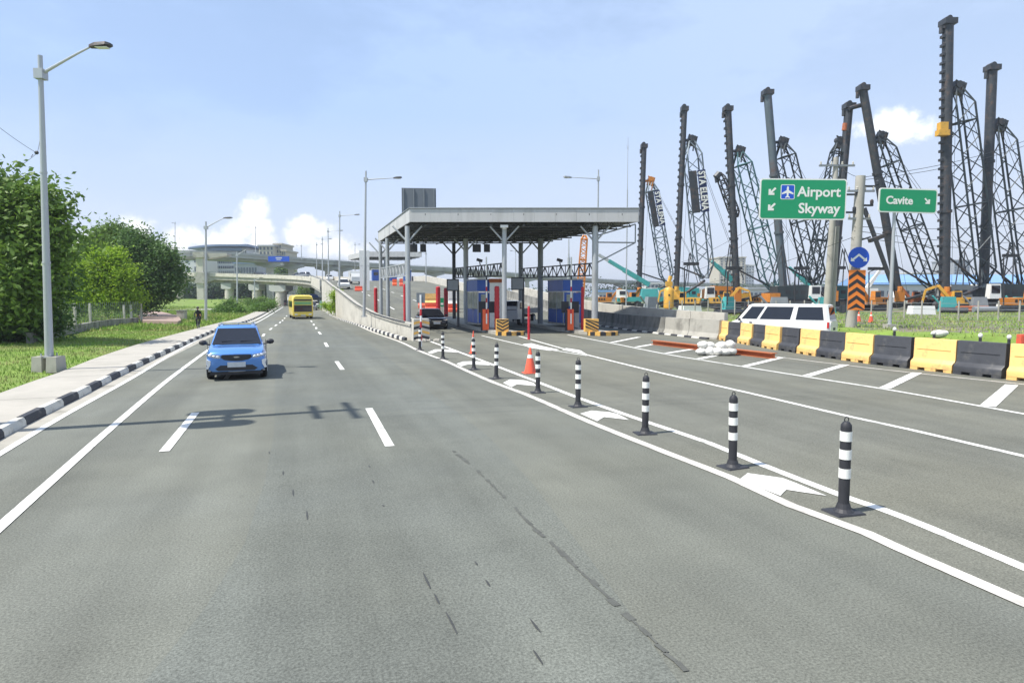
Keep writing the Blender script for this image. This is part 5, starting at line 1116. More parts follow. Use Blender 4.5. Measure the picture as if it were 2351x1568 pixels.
# hanging lane signals under the roof
for px0, px1, lab in ((942, 958, 'black lane signal under the roof edge beside the left column'), (965, 978, 'second black lane signal under the left bay'), (1085, 1104, 'black lane signal under the middle of the roof'), (1111, 1125, 'smaller black lane signal right of the middle one')):
    Y = 46; a = at(px0, 561, Y); b = at(px1, 579, Y); t = thing('lane_signal', lab, 'signal', ((a.x+b.x)/2, Y, b.z), 0, 'lane signals hanging from the canopy'); w, h = b.x-a.x, a.z-b.z
    mb = MB(); mb.box((0, 0, h/2), (w, .2, h)); mb.build('housing', M['black'], t); mb = MB(); mb.tube((0, 0, h), (0, 0, 7.05-b.z), .03, n=5); mb.build('hanger', M['steel_d'], t)
for i, (px, py) in enumerate(((1101, 603), (1285, 603))):
    p = at(px, py, 46.5); t = thing('camera', 'black surveillance camera on the truss above the %s booth' % ('left', 'right')[i], 'camera', p); mb = MB(); mb.box((0, 0, .16), (.42, .2, .2), ry=.3); mb.build('housing', M['black'], t); mb = MB(); mb.tube((.05, 0, -.2), (0, 0, .1), .04, n=6); mb.build('bracket', M['steel_d'], t)
# coloured barriers and clutter inside the plaza
def wbar(label, px0, px1, y0, y1, Y, m_, nm='plastic_barrier'):
    a = at(px0, y0, Y); b = at(px1, y1, Y); z0 = zr(a.x, Y); t = thing(nm, label, 'barrier', ((a.x+b.x)/2, Y, z0), .15, 'plastic barriers on the plaza'); w = b.x-a.x; h = a.z-z0
    mb = MB(); mb.loft([[Vector((x, y*k, z)) for y, z in ((-.28, 0), (-.28, h*.3), (-.12, h*.45), (-.1, h), (.1, h), (.12, h*.45), (.28, h*.3), (.28, 0))] for x, k in ((-w/2, .9), (-w/2+.05, 1), (w/2-.05, 1), (w/2, .9))]); mb.build('shell', M[m_], t); mb = MB(); mb.box((0, 0, h*.62), (w*.9, .27, .05)); mb.build('moulded_rib', M[m_], t); return t
wbar('orange-yellow plastic barrier in the plaza behind the black sedan', 974, 1004, 674, 702, 70, 'yellow')
wbar('red plastic barrier left of the orange-yellow one', 960, 975, 684, 705, 68, 'cone')
wbar('red plastic barrier low in front of the orange-yellow one', 976, 1001, 695, 708, 66, 'cone')
wbar('red barrier on the ramp right of the white car', 815, 832, 657, 672, 98, 'cone')
wbar('orange barrier near the second canopy', 917, 925, 640, 655, 120, 'cone'); wbar('orange barrier between the far canopy columns', 901, 911, 641, 654, 122, 'orange')
wbar('tall white partition left of the left booth', 1029, 1053, 669, 705, 68, 'carwhite'); wbar('low orange barrier below the white partition', 1029, 1053, 697, 715, 65, 'cone')
p = at(1015, 697, 60); t = thing('green_sign', 'small green and white sign between the two red posts', 'sign', (p.x, 60, zr(p.x, 60))); mb = MB(); mb.box((0, 0, 1.35), (.32, .05, .8)); mb.build('plate', M['green'], t); mb = MB(); mb.box((0, -.03, 1.2), (.24, .01, .2)); mb.build('white_patch', M['white'], t); mb = MB(); mb.tube((0, .04, 0), (0, .04, 1.3), .03, n=6); mb.build('post', M['galv'], t)
# boom beam lying on the road and sacks
a, b = G(1500, 791), G(1778, 824); t = thing('steel_beam', 'long rusty orange steel beam lying on the hatched asphalt', 'beam', (a+b)/2, math.atan2((b-a).y, (b-a).x)); L = (b-a).length
for z, hh, dd in ((.02, .03, .30), (.12, .17, .06), (.215, .03, .30)): mb = MB(); mb.box((0, 0, z), (L, dd, hh)); mb.build('flange' if hh < .1 else 'web', M['rust'], t)
c = G(1648, 816); sp = [(-.95, 0, .17), (-.5, -.05, .18), (-.05, -.08, .19), (.35, -.1, .17), (.75, -.05, .2), (-.8, .1, .46), (-.45, .1, .44), (.25, .05, .42), (.7, .0, .48)]
where = ['leftmost in the bottom row', 'second from the left in the bottom row', 'in the middle of the bottom row', 'second from the right in the bottom row', 'rightmost in the bottom row', 'leftmost of the upper ones', 'second of the upper ones', 'third of the upper ones', 'rightmost of the upper ones']
for (x, y, z), w_ in zip(sp, where):
    rings = []; R = Vector((random.uniform(.22, .29), random.uniform(.22, .3), random.uniform(.15, .2))); ph = random.uniform(0, 6)
    mb = MB()
    for j in range(9):
        th = math.pi*(j/8*.97+.015); rings.append([Vector((R.x*math.sin(th)*math.cos(q)*(1+.12*math.sin(3*q+ph+j)), R.y*math.sin(th)*math.sin(q)*(1+.12*math.sin(2*q+ph)), -R.z*math.cos(th)*(1+.1*math.sin(2*q+j)))) for q in np.linspace(0, 2*math.pi, 12, endpoint=False)])
    mb.loft(rings); o = mb.build('sack', M['bag'], None, smooth=True); o.location = c+Vector((x*.72, y*1.3, z*.92)); tag(o, 'white filled sack on the rusty beam, '+w_, 'sack', 'white sacks piled on the beam')
# things beyond the barriers on the grass
for i, (x, y) in enumerate(((2054, 756), (2145, 764), (2251, 770.5), (2317, 774))):
    Y = (27, 25.5, 23.5, 22.8)[i]; p = at(x, y, Y); z0 = max(-.05, gh(p.x, Y)); t = thing('guard_post', 'short dark post with a white cap behind the barriers, %s of four' % ('leftmost', 'second', 'third', 'rightmost')[i], 'bollard', (p.x, Y, z0), 0, 'white-capped posts behind the barriers'); H = p.z-z0
    mb = MB(); mb.tube((0, 0, 0), (0, 0, H-.08), .05, n=8); mb.build('post', M['black'], t); mb = MB(); mb.sphere((0, 0, H), (.075, .075, .09), 10, 6); mb.build('cap', M['refl'], t, smooth=True)
p = at(2157, 752, 33); mb = MB(); mb.sphere((0, 0, .1), (.42, .25, .2), 9, 6); mb.sphere((.3, .1, .12), (.25, .2, .16), 8, 5); o = mb.build('rubble_bag', M['bag'], smooth=True); o.location = (p.x, 33, gh(p.x, 33)+.05); tag(o, 'white lumpy bag lying on the grass mound', 'bag')
wbar('red plastic barrier at the right edge of the photo behind the row', 2337, 2375, 762, 786, 24, 'cone')
for o in bpy.data.objects:
    if o.get('label', '').startswith('red plastic barrier at the right edge'): o.location.z = gh(o.location.x, 24)
    
# ================================================================== SIGNS
def rrect(w, h, r, n=5):
    out = []
    for cx, cy, a0 in ((w/2-r, h/2-r, 0), (-w/2+r, h/2-r, 90), (-w/2+r, -h/2+r, 180), (w/2-r, -h/2+r, 270)):
        for k in range(n+1): a = math.radians(a0+90*k/n); out.append((cx+r*math.cos(a), cy+r*math.sin(a)))
    return out
def sign_board(label, x0, y0, x1, y1, Y, rz, tilt=0):
    c = at((x0+x1)/2, (y0+y1)/2, Y); w = (x1-x0)*Y/F/math.cos(rz); h = (y1-y0)*Y/F
    t = thing('road_sign', label, 'road sign', c, rz); t.rotation_euler = (0, tilt, rz); X = Vector((1, 0, 0))
    mb = MB(); mb.extr(rrect(w, h, .16), (0, 0, 0), X, UP, Vector((0, 1, 0)), .05); mb.build('border', M['refl'], t)
    mb = MB(); mb.extr(rrect(w-.14, h-.14, .12), (0, -.006, 0), X, UP, Vector((0, 1, 0)), .03); mb.build('face', M['green'], t)
    for z in (-h*.25, h*.25): mb = MB(); mb.box((0, .08, z), (w*.9, .06, .08)); mb.build('backing_rail', M['galv'], t)
    return t, w, h
def put_text(t, txt, size, x, z, m_='refl', bold=.018, y=-.012, align='LEFT', sx_=1.0):
    o = text_mesh(txt, size, M[m_], 'lettering', bold, align=align); COL.objects.link(o); o.parent = t; o.rotation_euler = (math.pi/2, 0, 0); o.location = (x, y, z); o.scale = (sx_, 1, 1); return o
def arrow(t, cx, cz, s, ang):
    pts = [(0, -.5), (.42, -.08), (.26, .08), (.10, -.07), (.10, .5), (-.10, .5), (-.10, -.07), (-.26, .08), (-.42, -.08)]
    ca, sa = math.cos(ang), math.sin(ang); q = [(cx+s*(x*ca-y*sa), cz+s*(x*sa+y*ca)) for x, y in pts]
    mb = MB(); mb.extr(q, (0, -.014, 0), Vector((1, 0, 0)), UP, Vector((0, 1, 0)), .008); return mb.build('arrow', M['refl'], t)
SY = 38.0
ts, w, h = sign_board('large green road sign reading Airport and Skyway with arrows', 1746, 412, 1941, 503.5, SY, -.02, tilt=.012)
put_text(ts, 'Airport', .80, w*.5-.35, .16, align='RIGHT'); put_text(ts, 'Skyway', .80, w*.5-.35, -.78, align='RIGHT')
arrow(ts, -w*.36, .42, .56, -math.pi/4); arrow(ts, -w*.36, -.46, .56, -math.pi/4)
mb = MB(); mb.extr(rrect(.80, .84, .08), (-w*.18, -.012, .40), Vector((1, 0, 0)), UP, Vector((0, 1, 0)), .008); ic = mb.build('icon_border', M['refl'], ts)
mb = MB(); mb.extr(rrect(.72, .76, .05), (-w*.18, -.016, .40), Vector((1, 0, 0)), UP, Vector((0, 1, 0)), .008); mb.build('icon_panel', M['sblue'], ts)
pl = [(0, .34), (.055, .26), (.06, .10), (.33, -.06), (.33, -.14), (.06, -.06), (.045, -.22), (.13, -.29), (.13, -.34), (0, -.30)]; pl = pl+[(-x, z) for x, z in reversed(pl[1:-1])]
mb = MB(); mb.extr(pl, (-w*.18, -.020, .40), Vector((1, 0, 0)), UP, Vector((0, 1, 0)), .008); mb.build('aeroplane_symbol', M['refl'], ts)
tc_, w2, h2 = sign_board('smaller green road sign reading Cavite on a single pole', 2016, 433.8, 2153.7, 488.6, SY, .06, tilt=.02)
put_text(tc_, 'Cavite', .62, -w2*.38, -.20); arrow(tc_, w2*.33, 0, .44, math.pi/4)
b = at(2045, 765, SY); z0 = gh(b.x, SY); tp = at(2057, 489, SY); t = thing('sign_post', 'tall white round pole carrying the Cavite sign', 'sign post', (b.x, SY+.15, z0)); mb = MB(); mb.tube((0, 0, 0), (tp.x-b.x, 0, tp.z-z0+.6), .11, .09, 12); mb.build('pole', M['galv'], t, smooth=True); mb = MB(); mb.box((0, 0, .1), (.5, .5, .25)); mb.build('footing', M['conc'], t)
# concrete utility poles
def upole(label, x0, y0, x1, y1, Y, r0, r1, arms=()):
    b = at(x0, y0, Y); tp = at(x1, y1, Y); z0 = gh(b.x, Y)-.05; t = thing('utility_pole', label, 'utility pole', (b.x, Y, z0), 0, 'concrete utility poles'); T = Vector((tp.x-b.x, 0, tp.z-z0)); mb = MB(); mb.tube((0, 0, 0), T, r0, r1, 14); mb.build('pole', M['conc'], t, smooth=True)
    for k, w in arms:
        mb = MB(); mb.box(T*k+Vector((0, -.15, 0)), (w, .1, .12)); ca = mb.build('cross_arm', M['steel_g'], t)
        for x in np.linspace(-w*.45, w*.45, 4): mb = MB(); mb.lathe([(.05, 0), (.07, .06), (.04, .1), (.06, .16), (.02, .2)], c=T*k+Vector((x, -.15, .06)), n=8); mb.build('insulator', M['conc_l'], ca)
    return t
up1 = upole('slender concrete utility pole with a cross arm behind the Airport sign', 1898, 700, 1920, 362, 43, .24, .16, ((.95, 2.3), (.72, 1.4)))
upole('shorter thin concrete pole just right of the slender one', 1911, 700, 1923, 520, 43.4, .16, .12)
up3 = upole('thick leaning concrete utility pole carrying the blue round sign', 1953, 765, 1976, 404.6, 39.2, .32, .27, ((.90, 1.6), (.72, 1.3)))
for (x, y, w_) in ((1955, 447, .8), (1950, 488, .7), (2000, 428, .9), (1992, 472, .6)):
    mb = MB(); p = at(x, y, 39.1)-Vector(up3.location); mb.box(p, (w_, .16, .1)); mb.lathe([(.05, 0), (.1, .1), (.1, .28), (.04, .36)], c=p+Vector((w_*.4, 0, 0)), n=8)
    mb.build('pole_bracket', M['steel_d'], up3)
p = at(1999, 548, 39.0); t = thing('pole_floodlight', 'dark floodlight reaching out above the blue round sign', 'floodlight', p); mb = MB(); mb.box((.25, -.2, .0), (.9, .35, .22), ry=-.35); mb.build('housing', M['steel_d'], t); mb = MB(); mb.tube((-.6, .1, -.1), (0, 0, .1), .05, n=6); mb.build('bracket', M['steel_d'], t)
# blue round sign
Y = 38.6; c = at(1972, 591.5, Y); r = 24*Y/F; t = thing('round_sign', 'blue round sign with a white two-way arrow on the thick pole', 'road sign', c); mb = MB(); mb.extr([(r*math.cos(a), r*math.sin(a)) for a in np.linspace(0, 2*math.pi, 28, endpoint=False)], (0, 0, 0), Vector((1, 0, 0)), UP, Vector((0, 1, 0)), .04); mb.build('plate', M['sblue'], t)
for s in (1, -1):
    mb = MB(); mb.extr([(0, .21), (s*.05, .21) if False else (0, .09), (s*.32, -.17), (s*.40, -.09), (s*.02, .22)], (0, -.012, 0), Vector((1, 0, 0)), UP, Vector((0, 1, 0)), .008); mb.build('arrow_arm', M['refl'], t)
    mb = MB(); mb.extr([(s*.24, -.22), (s*.48, -.22), (s*.46, .0), (s*.38, -.05)], (0, -.014, 0), Vector((1, 0, 0)), UP, Vector((0, 1, 0)), .008); mb.build('arrow_head', M['refl'], t)
a = at(1951.5, 620, Y); b = at(1986.5, 712, Y); t = thing('chevron_sign', 'tall orange and black upward chevron sign below the blue round sign', 'road sign', ((a.x+b.x)/2-.05, Y, b.z)); w, h = b.x-a.x, a.z-b.z
mb = MB(); mb.box((0, .02, h/2), (w, .04, h)); mb.build('plate', M['orange_s'], t)
for k in range(5):
    z = h*(-.10+.205*k)
    for s in (1, -1):
        q = [(0, z+.17*h), (s*w/2, z+.02*h), (s*w/2, z+.12*h), (0, z+.27*h)]; q = [(x, min(max(zz_, 0), h)) for x, zz_ in q]
        mb = MB(); mb.extr(q, (0, -.004, 0), Vector((1, 0, 0)), UP, Vector((0, 1, 0)), .004); mb.build('chevron', M['black'], t)
# blue gantry sign on the upper flyover
Y = 205; a = at(615.5, 588.7, Y); b = at(664.5, 601, Y); t = thing('gantry_sign', 'blue motorway sign with two rows of small white lettering under the upper flyover', 'road sign', ((a.x+b.x)/2, Y, b.z)); w, h = b.x-a.x, a.z-b.z
mb = MB(); mb.box((0, 0, h/2), (w, .1, h)); mb.build('plate', M['sblue'], t)
for (x0, x1, z0, z1) in ((-.14, .16, .58, .80), (-.10, .10, .30, .46)): mb = MB(); mb.box(((x0+x1)/2*w, -.06, (z0+z1)/2*h), ((x1-x0)*w, .02, (z1-z0)*h)); mb.build('lettering_row', M['plate'], t)
mb = MB(); mb.box((-w*.3, .2, h+.6), (.2, .2, 1.4)); mb.build('bracket', M['steel_g'], t); mb = MB(); mb.box((w*.3, .2, h+.6), (.2, .2, 1.4)); mb.build('bracket', M['steel_g'], t)
Y = 150; a = at(654, 655, Y); b = at(672, 663, Y); t = thing('clearance_sign', 'small white clearance sign hung under the lower flyover', 'road sign', ((a.x+b.x)/2, 163, a.z)); mb = MB(); mb.box((0, 0, 0), ((b.x-a.x)*1.08, .1, (a.z-b.z)*1.08)); mb.build('plate', M['white'], t); mb = MB(); mb.tube((0, .1, 0), (0, .1, 1.2), .05, n=5); mb.build('hanger', M['steel_g'], t)
# ================================================================== OVERHEAD POLE LEFT OF THE FRAME (its shadow lies on the road)
tipS = G(770, 925); baseS = Vector((-10.7, 11.45, .1)); SH = Vector((-SUN_DIR.x, -SUN_DIR.y, 0))/SUN_DIR.z
H = 13.4
t = thing('utility_pole', 'utility pole left of the frame whose shadow with transformers falls across the road', 'utility pole', baseS, 0, 'concrete utility poles'); mb = MB(); mb.tube((0, 0, 0), (0, 0, H), .17, .11, 12); mb.build('pole', M['conc'], t, smooth=True)
nrm = Vector((SH.y, -SH.x, 0)).normalized()
for s in (.62, -.62): mb = MB(); mb.lathe([(.3, 0), (.36, .08), (.36, 1.2), (.25, 1.3)], c=nrm*s*1.1+UP*8.0, n=14); mb.build('transformer', M['steel_g'], t)
mb = MB(); mb.box(nrm*0+UP*8.9, (1.3, .12, .12), rz=math.atan2(nrm.y, nrm.x)); mb.build('bracket', M['steel_d'], t)
for z, w in ((H-.2, 2.2), (H-1.5, 1.7)): mb = MB(); mb.box(UP*z, (w, .12, .12), rz=math.atan2(nrm.y, nrm.x)); mb.build('cross_arm', M['steel_g'], t)
def catenary(mb, a, b, sag, r, n=12):
    a = Vector(a); b = Vector(b); P_ = [a+(b-a)*(k/n)-UP*(sag*4*(k/n)*(1-k/n)) for k in range(n+1)]; mb.path(P_, r, 4)
wires = []
def wire(label, a, b, sag, r):
    m_ = MB(); catenary(m_, a, b, sag, r); o = m_.build('cable', M['wire']); tag(o, label, 'cable', 'overhead cables')
for s, zz_ in ((1.0, H), (-1.0, H), (0.0, H-1.3)): wire('overhead cable crossing above the camera, %s strand' % {1.0: 'left', -1.0: 'right', 0.0: 'lower'}[s], baseS+nrm*s+UP*(zz_-.1), Vector((33, 20+s, 13)), .5, .012)
for i, (x0, y0, x1, y1, Y0, Y1) in enumerate(((-60, 245, 85, 352, 40, 46), (85, 352, 20, 392, 46, 50), (85, 352, 92, 315, 46, 46.3))):
    wire('thin cable meeting at a dark clamp left of the nearest lamp, %s of three' % ('upper', 'lower', 'short')[i], at(x0, y0, Y0), at(x1, y1, Y1), .15, .014)
p = at(84, 351, 46); mb = MB(); mb.sphere((0, 0, 0), (.16, .1, .13), 8, 5); mb.tube((-.4, 0, -.3), (-.25, 0, -.12), .02, n=4); o = mb.build('cable_clamp', M['wire']); o.location = p; tag(o, 'small dark clamp where three thin cables meet', 'cable clamp')
where = [(1976, 408, 2420, 296, 39, 60, .6, 'highest cable rising right from the thick pole'), (1976, 414, 2420, 308, 39, 60, .6, 'second highest cable rising right from the thick pole'), (1920, 372, 1976, 408, 43, 39, .2, 'short cable between the two utility poles'),
         (1474, 610, 1915, 392, 120, 43, 2.2, 'long cable sagging left from the slender pole, upper'), (1474, 632, 1915, 398, 120, 43, 3.0, 'long cable sagging left from the slender pole, lower'),
         (1962, 520, 2420, 500, 39, 80, .6, 'cable level with the chevron sign top, running right'), (1962, 530, 2420, 548, 39, 80, .6, 'cable running right just below the level one'), (1500, 655, 1958, 545, 110, 39, 1.2, 'low cable running left behind the Airport sign'), (1962, 545, 2420, 566, 39, 80, .5, 'lowest cable running right through the lattice booms')]
for x0, y0, x1, y1, Y0, Y1, sg, lab in where: wire(lab, at(x0, y0, Y0), at(x1, y1, Y1), sg, .022 if Y1 > 50 else .016)
# ================================================================== PILING RIGS
def lattice(mb, a, b, w0, w1, n, up, r=.06, rd=.035, taper=.12):
    a = Vector(a); b = Vector(b); d = (b-a).normalized(); u = up-d*up.dot(d); u.normalize(); v = d.cross(u); L = (b-a).length; prev = None
    for i in range(n+1):
        t = i/n; w = w0+(w1-w0)*t; k = min(1, .35+t/taper*.65, .35+(1-t)/taper*.65); w *= k; c = a+(b-a)*t
        cur = [c+u*w/2*x+v*w/2*y for x, y in ((1, 1), (-1, 1), (-1, -1), (1, -1))]
        if prev:
            for j in range(4):
                mb.tube(prev[j], cur[j], r, n=4, cap=False)
                p, q = (prev[j], cur[(j+1) % 4]) if i % 2 else (prev[(j+1) % 4], cur[j]); mb.tube(p, q, rd, n=3, cap=False)
                if i % 5 == 0: mb.tube(cur[j], cur[(j+1) % 4], rd*1.5, n=3, cap=False)
        prev = cur
def rig(label, Y, lead, boom, lw, bw, lat='lat_g', text=None, leadm='steel_d', body='machine_o', house='steel_g', hd=None, side=1, rack=True):
    (lx0, ly0), (lx1, ly1) = lead; (bx0, by0), (bx1, by1) = boom
    lt = at(lx0, ly0, Y); lb = at(lx1, ly1, Y); bt = at(bx0, by0, Y+.3); bf = at(bx1, by1, Y+.8); gz = gh(bf.x, Y)-.02
    t = thing('piling_rig', label, 'piling rig', (bf.x, Y, gz), 0, 'lattice-boom piling rigs in the yard')
    lb = Vector((lb.x, Y, max(lb.z, gz+.1))); r = lw*1.06*Y/F/2; yaw = random.uniform(-.5, .5)
    mb = MB(); mb.tube(lb, lt, r, r, 10); d = (lt-lb).normalized(); L = (lt-lb).length
    mb.build('leader', M[leadm], t, world=True, smooth=True)
    mb = MB(); sgn = -1 if lab_flip.get(label) else 1
    if rack:
        n = int(L/1.1)
        for k in range(n): c = lb+d*(L*(k+.5)/n); mb.box(c+Vector((-r*1.05, -.05, 0)), (r*.55, r*1.1, .32))
        stuff(mb.build('rack_teeth', M[leadm], t, world=True))
    for k in (.35, .62): mb = MB(); c = lb+d*(L*k); mb.tube(c-d*.18, c+d*.18, r*1.22, n=10); mb.build('flange_ring', M[leadm], t, world=True)
    mb = MB(); mb.box(lt+UP*.15, (r*2.5, r*2.4, .7)); mb.tube(lt+Vector((-r*1.3, 0, -.4)), lt+Vector((-r*1.3, .01, -1.2)), r*.4, n=8); mb.tube(lt+Vector((-.15, -r, .5)), lt+Vector((-.15, r, .5)), .34, n=10); mb.build('leader_head', M['steel_d'], t, world=True)
    bwm = bw*Y/F; mb = MB(); BL_ = (bt-bf).length; n = max(10, int(BL_/(bwm*.8))); lattice(mb, bf, bt, bwm, bwm*.9, n, Vector((0, 1, 0)), .125, .08, taper=.07); mb.build('boom', M[lat], t, world=True)
    bd = (bt-bf).normalized()
    mb = MB(); mb.box(bt+Vector((.1, 0, .1)), (bwm*.55, .8, 1.5), ry=.25); mb.tube(bt+Vector((-.5, -.4, 1.0)), bt+Vector((.7, -.4, .2)), .12, n=5); mb.tube(bt+Vector((.5, -.4, .8)), bt+Vector((.2, -.4, -1.6)), .12, n=5); mb.tube(bt+Vector((0, -.5, .5)), bt+Vector((0, .5, .5)), .45, n=10); mb.tube(bt+UP*.3, Vector((lb+(lt-lb)*((bt.z-lb.z)/(lt.z-lb.z)))), .22, n=6)
    mb.build('boom_head', M[hd or 'steel_d'], t, world=True)
    # luffing gantry and pendants behind the boom
    gt = bf+Vector((side*4.2, .5, 5.6)); mb = MB(); 
    for y in (-.9, .9): mb.tube(bf+Vector((side*3.5, y, -.4)), gt+Vector((0, y*.4, 0)), .09, n=5); mb.tube(bf+Vector((side*6.0, y, -.2)), gt+Vector((0, y*.4, 0)), .07, n=5)
    mb.build('gantry', M['steel_d'], t, world=True)
    for y in (-.35, .35):
        mb = MB(); mb.tube(gt+Vector((0, y, 0)), bt+Vector((.3, y, .1)), .028, n=4, cap=False); mb.build('pendant_cable', M['wire'], t, world=True)
    mb = MB(); mb.tube(bt+Vector((-.3, -.2, -.2)), Vector((lb.x+.9*side, Y, gz+2.2)), .022, n=4, cap=False); mb.build('hoist_cable', M['wire'], t, world=True)
    mb = MB(); mb.tube(lb+d*.5+Vector((0, 0, .4)), bf+Vector((0, 0, -.3)), .22, n=8); mb.tube(lb+d*(L*.20), bf+Vector((0, 0, .2)), .13, n=8); mb.build('leader_brace', M['steel_d'], t, world=True)
    # auger drive on the leader
    mb = MB(); c = lb+d*2.2; mb.box(c+Vector((-.1, -.6, -.6)), (1.0, .8, 1.5)); mb.tube(c+Vector((-.1, -.7, .15)), c+Vector((-.1, -.7, .8)), .36, n=10); mb.build('drive_unit', M[body], t, world=True)
    # crawler
    B0 = Vector((bf.x+side*2.6, Y+.8, gz))
    for s in (-1.8, 1.8):
        R_ = .62; ring = [(3.1*math.copysign(1, math.cos(a))*1+R_*math.cos(a), R_+R_*math.sin(a)) for a in np.linspace(-math.pi/2+.01, 1.5*math.pi-.01, 20, endpoint=False)]
        mb = MB(); mb.extr(ring, (B0.x, B0.y+s-.4, gz), Vector((1, 0, 0)), UP, Vector((0, 1, 0)), .8); tr = mb.build('track', M['steel_d'], t, world=True)
    mb = MB(); mb.box((B0.x, B0.y, gz+1.0), (3.2, 3.2, .8)); mb.build('undercarriage', M['black'], t, world=True)
    mb = MB(); mb.extr([(-2.6, 0), (2.6, 0), (2.9, .5), (2.9, 1.9), (-1.4, 2.1), (-2.6, 1.5)] if side > 0 else [(-2.9, .5), (-2.6, 0), (2.6, 0), (2.6, 1.5), (1.4, 2.1), (-2.9, 1.9)], (B0.x, B0.y-1.5, gz+1.45), Vector((1, 0, 0)), UP, Vector((0, 1, 0)), 3.0); hs = mb.build('machine_house', M[house], t, world=True)
    for k in range(4): mb = MB(); mb.box((B0.x-1.4+k*1.1, B0.y-1.51, gz+2.5), (.7, .03, .55)); mb.build('grille', M['black'], t, world=True)
    mb = MB(); mb.box((B0.x+side*3.3, B0.y, gz+1.7), (1.5, 3.3, 1.3)); mb.build('counterweight', M[body], t, world=True)
    mb = MB(); mb.box((B0.x-side*2.3, B0.y-1.9, gz+2.5), (1.5, .9, 1.9), taper=.85); cb = mb.build('cab', M['carwhite'], t, world=True)
    mb = MB(); mb.box((B0.x-side*2.3, B0.y-2.33, gz+2.75), (1.1, .04, 1.0)); mb.build('window', M['glass'], t, world=True)
    if text:
        f0, f1 = text; p0 = bf+(bt-bf)*f0; p1 = bf+(bt-bf)*f1; ang = math.atan2((p1-p0).z, (p1-p0).x); Lp = (p1-p0).length; c = (p0+p1)/2
        nn = Vector((-math.sin(ang), 0, math.cos(ang)))
        for o_, m_, w_ in ((bwm*.27, 'steel_d', bwm*.50), (-bwm*.29, 'board_navy', bwm*.50)):
            mb = MB(); q = c+nn*o_+Vector((0, -bwm*.55, 0)); e = (p1-p0).normalized()
            mb.add([q-e*Lp/2-nn*w_/2, q+e*Lp/2-nn*w_/2, q+e*Lp/2+nn*w_/2, q-e*Lp/2+nn*w_/2]+[q-e*Lp/2-nn*w_/2+Vector((0, .06, 0)), q+e*Lp/2-nn*w_/2+Vector((0, .06, 0)), q+e*Lp/2+nn*w_/2+Vector((0, .06, 0)), q-e*Lp/2+nn*w_/2+Vector((0, .06, 0))], [(0, 1, 2, 3), (7, 6, 5, 4), (0, 4, 5, 1), (1, 5, 6, 2), (2, 6, 7, 3), (3, 7, 4, 0)]); bo = mb.build('name_board', M[m_], t, world=True)
        tm = text_mesh('STA ELENA', 1.0, M['refl'], 'lettering', .03, 1.05); COL.objects.link(tm); w_ = tm.data.vertices; xs = [v.co.x for v in w_]; tw = max(xs)-min(xs)
        s_ = Lp*.94/tw; hs_ = bwm*.42/.72; e = (p1-p0).normalized(); q = c-nn*bwm*.29+Vector((0, -bwm*.55-.02, 0))
        # letters read downwards: x runs from top of the boom to its foot
        Xa = -e; Ya = Vector((-Xa.z, 0, Xa.x)); Ya = Ya if Ya.x > 0 else Ya
        org = q-Xa*Lp*.47-Ya*bwm*.19
        mw = Matrix(((Xa.x*s_, Ya.x*hs_, 0, org.x), (0, 0, -1, org.y), (Xa.z*s_, Ya.z*hs_, 0, org.z), (0, 0, 0, 1)))
        if True:
            loc = t.matrix_basis.inverted() @ mw; tm.parent = t; tm.data.transform(loc)
    return t, lb, lt, bf, bt
M['board_navy'] = mat('navy_board', (.02, .035, .12), .5)
lab_flip = {}
rig('shortest piling rig, leftmost of the row, with lettered boards on a slim boom', 122, ((1478.8, 338), (1466, 697)), ((1493, 418), (1533, 650)), 11, 26, 'lat_g', text=(.56, .90), hd='machine_o', house='teal')
rig('second piling rig from the left, with a wide lettered grey boom', 106, ((1571.6, 253), (1551, 700)), ((1587, 325), (1618, 640)), 12, 36, 'lat_g', text=(.48, .78), body='machine_y', house='machine_o')
rig('third piling rig from the left, toothed dark leader and teal boom', 102, ((1671, 253), (1693, 705)), ((1697, 350), (1775, 665)), 15, 36, 'lat_t', house='teal')
rig('fourth piling rig from the left, grey leader rising behind the Airport sign', 100, ((1762, 216), (1802, 702)), ((1796, 330), (1875, 655)), 17, 36, 'lat_d', leadm='steel_m', rack=False, house='lat_t')
rig('fifth piling rig, thick dark leader just behind the slender concrete pole', 96, ((1949, 247), (1908, 705)), ((1925, 330), (1862, 650)), 17, 24, 'lat_d', rack=False, side=-1, house='lat_d')
rig('sixth piling rig, leaning right, between the Airport and Cavite signs', 94, ((1981, 206), (2068, 705)), ((2022, 318), (2145, 665)), 17, 36, 'lat_d', rack=False, house='steel_g')
rig('tallest piling rig, nearest, right of the Cavite sign', 86, ((2176.5, 55), (2167, 712)), ((2198, 205), (2252, 655)), 21, 46, 'lat_d', house='lat_d')
rig('last piling rig at the right edge of the photo', 90, ((2278, 160), (2256, 708)), ((2294, 290), (2345, 672)), 19, 44, 'lat_d', rack=False, house='lat_d')
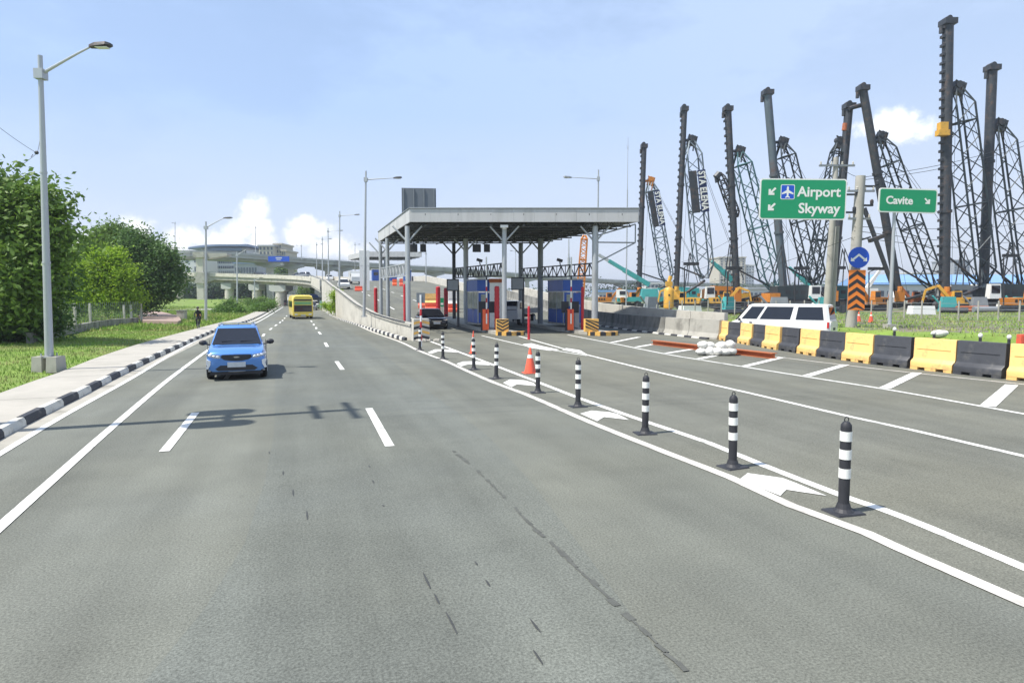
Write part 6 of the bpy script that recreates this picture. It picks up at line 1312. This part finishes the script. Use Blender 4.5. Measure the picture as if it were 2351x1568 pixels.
# arm, drive boxes and short boom seen among the rigs
def solo(name, label, cat, m_, fn):
    mb = MB(); fn(mb); c = Vector(mb.v[0]); mb.v = [tuple(Vector(p)-c) for p in mb.v]; o = mb.build(name, M[m_]); o.location = c; tag(o, label, cat); return o
solo('cross_jib', 'short dark jib joining the tops of the fifth and sixth rigs', 'jib', 'steel_d', lambda mb: mb.path([at(1950, 250, 95), at(1962, 246, 95), at(1986, 240, 95)], .32, 8))
solo('drive_head', 'orange-yellow drive head high on the leader of the tallest rig', 'drive head', 'machine_y', lambda mb: (mb.box(at(2164, 294, 85.2), (1.0, .8, 1.3)), mb.box(at(2164, 306, 85.2), (1.4, .9, .7))))
solo('hose_reel', 'small reddish hose reel near the top of the fifth rig leader', 'hose reel', 'rust', lambda mb: mb.tube(at(1940, 284, 95), at(1938, 300, 95), .32, n=10))
solo('short_jib', 'short black jib head hooked left of the third rig', 'jib', 'steel_d', lambda mb: (lattice(mb, at(1690, 500, 103), at(1652, 398, 103), 1.3, 1.0, 10, Vector((0, 1, 0)), .12, .09), mb.tube(at(1652, 398, 102.5), at(1643, 408, 102.5), .5, n=8), mb.tube(at(1643, 408, 102.5), at(1645, 420, 102.5), .2, n=6)))
solo('diagonal_strut', 'thin dark diagonal strut crossing behind the chevron sign', 'strut', 'steel_d', lambda mb: mb.tube(at(1984, 478, 92), at(2046, 648, 92), .3, n=8))
for i, (x, y, lab) in enumerate(((1686, 616, 'beside the third leader'), (1841, 616, 'left of the chevron sign'), (1587, 606, 'left of the second boom'), (2011, 617, 'right of the chevron sign'), (2320, 587, 'large one at the far right'), (1930, 615, 'between the two pole groups'))):
    Y = 70; solo('street_light_head', 'black lamp head on a far thin mast, '+lab, 'lamp', 'black', lambda mb: (mb.box(at(x, y, Y), (1.6 if i < 5 else 1.0, .3, .32)), mb.tube(at(x-16, y+8, Y), at(x-16, 700, Y), .07, n=5), mb.tube(at(x-16, y+8, Y), at(x, y+1, Y), .05, n=4)))
# telescopic cranes and other yard machines
def tele(label, x0, y0, x1, y1, Y, m_, w=.8, gx=None, bm=None):
    a = at(x1, y1, Y); b = at(x0, y0, Y); gz = gh(a.x, Y); s = 1 if a.x > b.x else -1
    t = thing('mobile_crane', label, 'mobile crane', (a.x, Y, gz), 0, 'mobile cranes in the yard')
    for k0, k1, ww in ((0, .5, w), (.42, .8, w*.8), (.75, 1, w*.62)): mb = MB(); mb.tube(a+(b-a)*k0, a+(b-a)*k1, ww*.6, n=4); mb.build('boom_section', M[m_ if k0 < .7 else (bm or m_)], t, world=True)
    c = Vector((a.x-s*1.0, Y, gz)); mb = MB(); mb.box((c.x, Y, gz+1.35), (9, 2.4, .8)); mb.build('carrier', M[m_], t, world=True)
    mb = MB(); mb.box((a.x, Y, gz+2.4), (3.0, 2.3, 1.5), taper=.85); mb.build('turntable', M[m_], t, world=True)
    mb = MB(); mb.box((c.x-s*3.7, Y-.2, gz+2.3), (1.7, 2.2, 1.4), taper=.85); mb.build('cab', M['carwhite'], t, world=True)
    mb = MB(); mb.box((c.x-s*3.7, Y-1.25, gz+2.45), (1.0, .1, .6)); mb.build('window', M['glass'], t, world=True)
    for k in range(4): mb = MB(); mb.tube((c.x-3.4+k*2.2, Y-1.3, gz+.55), (c.x-3.4+k*2.2, Y-.9, gz+.55), .55, n=12); mb.build('wheel', M['tyre'], t, world=True)
tele('teal mobile crane whose pale boom tip ends at the right canopy column', 1374, 585, 1490, 654, 112, 'teal', .9, bm='galv')
tele('teal mobile crane between the second and third rigs', 1634, 600, 1683, 645, 116, 'teal', 1.0)
tele('teal mobile crane right of the fourth rig', 1812, 614, 1866, 662, 116, 'teal', .8)
tele('white mobile crane behind the chevron sign', 2026, 613, 1990, 662, 105, 'carwhite', .6)
tele('teal crane low beside the first rig, boom folded', 1510, 664, 1560, 672, 118, 'teal', .8)
tele('blue-white crane under the long blue roof, boom nearly flat', 2230, 655, 2300, 662, 118, 'b_blue' if False else 'carwhite', .7)
def excav(label, x, y, Y, m_, s=1, sc=1.0):
    a = at(x, y, Y); gz = gh(a.x, Y); t = thing('excavator', label, 'excavator', (a.x, Y, gz), random.uniform(-.4, .4), 'orange machines parked in the yard'); t.scale = (sc, sc, sc)
    for q in (-1.1, 1.1): R_ = .45; ring = [(1.6*math.copysign(1, math.cos(b))+R_*math.cos(b), R_+R_*math.sin(b)) for b in np.linspace(-math.pi/2+.01, 1.5*math.pi-.01, 16, endpoint=False)]; mb = MB(); mb.extr(ring, (0, q-.3, 0), Vector((1, 0, 0)), UP, Vector((0, 1, 0)), .6); mb.build('track', M['steel_d'], t)
    mb = MB(); mb.extr([(-2.0, 0), (1.4, 0), (1.5, .9), (-.4, 1.1), (-2.2, 1.0)], (0, -1.2, 1.0), Vector((s, 0, 0)), UP, Vector((0, 1, 0)), 2.4); mb.build('machine_house', M[m_], t)
    mb = MB(); mb.box((s*.9, -.7, 2.35), (1.3, .9, 1.4), taper=.85); mb.build('cab', M[m_], t); mb = MB(); mb.box((s*.9, -1.12, 2.5), (.95, .08, .8)); mb.build('window', M['glass'], t)
    for k in range(3): mb = MB(); mb.box((-s*(.2+.55*k), -1.22, 1.6), (.35, .03, .45)); mb.build('grille', M['black'], t)
    P_ = [Vector((s*1.3, .2, 1.6)), Vector((s*3.2, .2, 3.9)), Vector((s*5.0, .2, 3.2)), Vector((s*5.4, .2, 1.2))]
    for k in range(3): mb = MB(); mb.tube(P_[k], P_[k+1], (.3, .24, .18)[k], n=4); mb.build(('boom', 'boom', 'stick')[k], M[m_], t)
    mb = MB(); mb.extr([(0, 0), (.9, .1), (.7, -.8), (.1, -.9)], P_[3]+Vector((-.4, -.4, .1)), Vector((s, 0, 0)), UP, Vector((0, 1, 0)), .9); mb.build('bucket', M['steel_d'], t)
spots = [(1440, 700, 112, 'machine_o', 1, 'by the first rig leader'), (1580, 703, 96, 'machine_y', -1, 'between the first and second rigs'), (1655, 702, 100, 'machine_y', 1, 'left of the third rig leader'), (1720, 690, 112, 'machine_o', -1, 'right behind the third rig'), (1835, 702, 104, 'machine_o', 1, 'above the van roof'),
         (2010, 712, 84, 'machine_o', -1, 'behind the chevron sign'), (2110, 700, 98, 'rust', -1, 'rust-coloured one right of the Cavite post'), (2205, 712, 84, 'machine_y', -1, 'right of the tallest leader'), (2340, 712, 80, 'machine_o', 1, 'at the right photo edge'), (1388, 690, 118, 'machine_o', 1, 'beside the right canopy column')]
for x, y, Y, m_, s, lab in spots: excav('parked orange machine '+lab, x, y, Y, m_, s, .82)
p = at(1535, 700, 84); t = thing('silo_tank', 'tall yellow cylindrical tank standing at the yard edge', 'tank', (p.x, 84, gh(p.x, 84))); mb = MB(); mb.lathe([(.35, 0), (.4, .15), (.64, .35), (.64, 2.5), (.45, 2.9), (.2, 3.1)], n=14); mb.build('tank', M['machine_y'], t, smooth=True); mb = MB(); mb.box((0, 0, 3.4), (.8, .5, .6)); mb.tube((0, 0, 3.6), (.2, 0, 4.4), .25, n=8); mb.build('valve_head', M['machine_y'], t); mb = MB(); mb.box((-.1, -.62, 2.0), (.2, .08, .2)); mb.build('hatch', M['black'], t)
solo('orange_mast', 'slim orange mast rising behind the right canopy column', 'mast', 'machine_o', lambda mb: lattice(mb, at(1331, 690, 92), at(1342, 540, 92), 1.0, .8, 16, Vector((0, 1, 0)), .09, .06, taper=.02))
# yard debris and fence
def yfence(label, x0, x1, Y0, Y1, n, h=1.5):
    a = at(x0, 700, Y0); b = at(x1, 700, Y1); t = thing('yard_fence', label, 'fence', (a.x, Y0, 0)); P_ = [Vector((a.x+(b.x-a.x)*k/n, Y0+(Y1-Y0)*k/n, 0)) for k in range(n+1)]
    for p in P_: z = gh(p.x, p.y); mb = MB(); mb.tube((p.x, p.y, z-.1), (p.x, p.y, z+h), .06, n=6); mb.build('post', M['conc'], t, world=True)
    for hh in (.35, .8, 1.3):
        mb = MB(); mb.path([Vector((p.x, p.y, gh(p.x, p.y)+hh)) for p in P_], .02, 4); mb.build('wire', M['steel_g'], t, world=True)
yfence('low post and wire fence along the yard behind the parapet', 1395, 1880, 66, 60, 16)
yfence('low post and wire fence on the mound at right', 1965, 2500, 58, 46, 12)
items = sorted([(float(rng.uniform(1400, 2420)), float(rng.uniform(62, 92))) for _ in range(34)]); cnt = [0, 0, 0, 0]
nth = 'first second third fourth fifth sixth seventh eighth ninth tenth eleventh twelfth'.split()
for i, (x, Y) in enumerate(items):
    k = i % 4; p = at(x, 700, Y); z = gh(p.x, Y); L = rng.uniform(1.5, 4.5); cnt[k] += 1; mb = MB()
    if k == 0: mb.tube((-L/2, 0, .3), (L/2, rng.uniform(-1, 1), .3), rng.uniform(.2, .38), n=10)
    elif k == 1: mb.box((0, 0, .45), (L*.6, 1.2, .9), taper=.9)
    elif k == 2: mb.tube((-L/2, 0, .25), (L/2, 0, .25), .2, n=8); mb.tube((-L/2, .35, .25), (L/2, .35, .25), .2, n=8); mb.tube((-L/2, .18, .56), (L/2, .18, .56), .2, n=8)
    else: mb.box((0, 0, .9), (2.0, .9, 1.8), taper=.7); mb.tube((-1, 0, 1.0), (-1.8, 0, 1.9), .12, n=6)
    nm = ('steel_pipe', 'steel_bin', 'pipe_stack', 'power_pack')[k]; o = mb.build(nm, M[[('steel_d', 'steel_g'), ('black', 'carwhite'), ('rust', 'steel_d'), ('steel_g', 'teal')][k][(i//4) % 2]]); o.location = (p.x, Y, z); o.rotation_euler = (0, 0, rng.uniform(-.5, .5))
    tag(o, ('steel pipe lying in the rig yard, %s such pipe from the left', 'steel bin standing in the rig yard, %s bin from the left', 'small stack of pipes in the rig yard, %s stack from the left', 'hydraulic power pack among the rigs, %s one from the left')[k] % nth[cnt[k]-1], ('pipe', 'bin', 'pipe stack', 'power pack')[k], ('loose pipes in the yard', 'steel bins in the yard', 'pipe stacks in the yard', 'power packs in the yard')[k])
# ================================================================== FENCES LEFT, NET FENCE RIGHT
fw = [G(60, 790, .1), G(121, 775, .1), G(206, 757, .1), G(324, 740, .1)]
t = thing('low_wall', 'low weathered block wall under the left trees, carrying a wire fence', 'wall', fw[0]); W2_ = resample(smooth_poly(fw, .4), 2.5, 30, 80)
for a, b in zip(W2_[:-1], W2_[1:]): d = b-a; mb = MB(); wall_strip(mb, [a+d*.008, b-d*.008], .2, lambda p: gh(p.x, p.y)-.1, lambda p: gh(p.x, p.y)+.55+random.uniform(-.02, .02), 1); mb.build('panel', M['conc_d'], t, world=True)
for x, y0, y1 in ((131, 700, 770), (170.7, 696.6, 762), (205.8, 696.6, 754), (284, 700, 742), (300, 700, 741), (323.4, 696.6, 740)):
    Y = G(x, y1, .1).y; a = at(x, y0, Y); p = at(x, y1, Y); tp = MB(); tp.box((p.x, Y+.12, (a.z+.1)/2), (.14, .14, a.z-.1)); tp.build('fence_post', M['conc_l'], t, world=True)
mb = MB(); L_ = smooth_poly(fw[1:], .5); 
for i in range(len(L_)-1):
    a, b = L_[i], L_[i+1]; z0, z1 = .65, 2.05
    mb.tube(Vector((a.x, a.y, z0)), Vector((b.x, b.y, z1)), .006, n=3, cap=False); mb.tube(Vector((a.x, a.y, z1)), Vector((b.x, b.y, z0)), .006, n=3, cap=False); mb.tube(Vector((a.x, a.y, z0)), Vector((a.x, a.y, z1)), .005, n=3, cap=False)
stuff(mb.build('wire_mesh', M['steel_g'], t, world=True))
p = G(418, 735, .1); t = thing('utility_box', 'small grey utility box beside the paved platform', 'utility box', (p.x, p.y, gh(p.x, p.y))); mb = MB(); mb.box((0, 0, .45), (.75, .6, .9)); mb.build('box', M['conc'], t); mb = MB(); mb.box((0, 0, .93), (.85, .7, .06)); mb.build('lid', M['steel_g'], t)
ef = [Vector((p.x+1.3, p.y, 0)) for p in edge_line if 78 < p.y < 190]; t = thing('net_fence', 'dark green net fence between the road edge and the ramp wall', 'fence', ef[0])
for a, b in zip(ef[:-2:3], ef[3::3]):
    mb = MB(); wall_strip(mb, [a, b], .05, lambda p: -.05, lambda p: 1.55, 1); mb.build('net_panel', M['teal_net'], t, world=True); mb = MB(); mb.tube(a, a+UP*1.75, .05, n=5); mb.build('post', M['steel_g'], t, world=True)
# ================================================================== VEGETATION
def leaves(blobs, n, size, fill=.35, flat=.35):
    """blobs: (centre, radii). returns verts/faces of leaf quads grouped in clumps"""
    vol = np.array([r[0]*r[2] for c, r in blobs]); pick = rng.choice(len(blobs), n//46+1, p=vol/vol.sum())
    C = np.array([tuple(c) for c, r in blobs])[pick]; R = np.array([r for c, r in blobs])[pick]
    u = rng.normal(size=(len(pick), 3)); u /= np.linalg.norm(u, axis=1)[:, None]; k = np.where(rng.random(len(pick)) < fill, rng.uniform(.2, .75, len(pick)), rng.uniform(.72, 1.12, len(pick)))
    cc = C+u*R*k[:, None]; cr = rng.uniform(.5, 1.25, len(pick))*size*2.3
    i = np.repeat(np.arange(len(pick)), 46)[:n]; P = cc[i]+rng.normal(size=(len(i), 3))*cr[i][:, None]*np.array([1, 1, .7])
    a = rng.normal(size=(len(i), 3)); a[:, 2] *= flat*2; a /= np.linalg.norm(a, axis=1)[:, None]; b = rng.normal(size=(len(i), 3)); b -= a*(a*b).sum(1)[:, None]; b /= np.linalg.norm(b, axis=1)[:, None]
    s = size*rng.uniform(.6, 1.25, len(i))[:, None]
    q = np.stack([P-a*s*.6, P+b*s*.30, P+a*s*.6, P-b*s*.30], 1).reshape(-1, 3); return q
def leaf_obj(name, q, m_, parent=None):
    if parent is not None: q = q-np.array(parent.location)
    n = len(q)//4; me = bpy.data.meshes.new(name); me.vertices.add(len(q)); me.vertices.foreach_set('co', q.astype(np.float32).ravel()); me.loops.add(len(q)); me.loops.foreach_set('vertex_index', np.arange(len(q)))
    me.polygons.add(n); me.polygons.foreach_set('loop_start', np.arange(n)*4); me.polygons.foreach_set('loop_total', np.full(n, 4)); me.update(); me.validate(); me.materials.append(M[m_])
    o = bpy.data.objects.new(name, me); COL.objects.link(o); o.parent = parent; return o
def pxblobs(lst, Y, dep=.9):
    out = []
    for (x, y, r) in lst:
        rr = r*.80*Y/F; c = at(x, y, Y+random.uniform(-.5, .5)*rr); out.append((c, (rr, rr*dep, rr)))
    return out
def limb(mb, a, b, r0, r1, n=5, wob=.12):
    a = Vector(a); b = Vector(b); prev = a
    for k in range(1, n+1):
        t = k/n; p = a+(b-a)*t+Vector((random.uniform(-1, 1), random.uniform(-1, 1), random.uniform(-.5, .5)))*wob*(b-a).length*.3*(1 if k < n else 0)
        mb.tube(prev, p, r0+(r1-r0)*(k-1)/n, r0+(r1-r0)*k/n, 7); prev = p
def tree(label, bx, by, Y, lst, m_, n, size, tr=.2, name='tree', group=None, extra=None, trunk=True, fill=.35):
    b = at(bx, by, Y); gz = gh(b.x, Y)-.05; t = thing(name, label, 'tree', (b.x, Y, gz), 0, group); bl_ = pxblobs(lst, Y)
    leaf_obj('crown', leaves(bl_, n, size, fill), m_, t)
    if extra: leaf_obj('crown_lit', leaves(pxblobs(extra[0], Y-1), extra[2], size, fill), extra[1], t)
    if trunk:
        mb = MB(); top = sum((c for c, r in bl_), Vector())/len(bl_); fork = Vector((b.x, Y, gz+(top.z-gz)*.40)); limb(mb, (b.x, Y, gz), fork, tr, tr*.75)
        for c, r in bl_: limb(mb, fork+Vector((random.uniform(-.1, .1), 0, random.uniform(-.4, .2))), c, tr*.42, tr*.08, 5)
        mb.build('trunk', M['bark'], t, smooth=True)
    return t
tree('big leafy tree at the left edge of the photo behind the nearest lamp', 20, 780, 33.5, [(2, 452, 42), (-70, 470, 90), (54, 480, 36), (84, 545, 44), (30, 560, 75), (-60, 620, 120), (104, 598, 44), (60, 640, 75), (118, 655, 34), (20, 700, 75), (66, 735, 52), (-60, 720, 80)], 'leaf_d', 42000, .25, .3, fill=.25)
tree('upper sprays of a paler tree mixed into the left edge tree', -30, 780, 32.0, [(10, 420, 20), (56, 448, 20), (112, 445, 12), (120, 485, 18), (140, 545, 20), (10, 480, 40), (84, 510, 28), (150, 580, 14), (60, 590, 60), (100, 640, 40), (40, 680, 50)], 'leaf_m', 12000, .27, .15, fill=.1)
tree('dark rounded tree behind the bright one, left hump', 255, 735, 72, [(240, 552, 32), (212, 590, 38), (262, 580, 44), (195, 635, 40), (240, 640, 50), (180, 690, 30), (262, 530, 20)], 'leaf_m', 30000, .30, .3)
tree('broad dark tree right of the bright one, by the paved platform', 325, 728, 67, [(310, 555, 30), (340, 575, 38), (372, 590, 32), (395, 622, 26), (300, 600, 45), (350, 630, 50), (376, 660, 30), (320, 670, 48), (290, 650, 40), (330, 700, 14), (394, 640, 18)], 'leaf_d', 46000, .27, .3)
tree('bright yellow-green tree in front of the fence', 266, 741, 60, [(225, 598, 26), (262, 595, 24), (195, 630, 30), (240, 635, 40), (280, 630, 26), (175, 660, 24), (215, 675, 30), (262, 685, 38), (296, 680, 24), (172, 690, 16)], 'leaf_y', 26000, .24, .18)
tree('shady undergrowth below the left edge tree', 60, 785, 35.5, [(20, 760, 34), (80, 765, 26), (-40, 755, 40), (130, 740, 22), (100, 720, 30)], 'leaf_d', 14000, .16, .08, name='shrub', trunk=False)
for lab, x, y, Y, lst, m_, n, s in (
    ('rounded bush by the third lamp post', 520, 720, 92, [(512, 712, 14), (530, 706, 16), (545, 714, 12), (500, 719, 9), (556, 720, 9)], 'bush', 8000, .22),
    ('long yellowish-green bush along the far sidewalk', 575, 712, 100, [(570, 714, 8), (590, 706, 9), (608, 706, 9), (560, 718, 8), (625, 700, 6)], 'bush', 7000, .2),
    ('dark green bush below the lower flyover', 600, 700, 138, [(585, 695, 9), (600, 691, 9), (614, 696, 8), (570, 694, 7), (625, 692, 6)], 'leaf_m', 6000, .24),
    ('tall creeper climbing the far end of the ramp wall', 776, 720, 80, [(772, 682, 9), (776, 698, 11), (782, 712, 10), (768, 702, 7), (770, 672, 5)], 'leaf_y', 6000, .17),
    ('low weeds along the net fence', 770, 718, 88, [(757, 708, 6), (768, 716, 6), (778, 722, 6), (790, 728, 5), (746, 700, 5)], 'leaf_y', 4000, .15)):
    tree(lab, x, y, Y, lst, m_, n, s, name='bush', trunk=False)
# dark trees under and behind the flyovers
for i, (x, y, r, Y) in enumerate(((420, 668, 15, 235), (450, 672, 12, 228), (503, 666, 16, 232), (535, 664, 18, 240), (560, 660, 22, 236), (590, 664, 19, 244), (616, 662, 18, 238), (640, 668, 14, 246))):
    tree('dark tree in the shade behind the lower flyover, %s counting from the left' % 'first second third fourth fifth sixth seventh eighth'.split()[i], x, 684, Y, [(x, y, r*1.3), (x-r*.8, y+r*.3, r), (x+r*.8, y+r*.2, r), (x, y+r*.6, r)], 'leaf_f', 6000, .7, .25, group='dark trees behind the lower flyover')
tree('lone tree rising above the lower flyover left of the gantry sign', 650, 680, 255, [(650, 612, 10), (642, 622, 9), (660, 622, 9), (652, 632, 12)], 'leaf_m', 3000, .55, .3)
tree('low tree beyond the underpass mouth on the right', 716, 690, 205, [(706, 666, 9), (718, 669, 8), (695, 668, 8)], 'leaf_m', 2500, .4, .2)
def wood(name, x0, x1, Y, h0, h1, n, size, m_, base=0):
    bl_ = []
    X = np.linspace(at(x0, 680, Y).x, at(x1, 680, Y).x, n)
    for x in X: h = random.uniform(h0, h1); bl_.append((Vector((x+random.uniform(-3, 3), Y+random.uniform(-12, 12), base+h*.5)), (h*.75, h*.6, h*.55)))
    return stuff(leaf_obj(name, leaves(bl_, n*420, size), m_))
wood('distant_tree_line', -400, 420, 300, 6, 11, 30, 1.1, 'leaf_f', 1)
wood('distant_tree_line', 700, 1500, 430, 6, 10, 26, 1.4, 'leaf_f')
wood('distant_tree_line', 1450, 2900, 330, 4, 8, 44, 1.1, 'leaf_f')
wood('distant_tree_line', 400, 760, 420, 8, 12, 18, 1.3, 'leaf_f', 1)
# ================================================================== AIR
# the box spans every thing built, with the ground inside
hz = MB(); hz.box((0, 0, 29.0), (6100, 6100, 60.0)); o = hz.build('haze', bpy.data.materials.new('haze_air')); stuff(o)
hm = o.data.materials[0]; hm.use_nodes = True; t_ = hm.node_tree; t_.nodes.clear(); pv = t_.nodes.new('ShaderNodeVolumePrincipled'); pv.inputs['Color'].default_value = (.82, .88, .97, 1); pv.inputs['Density'].default_value = .00038; pv.inputs['Anisotropy'].default_value = .3
ou = t_.nodes.new('ShaderNodeOutputMaterial'); t_.links.new(pv.outputs[0], ou.inputs['Volume'])
